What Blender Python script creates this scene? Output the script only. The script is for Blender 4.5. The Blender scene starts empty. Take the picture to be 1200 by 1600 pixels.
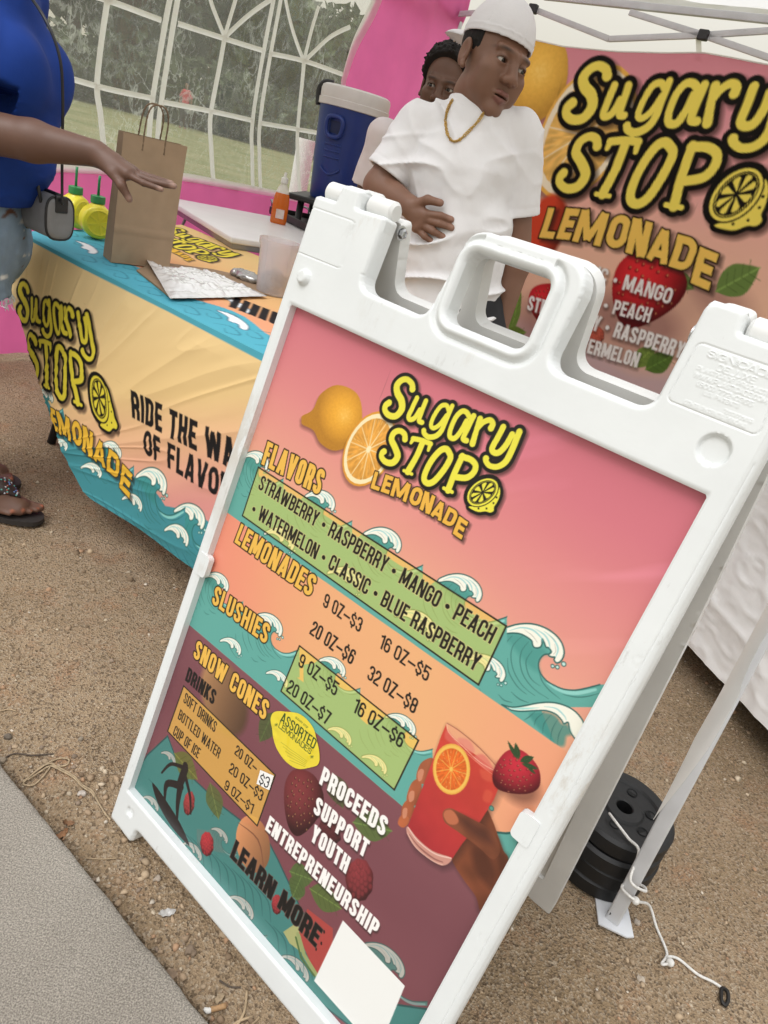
import bpy, bmesh, math, random
import numpy as np
from mathutils import Vector, Matrix, noise

random.seed(7)
RNG = np.random.default_rng(7)
SC = bpy.context.scene
COL = SC.collection

# ------------------------------------------------------------------ camera
CAM_H = 1.150
PITCH, ROLL, FPX = math.radians(26.269), math.radians(15.304), 1100.0
cp, sp, cr_, sr_ = math.cos(PITCH), math.sin(PITCH), math.cos(ROLL), math.sin(ROLL)
right0, up0, back0 = np.array([1, 0, 0.]), np.array([0, sp, cp]), np.array([0, -cp, sp])
cam_right = cr_ * right0 + sr_ * up0
cam_up = -sr_ * right0 + cr_ * up0
R3 = np.stack([cam_right, cam_up, back0], axis=1)
CAMP = np.array([0, 0, CAM_H])
cd = bpy.data.cameras.new('camera'); cam = bpy.data.objects.new('camera', cd); COL.objects.link(cam)
cd.sensor_width = 36.0; cd.sensor_fit = 'AUTO'; cd.lens = 36.0 * FPX / 1600.0
cd.clip_start = 0.02; cd.clip_end = 600
M = Matrix([[*R3[i], CAMP[i]] for i in range(3)] + [[0, 0, 0, 1]])
cam.matrix_world = M
SC.camera = cam
cd.dof.use_dof = False

# ------------------------------------------------------------------ light
SUN_EL, SUN_AZ = math.radians(58), math.radians(215)
world = bpy.data.worlds.new('World'); SC.world = world; world.use_nodes = True
wn = world.node_tree; wn.nodes.clear()
wo = wn.nodes.new('ShaderNodeOutputWorld'); bg = wn.nodes.new('ShaderNodeBackground')
sky = wn.nodes.new('ShaderNodeTexSky'); sky.sky_type = 'NISHITA'; sky.sun_disc = False
sky.sun_elevation = SUN_EL; sky.sun_rotation = SUN_AZ; sky.air_density = 1.2; sky.dust_density = 6.0; sky.ozone_density = 0.6
hsv = wn.nodes.new('ShaderNodeHueSaturation'); hsv.inputs['Saturation'].default_value = 0.22
mixw = wn.nodes.new('ShaderNodeMix'); mixw.data_type = 'RGBA'; mixw.inputs[0].default_value = 0.62
mixw.inputs[7].default_value = (12.8, 12.6, 11.9, 1)
wn.links.new(sky.outputs[0], hsv.inputs['Color']); wn.links.new(hsv.outputs[0], mixw.inputs[6])
tcw = wn.nodes.new('ShaderNodeTexCoord'); spw = wn.nodes.new('ShaderNodeSeparateXYZ'); wn.links.new(tcw.outputs['Generated'], spw.inputs[0])
rpw = wn.nodes.new('ShaderNodeValToRGB'); rpw.color_ramp.elements[0].position = .02; rpw.color_ramp.elements[0].color = (.56, .525, .44, 1); rpw.color_ramp.elements[1].position = .85; rpw.color_ramp.elements[1].color = (1.36, 1.40, 1.50, 1)
e_ = rpw.color_ramp.elements.new(.35); e_.color = (.85, .85, .84, 1); wn.links.new(spw.outputs['Z'], rpw.inputs[0])
muw = wn.nodes.new('ShaderNodeMix'); muw.data_type = 'RGBA'; muw.blend_type = 'MULTIPLY'; muw.inputs[0].default_value = 1
wn.links.new(mixw.outputs[2], muw.inputs[6]); wn.links.new(rpw.outputs[0], muw.inputs[7])   # overcast: brighter overhead, warmer and dimmer at the horizon
wn.links.new(muw.outputs[2], bg.inputs[0]); wn.links.new(bg.outputs[0], wo.inputs[0])
bg.inputs[1].default_value = 0.15
sl = bpy.data.lights.new('sun', 'SUN'); sl.energy = 0.8; sl.angle = math.radians(22); sl.color = (1.0, 0.97, 0.92)
sun = bpy.data.objects.new('sun', sl); COL.objects.link(sun)
# direction towards the sun: azimuth measured from +Y clockwise (NISHITA rotation)
sd = Vector((math.sin(SUN_AZ) * math.cos(SUN_EL), math.cos(SUN_AZ) * math.cos(SUN_EL), math.sin(SUN_EL)))
sun.rotation_euler = sd.to_track_quat('Z', 'Y').to_euler()
SC.view_settings.view_transform = 'Standard'; SC.view_settings.look = 'None'
SC.view_settings.exposure = -0.22; SC.view_settings.gamma = 1
try: SC.view_settings.use_curve_mapping = False
except Exception: pass
SC.cycles.max_bounces = 8; SC.cycles.transparent_max_bounces = 16
SC.cycles.use_denoising = True

# ------------------------------------------------------------------ measuring helpers: a photo pixel -> a point on a real plane
def ray(x, y): return R3 @ np.array([(x - 600) / FPX, -(y - 800) / FPX, -1.0])
def at_z(x, y, z):
    d = ray(x, y); return CAMP + d * ((z - CAM_H) / d[2])
def at_Y(x, y, Y):
    d = ray(x, y); return CAMP + d * (Y / d[1])
def at_plane(x, y, p0, n):
    d = ray(x, y); return CAMP + d * (np.dot(np.asarray(p0) - CAMP, n) / np.dot(d, n))
def V3(p): return Vector((float(p[0]), float(p[1]), float(p[2])))

# ------------------------------------------------------------------ naming helpers
def tag(o, label=None, cat=None, group=None, kind=None):
    if label: o['label'] = label
    if cat: o['category'] = cat
    if group: o['group'] = group
    if kind: o['kind'] = kind
    return o
def thing(name, label, cat, loc=(0, 0, 0), rz=0.0, group=None):
    o = bpy.data.objects.new(name, None); COL.objects.link(o); o.empty_display_size = 0.05
    o.location = loc; o.rotation_euler = (0, 0, rz); SC.view_layers[0].update()
    return tag(o, label, cat, group)
def copy_tree(o, parent=None):
    c = o.copy(); COL.objects.link(c); c.parent = parent
    for ch in list(o.children): copy_tree(ch, c)
    return c

# ------------------------------------------------------------------ materials
def srgb(c):
    c = np.asarray(c, float) / 255.0
    return np.where(c <= 0.04045, c / 12.92, ((c + 0.055) / 1.055) ** 2.4)
def mat(name, color, rough=0.6, var=0.0, vscale=20.0, bump=0.0, bscale=60.0, metal=0.0, spec=0.5, sss=0.0, trans=0.0, alpha=1.0,
        translucent=0.0, detail=4.0, color2=None, coat=0.0, obj_coords=True):
    """procedural principled material: noise tints the base colour and drives a bump"""
    m = bpy.data.materials.new(name); m.use_nodes = True
    nt = m.node_tree; b = nt.nodes['Principled BSDF']; out = nt.nodes['Material Output']
    b.inputs['Roughness'].default_value = rough; b.inputs['Metallic'].default_value = metal
    b.inputs['Specular IOR Level'].default_value = spec
    b.inputs['Coat Weight'].default_value = coat
    if trans: b.inputs['Transmission Weight'].default_value = trans
    if alpha < 1: b.inputs['Alpha'].default_value = alpha
    if sss:
        b.inputs['Subsurface Weight'].default_value = sss; b.inputs['Subsurface Radius'].default_value = (1, .35, .2); b.inputs['Subsurface Scale'].default_value = 0.004
    tc = nt.nodes.new('ShaderNodeTexCoord')
    col = None
    if isinstance(color, str):
        a = nt.nodes.new('ShaderNodeAttribute'); a.attribute_name = color; col = a.outputs['Color']
    if var or color2 is not None:
        n = nt.nodes.new('ShaderNodeTexNoise'); n.inputs['Scale'].default_value = vscale; n.inputs['Detail'].default_value = detail
        nt.links.new(tc.outputs['Object'], n.inputs['Vector'])
        mx = nt.nodes.new('ShaderNodeMix'); mx.data_type = 'RGBA'
        rmp = nt.nodes.new('ShaderNodeMapRange'); rmp.inputs[1].default_value = .3; rmp.inputs[2].default_value = .7
        nt.links.new(n.outputs['Fac'], rmp.inputs[0]); nt.links.new(rmp.outputs[0], mx.inputs[0])
        if col is not None:
            hv = nt.nodes.new('ShaderNodeHueSaturation'); hv.inputs['Value'].default_value = 1 - var; nt.links.new(col, hv.inputs['Color'])
            nt.links.new(hv.outputs[0], mx.inputs[6]); nt.links.new(col, mx.inputs[7])
        else:
            c = np.array(color[:3]); c2 = np.array(color2[:3]) if color2 is not None else c * (1 - var)
            mx.inputs[6].default_value = (*c2, 1); mx.inputs[7].default_value = (*c, 1)
        col = mx.outputs[2]
    if col is not None: nt.links.new(col, b.inputs['Base Color'])
    else: b.inputs['Base Color'].default_value = (*color[:3], 1)
    if bump:
        n2 = nt.nodes.new('ShaderNodeTexNoise'); n2.inputs['Scale'].default_value = bscale; n2.inputs['Detail'].default_value = 6
        nt.links.new(tc.outputs['Object'], n2.inputs['Vector'])
        bp = nt.nodes.new('ShaderNodeBump'); bp.inputs['Strength'].default_value = bump; bp.inputs['Distance'].default_value = 0.002
        nt.links.new(n2.outputs['Fac'], bp.inputs['Height']); nt.links.new(bp.outputs[0], b.inputs['Normal'])
    if translucent:
        tr = nt.nodes.new('ShaderNodeBsdfTranslucent'); ms = nt.nodes.new('ShaderNodeMixShader'); ms.inputs[0].default_value = translucent
        if col is not None: nt.links.new(col, tr.inputs[0])
        else: tr.inputs[0].default_value = (*color[:3], 1)
        nt.links.new(b.outputs[0], ms.inputs[1]); nt.links.new(tr.outputs[0], ms.inputs[2]); nt.links.new(ms.outputs[0], out.inputs[0])
    return m

# ------------------------------------------------------------------ mesh builders
def mesh_obj(name, verts, faces, material, parent=None, smooth=True, col=None, local=True):
    """one mesh object; verts in the parent's local space"""
    me = bpy.data.meshes.new(name)
    verts = np.asarray(verts, dtype=np.float32)
    if isinstance(faces, np.ndarray) and faces.ndim == 2:
        nf, k = faces.shape
        me.vertices.add(len(verts)); me.vertices.foreach_set('co', verts.ravel())
        me.loops.add(nf * k); me.loops.foreach_set('vertex_index', faces.astype(np.int32).ravel())
        me.polygons.add(nf); me.polygons.foreach_set('loop_start', np.arange(0, nf * k, k, dtype=np.int32))
        me.update(calc_edges=True)
    else:
        me.from_pydata([tuple(map(float, v)) for v in verts], [], [tuple(int(i) for i in f) for f in faces]); me.update()
    if smooth and len(me.polygons): me.polygons.foreach_set('use_smooth', np.ones(len(me.polygons), dtype=bool))
    if col is not None:
        c = np.ones((len(verts), 4), dtype=np.float32); c[:, :3] = col
        a = me.color_attributes.new('Col', 'FLOAT_COLOR', 'POINT'); a.data.foreach_set('color', c.ravel())
    me.validate(clean_customdata=False)
    o = bpy.data.objects.new(name, me); COL.objects.link(o)
    for mm in (material if isinstance(material, (list, tuple)) else [material]): me.materials.append(mm)
    if parent is not None: o.parent = parent
    return o

class MB:
    """collects primitives into one mesh"""
    def __init__(s): s.v = []; s.f = []; s.c = []
    def add(s, v, f, c=None):
        o = len(s.v); v = [tuple(map(float, p)) for p in v]; s.v += v; s.f += [tuple(int(i) + o for i in q) for q in f]
        s.c += [c if c is not None else (1, 1, 1)] * len(v); return s
    def box(s, c, size, rot=None, bev=0.0, col=None):
        x, y, z = [d / 2 for d in size]; c = Vector(c)
        bm = bmesh.new(); bmesh.ops.create_cube(bm, size=1.0)
        for v in bm.verts: v.co = Vector((v.co.x * size[0], v.co.y * size[1], v.co.z * size[2]))
        if bev: bmesh.ops.bevel(bm, geom=list(bm.edges), offset=bev, segments=3, profile=.5, affect='EDGES')
        bm.verts.ensure_lookup_table()
        Rm = rot if rot is not None else Matrix.Identity(3)
        s.add([Rm @ v.co + c for v in bm.verts], [[v.index for v in f.verts] for f in bm.faces], col); bm.free(); return s
    def tube(s, pts, r, n=10, closed=False, cap=True, col=None):
        pts = [Vector(p) for p in pts]; m = len(pts)
        rr = r if hasattr(r, '__len__') else [r] * m
        vs = []; t0 = None; nrm = None
        for i, p in enumerate(pts):
            a = pts[(i - 1) % m] if (i > 0 or closed) else p; b2 = pts[(i + 1) % m] if (i < m - 1 or closed) else p
            t = (b2 - a).normalized() if (b2 - a).length > 1e-9 else Vector((0, 0, 1))
            if nrm is None:
                nrm = t.orthogonal().normalized()
            else:
                nrm = (nrm - t * nrm.dot(t)); nrm = nrm.normalized() if nrm.length > 1e-6 else t.orthogonal().normalized()
            bn = t.cross(nrm)
            for k in range(n):
                an = 2 * math.pi * k / n
                vs.append(p + (nrm * math.cos(an) + bn * math.sin(an)) * rr[i])
        fs = []
        for i in range(m if closed else m - 1):
            j = (i + 1) % m
            for k in range(n):
                fs.append((i * n + k, i * n + (k + 1) % n, j * n + (k + 1) % n, j * n + k))
        if cap and not closed: fs += [tuple(range(n - 1, -1, -1)), tuple((m - 1) * n + k for k in range(n))]
        return s.add(vs, fs, col)
    def lathe(s, prof, c=(0, 0, 0), n=32, rot=None, sx=1.0, sy=1.0, col=None):
        vs = []; fs = []; Rm = rot if rot is not None else Matrix.Identity(3); c = Vector(c); m = len(prof)
        for r, z in prof:
            for k in range(n):
                a = 2 * math.pi * k / n; vs.append(Rm @ Vector((r * math.cos(a) * sx, r * math.sin(a) * sy, z)) + c)
        for i in range(m - 1):
            for k in range(n): fs.append((i * n + k, i * n + (k + 1) % n, (i + 1) * n + (k + 1) % n, (i + 1) * n + k))
        return s.add(vs, fs, col)
    def prism(s, pts, z0, z1, fr=None, col=None):
        """polygon (x,y) extruded along z; fr maps a point"""
        n = len(pts); fr = fr or (lambda p: p)
        vs = [fr(Vector((x, y, z0))) for x, y in pts] + [fr(Vector((x, y, z1))) for x, y in pts]
        fs = [tuple(range(n - 1, -1, -1)), tuple(range(n, 2 * n))] + [(i, (i + 1) % n, n + (i + 1) % n, n + i) for i in range(n)]
        return s.add(vs, fs, col)
    def build(s, name, material, parent=None, smooth=False, col=False):
        o = mesh_obj(name, s.v, s.f, material, parent, smooth, np.array(s.c) if col else None)
        return o
def sharp(o, ang=40):
    """smooth shading with sharp edges by angle"""
    me = o.data; me.polygons.foreach_set('use_smooth', np.ones(len(me.polygons), dtype=bool))
    try: me.set_sharp_from_angle(angle=math.radians(ang))
    except Exception: pass
    return o
def grid_faces(nu, nv):
    i, j = np.meshgrid(np.arange(nu - 1), np.arange(nv - 1), indexing='ij')
    a = (i * nv + j).ravel()
    return np.stack([a, a + nv, a + nv + 1, a + 1], axis=1)

def crv(pts, closed=False, n=8):
    """Catmull-Rom through points (any dimension)"""
    P = np.asarray(pts, float); m = len(P); out = []
    for i in range(m if closed else m - 1):
        if closed: p0, p1, p2, p3 = P[(i - 1) % m], P[i], P[(i + 1) % m], P[(i + 2) % m]
        else: p0, p1, p2, p3 = P[max(i - 1, 0)], P[i], P[i + 1], P[min(i + 2, m - 1)]
        for k in range(n):
            t = k / n
            out.append(0.5 * (2 * p1 + (p2 - p0) * t + (2 * p0 - 5 * p1 + 4 * p2 - p3) * t * t + (3 * p1 - p0 - 3 * p2 + p3) * t ** 3))
    if not closed: out.append(P[-1])
    return np.array(out)

def vnoise(P, seed=0):
    """smooth value noise in 3-D, vectorised; P (...,3) -> (-1..1)"""
    P = np.asarray(P, float); i = np.floor(P).astype(np.int64); f = P - i; f = f * f * (3 - 2 * f)
    def h(ix, iy, iz):
        n = (ix * 374761393 + iy * 668265263 + iz * 2147483647 + seed * 1274126177) & 0xffffffff
        n = ((n ^ (n >> 13)) * 1274126177) & 0xffffffff
        return ((n ^ (n >> 16)) & 0xffff) / 32767.5 - 1
    r = 0
    for dx in (0, 1):
        for dy in (0, 1):
            for dz in (0, 1):
                w = (f[..., 0] if dx else 1 - f[..., 0]) * (f[..., 1] if dy else 1 - f[..., 1]) * (f[..., 2] if dz else 1 - f[..., 2])
                r = r + w * h(i[..., 0] + dx, i[..., 1] + dy, i[..., 2] + dz)
    return r
def fbm(P, oct=4, seed=0):
    a = 1.0; r = 0; P = np.asarray(P, float)
    for o in range(oct): r = r + a * vnoise(P * 2 ** o, seed + o * 17); a *= .5
    return r

def surface_nets(fn, lo, hi, h):
    """mesh of fn(x,y,z)<0 on a regular grid (naive surface nets)"""
    lo = np.asarray(lo, float); hi = np.asarray(hi, float)
    n = np.maximum(np.ceil((hi - lo) / h).astype(int) + 1, 3)
    ax = [lo[k] + np.arange(n[k]) * h for k in range(3)]
    P = np.stack(np.meshgrid(*ax, indexing='ij'), axis=-1)
    D = fn(P).astype(np.float32)
    ins = D < 0
    nc = n - 1
    cnt = np.zeros(nc, np.float32); acc = np.zeros((*nc, 3), np.float32)
    corners = [(a, b, c) for a in (0, 1) for b in (0, 1) for c in (0, 1)]
    def sl(c): return tuple(slice(c[k], c[k] + nc[k]) for k in range(3))
    for a in corners:
        for k in range(3):
            if a[k] == 0:
                b = list(a); b[k] = 1; b = tuple(b)
                da, db = D[sl(a)], D[sl(b)]
                m = (da < 0) != (db < 0)
                t = np.where(m, da / np.where(m, da - db, 1), 0)
                cnt += m
                for q in range(3):
                    acc[..., q] += m * (a[q] + (t if q == k else 0))
    act = cnt > 0
    idx = -np.ones(nc, np.int64); idx[act] = np.arange(act.sum())
    cells = np.argwhere(act)
    V = lo + (cells + acc[act] / cnt[act][:, None]) * h
    F = []
    for k in range(3):
        u, v = (k + 1) % 3, (k + 2) % 3
        s0 = [slice(None)] * 3; s1 = [slice(None)] * 3
        s0[k] = slice(0, n[k] - 1); s1[k] = slice(1, n[k])
        a, b = ins[tuple(s0)], ins[tuple(s1)]
        e = np.argwhere(a != b)
        ok = (e[:, u] > 0) & (e[:, v] > 0) & (e[:, u] < n[u] - 1) & (e[:, v] < n[v] - 1)
        e = e[ok]
        flip = ins[tuple(e.T)]
        q = []
        for du, dv in ((-1, -1), (0, -1), (0, 0), (-1, 0)):
            c = e.copy(); c[:, u] += du; c[:, v] += dv; q.append(idx[tuple(c.T)])
        q = np.stack(q, 1)
        q[~flip] = q[~flip][:, ::-1]
        F.append(q)
    return V, np.concatenate(F)

# signed distance pieces for bodies (metres)
def s_cap(P, a, b, ra, rb):
    a = np.asarray(a, float); b = np.asarray(b, float); ab = b - a
    t = np.clip(((P - a) @ ab) / (ab @ ab), 0, 1)
    return np.linalg.norm(P - a - t[..., None] * ab, axis=-1) - (ra + (rb - ra) * t)
def s_ell(P, c, r, Rm=None):
    Q = P - np.asarray(c, float)
    if Rm is not None: Q = Q @ Rm
    r = np.asarray(r, float); k0 = np.linalg.norm(Q / r, axis=-1); k1 = np.linalg.norm(Q / (r * r), axis=-1)
    return k0 * (k0 - 1) / np.maximum(k1, 1e-9)
def smin(a, b, k):
    h = np.clip(.5 + .5 * (b - a) / k, 0, 1); return b + (a - b) * h - k * h * (1 - h)
def smax(a, b, k): return -smin(-a, -b, k)
# ------------------------------------------------------------------ lettering: a condensed sans drawn from strokes
def _arc(cx, cy, rx, ry, a0, a1, n=7):
    t = np.radians(np.linspace(a0, a1, n)); return [(cx + rx * math.cos(a), cy + ry * math.sin(a)) for a in t]
def glyph(ch, k, t):
    """strokes of a capital in a box of height 1; k scales the width, t is the stroke thickness -> (width, strokes)"""
    W = {'I': None, 'M': .56, 'W': .66, 'N': .44, '1': .26, ' ': .20, '.': None, ',': None, '\u2022': .30, '-': .24, '\u2013': .50, 'J': .36, 'L': .34, 'E': .35, 'F': .34,
         'T': .37, '(': .2, ')': .2, 'A': .44, 'V': .44, 'Y': .42, '$': .40, 'X': .43, '&': .46, "'": .1}
    w = W.get(ch, .40)
    w = t if w is None else w * k
    w = max(w, t)
    m = t / 2; L, Rr, B, T, cx = m, w - m, m, 1 - m, w / 2
    r = max(min((w - t) / 2, .24), 1e-3); S = []
    def tp(y0): return [(L, y0), (L, T - r)] + _arc(L + r, T - r, r, r, 180, 90) + _arc(Rr - r, T - r, r, r, 90, 0)
    if ch == 'A': S = [[(m * .95, 0), (cx - m * .15, 1)], [(cx + m * .15, 1), (w - m * .95, 0)], [(w * .27, .26), (w * .73, .26)]]
    elif ch == 'B': S = [[(L, 0), (L, 1)], [(L, T), (Rr - r, T)] + _arc(Rr - r, T - r * .9, r, r * .9, 90, 0) + [(Rr, .62)] + _arc(Rr - r * .8, .62, r * .8, .10, 0, -90) + [(L, .52)],
                         [(L, .52), (Rr - r, .52)] + _arc(Rr - r * .8, .42, r * .8, .10, 90, 0) + [(Rr, B + r)] + _arc(Rr - r, B + r, r, r, 0, -90) + [(L, B)]]
    elif ch == 'C': S = [[(Rr, .63), (Rr, T - r)] + _arc(cx, T - r, Rr - cx, r, 0, 180, 11) + [(L, B + r)] + _arc(cx, B + r, Rr - cx, r, 180, 360, 11) + [(Rr, .37)]]
    elif ch == 'D': S = [[(L, 0), (L, 1)], [(L, T), (Rr - r, T)] + _arc(Rr - r, T - r, r, r, 90, 0) + [(Rr, B + r)] + _arc(Rr - r, B + r, r, r, 0, -90) + [(L, B)]]
    elif ch == 'E': S = [[(L, 0), (L, 1)], [(L, T), (w, T)], [(L, B), (w, B)], [(L, .51), (w * .92, .51)]]
    elif ch == 'F': S = [[(L, 0), (L, 1)], [(L, T), (w, T)], [(L, .50), (w * .92, .50)]]
    elif ch == 'G': S = [[(Rr, .66), (Rr, T - r)] + _arc(cx, T - r, Rr - cx, r, 0, 180, 11) + [(L, B + r)] + _arc(cx, B + r, Rr - cx, r, 180, 360, 11) + [(Rr, .50)], [(cx, .48), (w, .48)]]
    elif ch == 'H': S = [[(L, 0), (L, 1)], [(Rr, 0), (Rr, 1)], [(L, .51), (Rr, .51)]]
    elif ch == 'I': S = [[(m, 0), (m, 1)]]
    elif ch == 'J': S = [[(Rr, 1), (Rr, B + r)] + _arc(cx, B + r, Rr - cx, r, 0, -180, 11) + [(L, .32)]]
    elif ch == 'K': S = [[(L, 0), (L, 1)], [(L, .38), (w - m * .9, 1.0)], [(w * .42, .52), (w - m * .8, 0)]]
    elif ch == 'L': S = [[(L, 0), (L, 1)], [(L, B), (w, B)]]
    elif ch == 'M': S = [[(L, 0), (L, 1)], [(Rr, 0), (Rr, 1)], [(L + m * .3, 1), (cx, .12)], [(Rr - m * .3, 1), (cx, .12)]]
    elif ch == 'N': S = [[(L, 0), (L, 1)], [(Rr, 0), (Rr, 1)], [(L + m * .4, 1), (Rr - m * .4, 0)]]
    elif ch in 'O0': S = [_arc(cx, T - r, Rr - cx, r, 0, 180, 11) + _arc(cx, B + r, Rr - cx, r, 180, 360, 11) + [(Rr, T - r)]]
    elif ch == 'P': S = [[(L, 0), (L, 1)], [(L, T), (Rr - r, T)] + _arc(Rr - r, T - r, r, r, 90, 0) + [(Rr, .42 + r)] + _arc(Rr - r, .42 + r, r, r, 0, -90) + [(L, .42)]]
    elif ch == 'Q': S = glyph('O', k, t)[1] + [[(cx, .2), (w, -.02)]]
    elif ch == 'R': S = [[(L, 0), (L, 1)], [(L, T), (Rr - r, T)] + _arc(Rr - r, T - r, r, r, 90, 0) + [(Rr, .46 + r * .8)] + _arc(Rr - r, .46 + r * .8, r, r * .8, 0, -90) + [(L, .46)], [(Rr - r * .6, .46), (Rr, .30), (Rr + m * .1, 0)]]
    elif ch == 'S': S = [[(Rr, .70), (Rr, T - r)] + _arc(cx, T - r, Rr - cx, r, 0, 180, 11) + [(L, .69), (L + r * .35, .59), (Rr - r * .35, .42), (Rr, .31), (Rr, B + r)] + _arc(cx, B + r, Rr - cx, r, 0, -180, 11) + [(L, .31)]]
    elif ch == 'T': S = [[(cx, 0), (cx, 1)], [(0, T), (w, T)]]
    elif ch == 'U': S = [[(L, 1), (L, B + r)] + _arc(cx, B + r, Rr - cx, r, 180, 360, 11) + [(Rr, 1)]]
    elif ch == 'V': S = [[(m * .95, 1), (cx - m * .1, 0)], [(cx + m * .1, 0), (w - m * .95, 1)]]
    elif ch == 'W': S = [[(m * .95, 1), (w * .27, 0)], [(w * .29, 0), (cx, .92)], [(cx, .92), (w * .71, 0)], [(w * .73, 0), (w - m * .95, 1)]]
    elif ch == 'X': S = [[(m, 0), (w - m, 1)], [(m, 1), (w - m, 0)]]
    elif ch == 'Y': S = [[(m * .95, 1), (cx, .42)], [(w - m * .95, 1), (cx, .42)], [(cx, .46), (cx, 0)]]
    elif ch == 'Z': S = [[(0, T), (w, T)], [(0, B), (w, B)], [(m * 1.1, B), (w - m * 1.1, T)]]
    elif ch == '1': S = [[(Rr, 0), (Rr, 1)], [(0, .80), (Rr, .90)]]
    elif ch == '2': S = [[(L, .68), (L, T - r)] + _arc(cx, T - r, Rr - cx, r, 180, 0, 11) + [(Rr, .68), (Rr - r * .3, .55), (L, .22), (L, B)], [(0, B), (w, B)]]
    elif ch == '3': S = [[(L, .72), (L, T - r)] + _arc(cx, T - r, Rr - cx, r, 180, 0, 11) + [(Rr, .62)] + _arc(cx, .62, Rr - cx, .10, 0, -90), _arc(cx, .42, Rr - cx, .10, 90, 0) + [(Rr, B + r)] + _arc(cx, B + r, Rr - cx, r, 0, -180, 11) + [(L, .28)]]
    elif ch == '5': S = [[(L, .46), (L, 1)], [(L, T), (w, T)], [(L, .5)] + _arc(cx, .62 - r, Rr - cx, r, 120, 0, 9) + [(Rr, B + r)] + _arc(cx, B + r, Rr - cx, r, 0, -180, 11) + [(L, .28)]]
    elif ch == '6': S = [[(Rr, .72), (Rr, T - r)] + _arc(cx, T - r, Rr - cx, r, 0, 180, 11) + [(L, B + r)] + _arc(cx, B + r, Rr - cx, r, 180, 360, 11) + [(Rr, .58 - r)] + _arc(cx, .58 - r, Rr - cx, r, 0, 180, 11)]
    elif ch == '7': S = [[(0, T), (w, T)], [(w - m, T), (w * .42, 0)]]
    elif ch == '8': S = [_arc(cx, T - r, Rr - cx, r, 0, 180, 11) + [(L, .62)] + _arc(cx, .62, Rr - cx, .10, 180, 360, 9) + [(Rr, T - r)], _arc(cx, .42, Rr - cx, .10, 0, 180, 9) + [(L, B + r)] + _arc(cx, B + r, Rr - cx, r, 180, 360, 11) + [(Rr, .42)]]
    elif ch == '9': S = [[(w - x, 1 - y) for x, y in s] for s in glyph('6', k, t)[1]]
    elif ch == '$': S = [[(x, .08 + y * .84) for x, y in s] for s in glyph('S', k, t)[1]] + [[(cx, .93), (cx, 1.06)], [(cx, -.06), (cx, .07)]]; w = max(w, .4 * k)
    elif ch == '\u2022': S = [[(cx - .001, .45), (cx + .001, .45)]]
    elif ch in '-\u2013': S = [[(0, .45), (w, .45)]]
    elif ch == '.': S = [[(m, 0), (m, t)]]
    elif ch == ',': S = [[(m, t), (m * .6, -.1)]]
    elif ch == '(': S = [[(w * .9, 1.05), (m, .75), (m, .25), (w * .9, -.05)]]
    elif ch == ')': S = [[(w * .1, 1.05), (w - m, .75), (w - m, .25), (w * .1, -.05)]]
    return w, S

def sd_strokes(X, Y, S, t, bullet=False):
    d = np.full(X.shape, 9.0)
    for s in S:
        for (ax, ay), (bx, by) in zip(s[:-1], s[1:]):
            L = math.hypot(bx - ax, by - ay)
            if L < 1e-6: continue
            ux, uy = (bx - ax) / L, (by - ay) / L
            qx = np.abs((X - (ax + bx) / 2) * ux + (Y - (ay + by) / 2) * uy) - L / 2
            qy = np.abs(-(X - (ax + bx) / 2) * uy + (Y - (ay + by) / 2) * ux) - t / 2
            dd = np.hypot(np.maximum(qx, 0), np.maximum(qy, 0)) + np.minimum(np.maximum(qx, qy), 0)
            d = np.minimum(d, dd)
        for (ax, ay) in s[1:-1]: d = np.minimum(d, np.hypot(X - ax, Y - ay) - t / 2)
        if bullet:
            d = np.minimum(d, np.hypot(X - s[0][0], Y - s[0][1]) - .145)
    return d

def sd_poly(X, Y, P):
    P = np.asarray(P, float); d = np.full(X.shape, 1e9); s = np.ones(X.shape)
    n = len(P)
    for i in range(n):
        a, b = P[i], P[i - 1]
        ex, ey = b[0] - a[0], b[1] - a[1]; wx, wy = X - a[0], Y - a[1]
        t = np.clip((wx * ex + wy * ey) / max(ex * ex + ey * ey, 1e-18), 0, 1)
        dx, dy = wx - ex * t, wy - ey * t
        d = np.minimum(d, dx * dx + dy * dy)
        c1 = Y >= a[1]; c2 = Y < b[1]; c3 = ex * wy > ey * wx
        flip = (c1 & c2 & c3) | (~c1 & ~c2 & ~c3)
        s = np.where(flip, -s, s)
    return s * np.sqrt(d)
def sd_line(X, Y, pts, w):
    """chain with round ends and varying width"""
    P = np.asarray(pts, float); n = len(P)
    wv = np.asarray(w, float) if hasattr(w, '__len__') else np.full(n, float(w))
    if len(wv) != n: wv = np.interp(np.linspace(0, 1, n), np.linspace(0, 1, len(wv)), wv)
    d = np.full(X.shape, 1e9)
    for i in range(n - 1):
        a, b = P[i], P[i + 1]; e = b - a; L2 = max(float(e @ e), 1e-18)
        t = np.clip(((X - a[0]) * e[0] + (Y - a[1]) * e[1]) / L2, 0, 1)
        d = np.minimum(d, np.hypot(X - a[0] - t * e[0], Y - a[1] - t * e[1]) - (wv[i] + (wv[i + 1] - wv[i]) * t) / 2)
    return d

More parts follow.
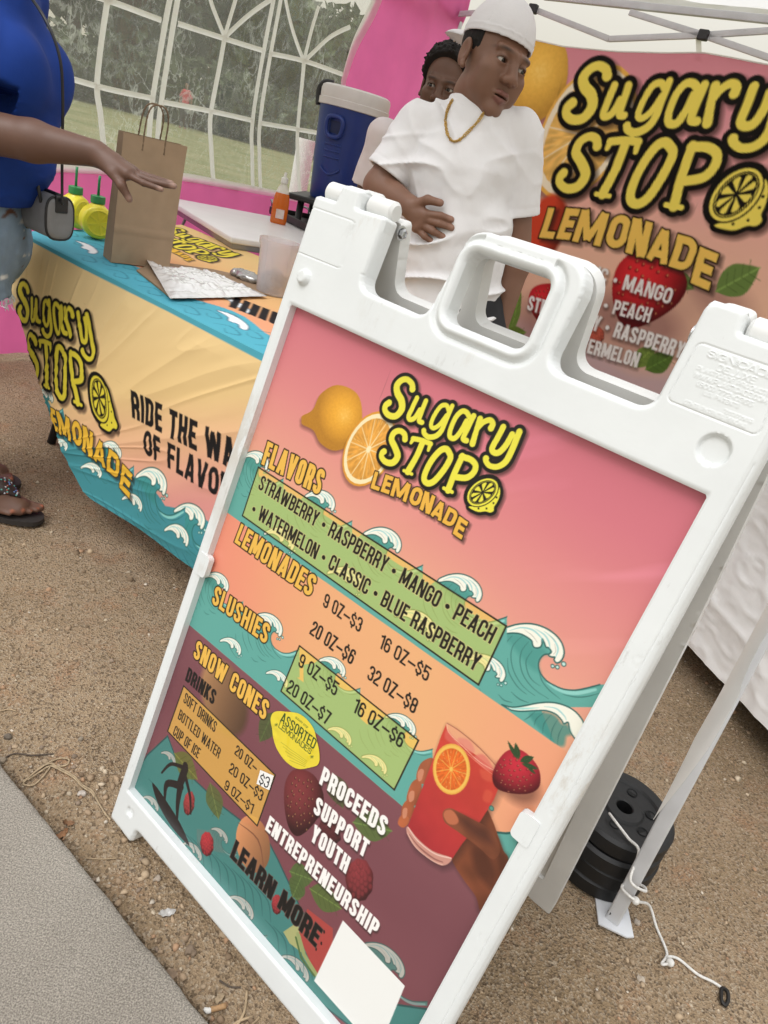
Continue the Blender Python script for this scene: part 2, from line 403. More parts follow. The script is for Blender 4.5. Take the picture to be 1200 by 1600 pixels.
class Canvas:
    """a print drawn in its own plane (metres, x right, y up); sampled into the vertex colours of the sheet that carries it"""
    def __init__(s, x0, y0, x1, y1, res):
        s.x0, s.y0, s.res = x0, y0, res
        s.nx = int(round((x1 - x0) / res)) + 1; s.ny = int(round((y1 - y0) / res)) + 1
        s.xs = x0 + np.arange(s.nx) * res; s.ys = y0 + np.arange(s.ny) * res
        s.img = np.zeros((s.ny, s.nx, 3))
    def win(s, pts, pad):
        P = np.asarray(pts, float)
        i0 = max(int((P[:, 0].min() - pad - s.x0) / s.res), 0); i1 = min(int((P[:, 0].max() + pad - s.x0) / s.res) + 2, s.nx)
        j0 = max(int((P[:, 1].min() - pad - s.y0) / s.res), 0); j1 = min(int((P[:, 1].max() + pad - s.y0) / s.res) + 2, s.ny)
        if i1 <= i0 or j1 <= j0: return None
        X, Y = np.meshgrid(s.xs[i0:i1], s.ys[j0:j1]); return (slice(j0, j1), slice(i0, i1)), X, Y
    def comp(s, sl, a, c, X=None, Y=None):
        if callable(c): c = c(X, Y)
        c = np.asarray(c, float); s.img[sl] = s.img[sl] * (1 - a[..., None]) + c * a[..., None]
    def cov(s, d, soft=0): return np.clip(.5 - d / max(s.res, soft), 0, 1)
    def all(s): return np.meshgrid(s.xs, s.ys)
    def poly(s, pts, c, a=1.0, ow=0, oc=(0, 0, 0), soft=0, clip=None):
        w = s.win(pts, ow + soft + 2 * s.res)
        if w is None: return
        sl, X, Y = w; d = sd_poly(X, Y, pts)
        k = 1.0
        if clip is not None: k = s.cov(clip(X, Y))
        if ow: s.comp(sl, s.cov(d - ow / 2) * a * k, oc)
        s.comp(sl, s.cov(d + ow / 2, soft) * a * k, c, X, Y)
    def line(s, pts, w, c, a=1.0, soft=0, clip=None):
        wm = float(np.max(w)); q = s.win(pts, wm + soft + 2 * s.res)
        if q is None: return
        sl, X, Y = q; k = s.cov(clip(X, Y)) if clip is not None else 1.0
        s.comp(sl, s.cov(sd_line(X, Y, pts, w), soft) * a * k, c, X, Y)
    def ell(s, c, rx, ry, rot, col, a=1.0, soft=0, ow=0, oc=(0, 0, 0), clip=None):
        t = np.linspace(0, 2 * np.pi, 28, endpoint=False); cr, sr = math.cos(rot), math.sin(rot)
        s.poly([(c[0] + rx * math.cos(q) * cr - ry * math.sin(q) * sr, c[1] + rx * math.cos(q) * sr + ry * math.sin(q) * cr) for q in t], col, a, ow, oc, soft, clip)
    def text(s, txt, bl, br, tl, col, t=.15, ow=0, oc=(0, 0, 0), shadow=None, sp=None, a=1.0, soft=0):
        """one line: baseline left, baseline right, top left (plane points); widths follow the baseline"""
        bl, br, tl = (np.asarray(p[:2], float) for p in (bl, br, tl))
        ux, v = br - bl, tl - bl
        h = abs(v[1] * ux[0] - v[0] * ux[1]) / np.linalg.norm(ux); L = np.linalg.norm(ux) / h
        sp = .07 if sp is None else sp
        def total(k): return sum(glyph(c, k, t)[0] for c in txt) + sp * (len(txt) - 1)
        lo, hi = .05, 6.0
        for _ in range(40):
            k = (lo + hi) / 2
            if total(k) < L: lo = k
            else: hi = k
        u = ux / L; Mi = np.linalg.inv(np.array([[u[0], v[0]], [u[1], v[1]]]))
        x = 0.0
        for layer in (0, 1, 2):
            if layer == 0 and not shadow: continue
            if layer == 1 and not ow: continue
            x = 0.0
            for ch in txt:
                w, S = glyph(ch, k, t)
                if S:
                    off = np.array(shadow[:2]) if layer == 0 else np.zeros(2)
                    cs = [bl + off + u * (x + e) + v * f for e in (-.1, w + .1) for f in (-.12, 1.12)]
                    q = s.win(cs, ow + (shadow[2] if shadow else 0) + 2 * s.res)
                    if q is not None:
                        sl, X, Y = q; X2, Y2 = X - bl[0] - off[0], Y - bl[1] - off[1]
                        d = sd_strokes(Mi[0, 0] * X2 + Mi[0, 1] * Y2 - x, Mi[1, 0] * X2 + Mi[1, 1] * Y2, S, t, ch == '\u2022') * h
                        if layer == 0: s.comp(sl, np.clip(.5 - (d - ow) / shadow[2], 0, 1) * shadow[3], (25, 18, 15))
                        elif layer == 1: s.comp(sl, s.cov(d - ow) * a, oc)
                        else: s.comp(sl, s.cov(d, soft) * a, col, X, Y)
                x += w + sp
    def linear(s):
        return srgb(np.clip(s.img, 0, 255))

def homog(src, dst):
    """least-squares homography src -> dst"""
    src = np.asarray(src, float); dst = np.asarray(dst, float)
    ms, md = src.mean(0), dst.mean(0); ss, sd_ = src.std(), dst.std()
    a = (src - ms) / ss; b = (dst - md) / sd_; A = []
    for (x, y), (u, v) in zip(a, b):
        A.append([x, y, 1, 0, 0, 0, -u * x, -u * y, -u]); A.append([0, 0, 0, x, y, 1, -v * x, -v * y, -v])
    H = np.linalg.svd(np.array(A))[2][-1].reshape(3, 3)
    def f(p):
        p = (np.asarray(p, float) - ms) / ss; q = np.concatenate([p, np.ones(p.shape[:-1] + (1,))], -1) @ H.T
        return q[..., :2] / q[..., 2:] * sd_ + md
    return f

# ------------------------------------------------------------------ the lettered emblem, drawn once in its own units (y down)
EM_YEL = (236, 226, 60)
def emblem(cv, f, yel=EM_YEL, amber=(238, 178, 62), f2=None, ks=1.0):
    """f maps emblem units to the plane; everything is stroked with the scale of the map there"""
    def sc(p):
        p = np.asarray(p, float); return .5 * (np.linalg.norm(f(p + [1, 0]) - f(p)) + np.linalg.norm(f(p + [0, 1]) - f(p)))
    k0 = sc((600, 600)) * ks
    L = []   # (points, widths)
    def st(pts, w, n=5): L.append((f(crv(pts, n=n)), np.asarray(w, float) * k0 if hasattr(w, '__len__') else w * k0))
    st([(362, 162), (358, 128), (326, 98), (288, 104), (258, 140), (262, 190), (288, 240), (290, 296), (252, 342), (205, 338), (178, 306), (182, 272), (206, 254)], [46, 40, 38, 42, 48, 50, 52, 50, 44, 42, 42, 42, 44])
    st([(392, 222), (360, 290), (336, 345), (346, 366), (376, 356), (412, 302)], 34); st([(452, 242), (424, 312), (406, 372), (426, 386)], 34)
    st([(604, 304), (590, 272), (552, 278), (508, 340), (486, 400), (502, 424), (542, 402), (590, 340)], 30); st([(628, 276), (588, 366), (556, 440), (520, 476), (472, 484), (442, 462), (438, 440)], [32, 34, 36, 36, 36, 34, 36])
    st([(744, 352), (724, 318), (692, 312), (652, 352), (618, 428), (612, 480), (644, 492), (686, 444), (724, 376)], 34); st([(772, 342), (730, 428), (702, 492), (724, 508)], 36)
    st([(815, 362), (790, 440), (764, 528)], [40, 36, 42]); st([(796, 430), (836, 386), (880, 370), (900, 394), (888, 424)], [30, 34, 36, 38, 42])
    st([(970, 416), (934, 486), (896, 556), (906, 586), (942, 586), (988, 538), (1030, 466)], 38); st([(1078, 448), (1034, 556), (988, 646), (932, 682), (880, 676), (856, 648), (854, 628)], [40, 40, 40, 36, 34, 36, 42])
    st([(312, 498), (308, 464), (276, 442), (238, 456), (222, 500), (246, 556), (262, 612), (232, 654), (186, 652), (156, 620), (158, 592), (172, 580)], [44, 40, 38, 42, 46, 48, 50, 46, 42, 40, 42, 44])
    st([(366, 494), (424, 506), (484, 530)], 34); st([(368, 496), (352, 522)], [34, 22]); st([(482, 530), (468, 572)], [34, 22])
    st([(430, 520), (388, 616), (330, 716)], [44, 42, 46]); st([(304, 708), (358, 732)], 22)
    st([(616, 606), (592, 566), (552, 572), (496, 632), (452, 712), (440, 768), (466, 794), (510, 776), (570, 706), (612, 636), (616, 606)], 42)
    st([(696, 612), (642, 730), (600, 840)], [42, 42, 44]); st([(572, 826), (628, 852)], 24); st([(690, 616), (750, 634), (784, 672), (772, 720), (724, 756), (655, 752)], 40)
    ext = np.concatenate([p for p, _ in L])
    q = cv.win(ext, 60 * k0)
    if q is None: return
    sl, X, Y = q; D = np.full(X.shape, 1e9)
    for p, w in L:
        q2 = cv.win(p, 55 * k0)
        if q2 is None: continue
        s2, X2, Y2 = q2
        r = (slice(s2[0].start - sl[0].start, s2[0].stop - sl[0].start), slice(s2[1].start - sl[1].start, s2[1].stop - sl[1].start))
        D[r] = np.minimum(D[r], sd_line(X2, Y2, p, w))
    # lemon
    lt = np.linspace(0, 2 * np.pi, 30, endpoint=False); an = math.radians(-37)
    def le(rx, ry, c=(832, 854)): return f(np.array([(c[0] + rx * math.cos(a) * math.cos(an) - ry * math.sin(a) * math.sin(an), c[1] + rx * math.cos(a) * math.sin(an) + ry * math.sin(a) * math.cos(an)) for a in lt]))
    peel = f(crv([(738, 950), (790, 942), (865, 912), (918, 862), (944, 822), (948, 870), (926, 925), (908, 952), (906, 978), (882, 990), (852, 982), (806, 986), (768, 972)], True, 5))
    bl = le(122, 84)
    sl3, X3, Y3 = cv.win(np.concatenate([bl, peel]), 40 * k0)
    Dl = np.minimum(sd_poly(X3, Y3, bl), sd_poly(X3, Y3, peel))
    o = f(np.array([(600, 600), (612, 618)])); sh = o[1] - o[0]
    for (ss, XX, YY, DD, g) in ((sl, X, Y, D, 24), (sl3, X3, Y3, Dl, 22)):
        # soft printed drop shadow, sampled by shifting the window
        dx, dy = int(round(sh[0] / cv.res)), int(round(sh[1] / cv.res))
        S = np.roll(np.roll(DD, dx, 1), dy, 0)
        cv.comp(ss, np.clip(.5 - (S - g * k0) / (26 * k0), 0, 1) * .6, (40, 26, 22))
    cv.comp(sl, cv.cov(D - 23 * k0), (18, 15, 12)); cv.comp(sl3, cv.cov(Dl - 20 * k0), (18, 15, 12))
    cv.comp(sl, cv.cov(D), yel)
    cv.poly(peel, yel); cv.poly(le(122, 84), (18, 15, 12)); cv.poly(le(116, 78), yel); cv.poly(le(102, 65), (18, 15, 12)); cv.poly(le(97, 60), yel)
    cv.poly(le(94, 57), (18, 15, 12))
    for k in range(8):
        a0 = 2 * math.pi * k / 8 + .20
        def pt(r, a):
            rx, ry = 88 * r, 52 * r
            return (832 + rx * math.cos(a) * math.cos(an) - ry * math.sin(a) * math.sin(an), 854 + rx * math.cos(a) * math.sin(an) + ry * math.sin(a) * math.cos(an))
        cv.poly(f(np.array([pt(.14, a0 + .39)] + [pt(.9, a0 + .14), pt(1.0, a0 + .26), pt(1.0, a0 + .39), pt(1.0, a0 + .52), pt(.9, a0 + .64)])), yel)
    for p in ((925, 888), (905, 926), (858, 962), (804, 962)): cv.ell(f(np.array(p)), 6 * k0, 6 * k0, 0, (18, 15, 12))
    for ch, a, b, c in (('L', (80, 826), (137, 846), (112, 712)), ('E', (148, 848), (203, 868), (182, 732)), ('M', (212, 874), (318, 922), (246, 755)), ('O', (330, 922), (402, 956), (372, 806)),
                        ('N', (408, 966), (478, 1006), (446, 842)), ('A', (480, 1006), (552, 1050), (524, 900)), ('D', (558, 1054), (628, 1094), (606, 948)), ('E', (630, 1130), (690, 1172), (676, 1012))):
        P = [(f2 or f)(np.array(x, float)) for x in (a, b, c)]
        cv.text(ch, *P, lambda X, Y: np.asarray(amber, float) * np.ones(X.shape + (3,)), t=.235, ow=7 * k0, oc=(30, 20, 10), shadow=(sh[0], sh[1], 22 * k0, .55))

# ------------------------------------------------------------------ the printed wave (traced once, in wave units, y down)
W_OUT = [(150, 300), (245, 238), (330, 204), (400, 190), (480, 188), (560, 204), (640, 240), (710, 295), (755, 360), (772, 430), (760, 482), (735, 515), (705, 522)]
W_FOAM = W_OUT[1:] + [(686, 496), (692, 474), (664, 472), (638, 455), (662, 428), (640, 395), (618, 388), (602, 350), (584, 318), (582, 366), (562, 392), (520, 392), (502, 366), (496, 336), (460, 306), (400, 276), (330, 268), (245, 274)]
W_BARREL = [(690, 478), (640, 450), (596, 456), (562, 498), (553, 552), (572, 612), (620, 672), (684, 712), (765, 746), (865, 755), (960, 738), (1075, 708)]
TEAL, TEAL_D, FOAM, INK = (92, 168, 156), (58, 138, 128), (240, 238, 222), (42, 98, 92)
def wave(cv, f, a=1.0, body=True, drops=True, dim=None, tail=1400, depth=900, clip=None, teal=TEAL, left=-900):
    g = lambda c: np.asarray(c, float) if dim is None else np.asarray(c, float) * (1 - dim[1]) + np.asarray(dim[0], float) * dim[1]
    k = np.linalg.norm(f(np.array([[500, 400.]])) - f(np.array([[600, 400.]]))) / 100
    if body:
        P = ([(-900, 520), (-500, 460), (-200, 400), (0, 360)] if left < -300 else [(left, 330)]) + [tuple(p) for p in crv(W_OUT, n=4)] + [tuple(p) for p in crv(W_BARREL, n=4)] + [(tail, 690), (tail, depth), (left, depth)]
        cv.poly(f(np.array(P, float)), g(teal), a, clip=clip)
        cv.poly(f(crv([(250, 276), (330, 270), (400, 278), (460, 308), (500, 366), (520, 394), (590, 392), (640, 450), (596, 456), (560, 500), (553, 552), (566, 606), (480, 560), (400, 470), (330, 380)], True, 4)), g(TEAL_D), .55 * a, soft=50 * k, clip=clip)
        for l in ([(330, 290), (272, 360), (252, 450), (262, 520)], [(420, 290), (340, 370), (318, 470), (345, 600), (420, 720), (520, 800)], [(470, 340), (410, 420), (396, 520), (430, 640), (520, 750), (640, 830)],
                  [(500, 420), (448, 500), (460, 600), (500, 670), (570, 720)], [(290, 480), (300, 600), (370, 720), (450, 790)], [(555, 560), (580, 670), (650, 760), (740, 830)], [(210, 790), (260, 840), (330, 860)], [(320, 770), (390, 830), (470, 862)],
                  [(760, 790), (860, 812), (960, 810), (1075, 780)], [(150, 420), (170, 560), (240, 700)], [(60, 440), (80, 560), (160, 720)], [(-60, 460), (-40, 580), (60, 760)], [(-200, 480), (-160, 640), (-40, 800)]):
            cv.line(f(crv(l, n=4)), np.array([2, 8, 8, 2]) * k, g(INK), .8 * a, clip=clip)
        cv.line(f(crv([(620, 690), (700, 738), (790, 770), (900, 778), (1040, 750)], n=4)), np.array([4, 26, 34, 30, 20]) * k, g((150, 215, 205)), .8 * a, clip=clip)
        cv.line(f(crv(W_BARREL, n=4)), 12 * k, g(INK), a, clip=clip)
    cv.poly(f(crv(W_FOAM, True, 4)), g(FOAM), a, ow=13 * k, oc=g(INK), clip=clip)
    for l in ([(300, 250), (400, 222), (500, 240), (570, 300), (590, 340)], [(520, 230), (600, 280), (640, 340), (650, 400)], [(600, 250), (680, 320), (720, 400), (700, 470)]):
        cv.line(f(crv(l, n=4)), np.array([2, 12, 14, 6]) * k, g((120, 196, 200)), .75 * a, clip=clip)
    for l in ([(430, 236), (500, 290), (545, 350)], [(650, 290), (700, 340)], [(690, 360), (700, 420), (680, 450)]):
        cv.line(f(crv(l, n=4)), np.array([2, 6, 2]) * k, g((150, 150, 140)), .7 * a, clip=clip)
    if drops:
        for x, y, r in ((674, 550, 14), (714, 558, 15), (768, 532, 18)): cv.ell(f(np.array([x, y], float)), r * k, r * k, 0, g((190, 225, 215)), a, ow=8 * k, oc=g(INK), clip=clip)
def low_wave(cv, f, a=1.0, dim=None, clip=None):
    """the smaller swell in front (same wave units): white lip with a hollow beneath"""
    g = lambda c: np.asarray(c, float) if dim is None else np.asarray(c, float) * (1 - dim[1]) + np.asarray(dim[0], float) * dim[1]
    k = np.linalg.norm(f(np.array([[500, 900.]])) - f(np.array([[600, 900.]]))) / 100
    top = crv([(240, 878), (330, 900), (430, 888), (540, 866), (640, 858), (730, 870), (820, 905), (890, 960), (940, 1040), (930, 1120), (900, 1150), (872, 1180)], n=4)
    cv.poly(f(np.concatenate([top, crv([(850, 1150), (820, 1100), (806, 1030), (770, 1042), (750, 1010), (700, 960), (620, 930), (520, 930), (400, 935), (320, 925)], n=4)])), g(FOAM), a, ow=12 * k, oc=g(INK), clip=clip)
    cv.poly(f(crv([(480, 950), (620, 945), (700, 975), (750, 1040), (800, 1050), (830, 1130), (790, 1150), (770, 1230), (700, 1220), (600, 1130), (520, 1040)], True, 4)), g(TEAL_D), .8 * a, soft=30 * k, clip=clip)
    for l in ([(520, 940), (470, 985), (430, 1010)], [(600, 945), (535, 1000), (515, 1060)], [(660, 965), (600, 1040), (588, 1120)], [(720, 1000), (670, 1090), (655, 1190)], [(760, 1060), (725, 1140), (715, 1220)]):
        cv.line(f(crv(l, n=4)), np.array([2, 8, 2]) * k, g(INK), .8 * a, clip=clip)
    cv.line(f(crv([(600, 895), (700, 910), (770, 970), (790, 1010)], n=4)), np.array([2, 14, 4]) * k, g((120, 196, 200)), .7 * a, clip=clip)
    cv.line(f(crv([(300, 912), (420, 912), (560, 905)], n=4)), np.array([2, 18, 2]) * k, g((150, 215, 205)), .9 * a, clip=clip)
# ------------------------------------------------------------------ printed fruit
def p_berry(cv, c, rx, ry, rot, col, a=1.0, kind='straw', soft=0):
    """strawberry or raspberry as printed: red body with seeds or drupelets"""
    c = np.asarray(c, float); cr, sr = math.cos(rot), math.sin(rot); col = np.asarray(col, float)
    to = lambda u, v: np.array([c[0] + rx * u * cr - ry * v * sr, c[1] + rx * u * sr + ry * v * cr])
    if kind == 'straw': P = [to(*p) for p in crv([(-.25, 1), (.35, 1.02), (.9, .7), (1, .2), (.75, -.4), (.35, -.9), (0, -1.02), (-.4, -.85), (-.8, -.35), (-1, .25), (-.8, .75)], True, 4)]
    else: P = [to(math.cos(t) * (1 + .04 * math.cos(9 * t)), math.sin(t) * (1 + .04 * math.sin(9 * t))) for t in np.linspace(0, 2 * np.pi, 40, endpoint=False)]
    def shade(X, Y):
        u = ((X - c[0]) * cr + (Y - c[1]) * sr) / rx; v = (-(X - c[0]) * sr + (Y - c[1]) * cr) / ry
        q = np.clip(1.12 - .42 * ((u + .3) ** 2 + (v - .35) ** 2), .45, 1.15); return col * q[..., None]
    cv.poly(P, shade, a, soft=soft)
    rng = np.random.default_rng(3)
    st = .24 if kind == 'straw' else .30
    for i, v in enumerate(np.arange(-.85, .95, st)):
        for u in np.arange(-.85, .95, st):
            u2 = u + (st / 2 if i % 2 else 0)
            u2 += rng.normal() * .04; v2 = v + rng.normal() * .04
            if u2 * u2 + v2 * v2 < .74:
                p = to(u2, v2)
                if kind == 'straw':
                    cv.ell(p, rx * .05, ry * .055, rot, col * .5, .6 * a); cv.ell(p + [rx * .012, ry * .02], rx * .024, ry * .03, rot, (240, 190, 120), .55 * a)
                else:
                    cv.ell(p, rx * .17, ry * .17, rot, col * .68, .5 * a); cv.ell(p + [-rx * .03, ry * .03], rx * .12, ry * .12, rot, col * 1.18, .5 * a, soft=rx * .1)
def p_leaf(cv, a, b, w, col, al=1.0):
    a = np.asarray(a, float); b = np.asarray(b, float); d = b - a; n = np.array([-d[1], d[0]]) / np.linalg.norm(d) * w; col = np.asarray(col, float)
    up = [a, a + d * .25 + n * .8, a + d * .55 + n, a + d * .82 + n * .5, b]; dn = [b, a + d * .8 - n * .55, a + d * .5 - n, a + d * .22 - n * .7]
    cv.poly(np.concatenate([crv(up, n=4), crv(dn + [a], n=4)]), col, al)
    cv.line(np.array([a, a + d * .5, b]), w * .10, col * 1.35, .8 * al)
    for t in (.25, .42, .6, .76):
        for s_ in (1, -1): cv.line(np.array([a + d * t, a + d * (t + .14) + n * .7 * s_]), w * .05, col * .72, .6 * al)
def p_orange(cv, c, r, tip, a=1.0, tone=1.0, base=(236, 164, 44)):
    """whole fruit: ellipse with a stem tip and peel texture, and shading as in the printed photograph"""
    c = np.asarray(c, float); tip = np.asarray(tip, float); d = tip - c; L = np.linalg.norm(d); u = d / L; n = np.array([-u[1], u[0]])
    P = [c + u * x * r + n * y * r for x, y in crv([(-.95, 0), (-.75, .68), (0, .98), (.60, .76), (.90, .36), (L / r - .05, .17), (L / r, .02), (L / r - .03, -.10), (.94, -.28), (.64, -.74), (0, -.98), (-.75, -.68)], True, 5)]
    def shade(X, Y):
        q = np.hypot((X - c[0] - r * .12) / r, (Y - c[1] - r * .22) / r); nz = fbm(np.stack([X / r * 22, Y / r * 22, 0 * X], -1), 2) * .5
        t = np.clip(1.04 - .28 * q ** 2, .80, 1.1) + nz * .035
        col = np.stack([base[0] * t, base[1] * t ** 1.2, base[2] * t ** 1.3], -1)
        hl = np.exp(-(((X - c[0] - r * .25) / r) ** 2 + ((Y - c[1] - r * .18) / r) ** 2) / .05) * (.35 + .5 * np.clip(nz * 2, 0, 1))
        return (col * (1 - hl[..., None] * .6) + np.array([255, 225, 150]) * hl[..., None] * .6) * tone
    off = np.array([-r * .0, -r * .10]); cv.poly([p + off for p in P], (60, 30, 20), .45 * a, soft=r * .14)
    cv.poly(P, shade, a)
def p_slice(cv, c, rx, ry, rot, a=1.0, flesh=(232, 160, 60), pith=(244, 226, 176), rind=(226, 150, 40), seg=10, shadow=True):
    c = np.asarray(c, float); cr, sr = math.cos(rot), math.sin(rot)
    if shadow: cv.ell(c + [0, -ry * .10], rx, ry, rot, (60, 30, 20), .4 * a, soft=rx * .15)
    cv.ell(c, rx, ry, rot, rind, a); cv.ell(c, rx * .94, ry * .94, rot, pith, a)
    fl = np.asarray(flesh, float)
    def shade(X, Y):
        u = ((X - c[0]) * cr + (Y - c[1]) * sr) / rx; v = (-(X - c[0]) * sr + (Y - c[1]) * cr) / ry
        th = np.arctan2(v, u); q = np.hypot(u, v)
        nz = vnoise(np.stack([th * 14, q * 6, 0 * q], -1), 5); return fl * (1.0 + .10 * nz - .10 * (q - .4))[..., None]
    cv.ell(c, rx * .82, ry * .82, rot, shade, a)
    for k in range(seg):
        t = 2 * math.pi * k / seg + .2; e = np.array([rx * .84 * math.cos(t), ry * .84 * math.sin(t)])
        cv.line(np.array([c, c + [e[0] * cr - e[1] * sr, e[0] * sr + e[1] * cr]]), np.array([.05, .025]) * rx, pith, .75 * a)
    cv.ell(c, rx * .09, ry * .09, rot, pith, a)
    for _ in range(40):
        t = RNG.uniform(0, 6.28); q = RNG.uniform(.25, .75); e = np.array([rx * q * math.cos(t), ry * q * math.sin(t)]); p = c + [e[0] * cr - e[1] * sr, e[0] * sr + e[1] * cr]
        e2 = e * 1.12; p2 = c + [e2[0] * cr - e2[1] * sr, e2[0] * sr + e2[1] * cr]; cv.line(np.array([p, p2]), rx * .018, (250, 214, 140), .6 * a)
def cv_sample(cv, X, Y):
    """bilinear read of the print (linear colour) at plane points"""
    img = cv.linear(); u = np.clip((X - cv.x0) / cv.res, 0, cv.nx - 1.001); v = np.clip((Y - cv.y0) / cv.res, 0, cv.ny - 1.001)
    i, j = u.astype(int), v.astype(int); fu, fv = (u - i)[..., None], (v - j)[..., None]
    return img[j, i] * (1 - fu) * (1 - fv) + img[j, i + 1] * fu * (1 - fv) + img[j + 1, i] * (1 - fu) * fv + img[j + 1, i + 1] * fu * fv
# ================================================================== the folding A-frame sign
SY, SLEAN = math.radians(-33.423), math.radians(12)
sb = np.array([-math.sin(SY), math.cos(SY), 0])              # horizontal, away from the viewer
S_S = np.array([math.cos(SY), math.sin(SY), 0]); S_T = sb * math.sin(SLEAN) + np.array([0, 0, math.cos(SLEAN)]); S_N = -sb * math.cos(SLEAN) + np.array([0, 0, math.sin(SLEAN)])
S_BL = np.array([-0.2970, 0.8542, CAM_H - 1.0850])
SO = np.array([.305, -.070, 0])                              # local origin of the sign: middle of its foot line
def SP(x, y):
    q = at_plane(x, y, S_BL, S_N) - S_BL; return np.array([q @ S_S, q @ S_T])
sign = thing('folding_sign', 'white plastic A-frame sidewalk sign with a carry handle, showing the lemonade price list', 'sign')
sign.matrix_world = Matrix([[S_S[i], S_T[i], S_N[i], (S_BL + S_S * SO[0] + S_T * SO[1])[i]] for i in range(3)] + [[0, 0, 0, 1]])

M_WHITE = mat('white_moulded_plastic', (.72, .74, .735), rough=.42, var=.07, vscale=9, bump=.10, bscale=90, spec=.45)
def scuffs(m, dens=.655, col=(.30, .28, .25), scale=38):
    """dark specks and handling marks on a light surface"""
    nt = m.node_tree; b = nt.nodes['Principled BSDF']; src = b.inputs['Base Color'].links[0].from_socket
    tc = nt.nodes.new('ShaderNodeTexCoord'); mp = nt.nodes.new('ShaderNodeMapping'); mp.inputs['Scale'].default_value = (scale, scale * .35, scale)
    n = nt.nodes.new('ShaderNodeTexNoise'); n.inputs['Scale'].default_value = 1; n.inputs['Detail'].default_value = 8; n.inputs['Roughness'].default_value = .75
    n2 = nt.nodes.new('ShaderNodeTexNoise'); n2.inputs['Scale'].default_value = 5; n2.inputs['Detail'].default_value = 2
    r = nt.nodes.new('ShaderNodeMapRange'); r.inputs[1].default_value = dens; r.inputs[2].default_value = dens + .06
    r2 = nt.nodes.new('ShaderNodeMapRange'); r2.inputs[1].default_value = .5; r2.inputs[2].default_value = .7
    mu = nt.nodes.new('ShaderNodeMath'); mu.operation = 'MULTIPLY'; mu2 = nt.nodes.new('ShaderNodeMath'); mu2.operation = 'MULTIPLY'; mu2.inputs[1].default_value = .55
    mx = nt.nodes.new('ShaderNodeMix'); mx.data_type = 'RGBA'; mx.inputs[7].default_value = (*col, 1)
    L = nt.links.new
    L(tc.outputs['Object'], mp.inputs[0]); L(mp.outputs[0], n.inputs['Vector']); L(tc.outputs['Object'], n2.inputs['Vector'])
    L(n.outputs['Fac'], r.inputs[0]); L(n2.outputs['Fac'], r2.inputs[0]); L(r.outputs[0], mu.inputs[0]); L(r2.outputs[0], mu.inputs[1]); L(mu.outputs[0], mu2.inputs[0])
    L(mu2.outputs[0], mx.inputs[0]); L(src, mx.inputs[6]); L(mx.outputs[2], b.inputs['Base Color'])
scuffs(M_WHITE, .585); scuffs(M_WHITE, .56, (.46, .40, .32), 7)

def round_poly(P, n=6):
    """(x, y, r) corners -> outline with filleted corners"""
    out = []; m = len(P)
    for i in range(m):
        p = np.array(P[i][:2], float); r = P[i][2]; a = np.array(P[i - 1][:2], float) - p; b = np.array(P[(i + 1) % m][:2], float) - p
        la, lb = np.linalg.norm(a), np.linalg.norm(b); a /= la; b /= lb
        th = math.acos(np.clip(a @ b, -1, 1)); d = min(r / math.tan(th / 2), la * .49, lb * .49) if th > .01 else 0
        if r <= 0 or d < 1e-6: out.append(p); continue
        p0, p1 = p + a * d, p + b * d
        for k in range(n + 1):
            t = k / n; out.append((1 - t) ** 2 * p0 + 2 * t * (1 - t) * (p + (p0 + p1 - 2 * p) * .10) + t * t * p1)
    return np.array(out)
F_OUT = round_poly([(x / 1000, y / 1000, r / 1000) for x, y, r in [(-22, -70, 5), (44, -72, 5), (49, -40, 8), (568, -40, 8), (573, -72, 5), (640, -70, 5), (638, 680, 0), (632, 1034, 5),
    (561, 1036, 3), (557, 1057, 7), (519, 1057, 12), (517, 939, 17), (391, 938, 19), (398, 1054, 30), (230, 1054, 30), (218, 938, 17), (105, 940, 17), (107, 1034, 5), (57, 1033, 2), (55, 1056, 5), (19, 1056, 5), (17, 1033, 2), (-22, 1033, 6)]])
F_HOLE = round_poly([(.243, .944, .014), (.358, .944, .014), (.358, 1.029, .014), (.243, 1.029, .014)])
F_OPEN = round_poly([(-.001, .009, .002), (.605, .009, .002), (.605, .885, .002), (-.001, .885, .002)])
def rnd(x, r): x = np.clip(x, 0, r); return r - np.sqrt(np.maximum(r * r - (r - x) ** 2, 0))
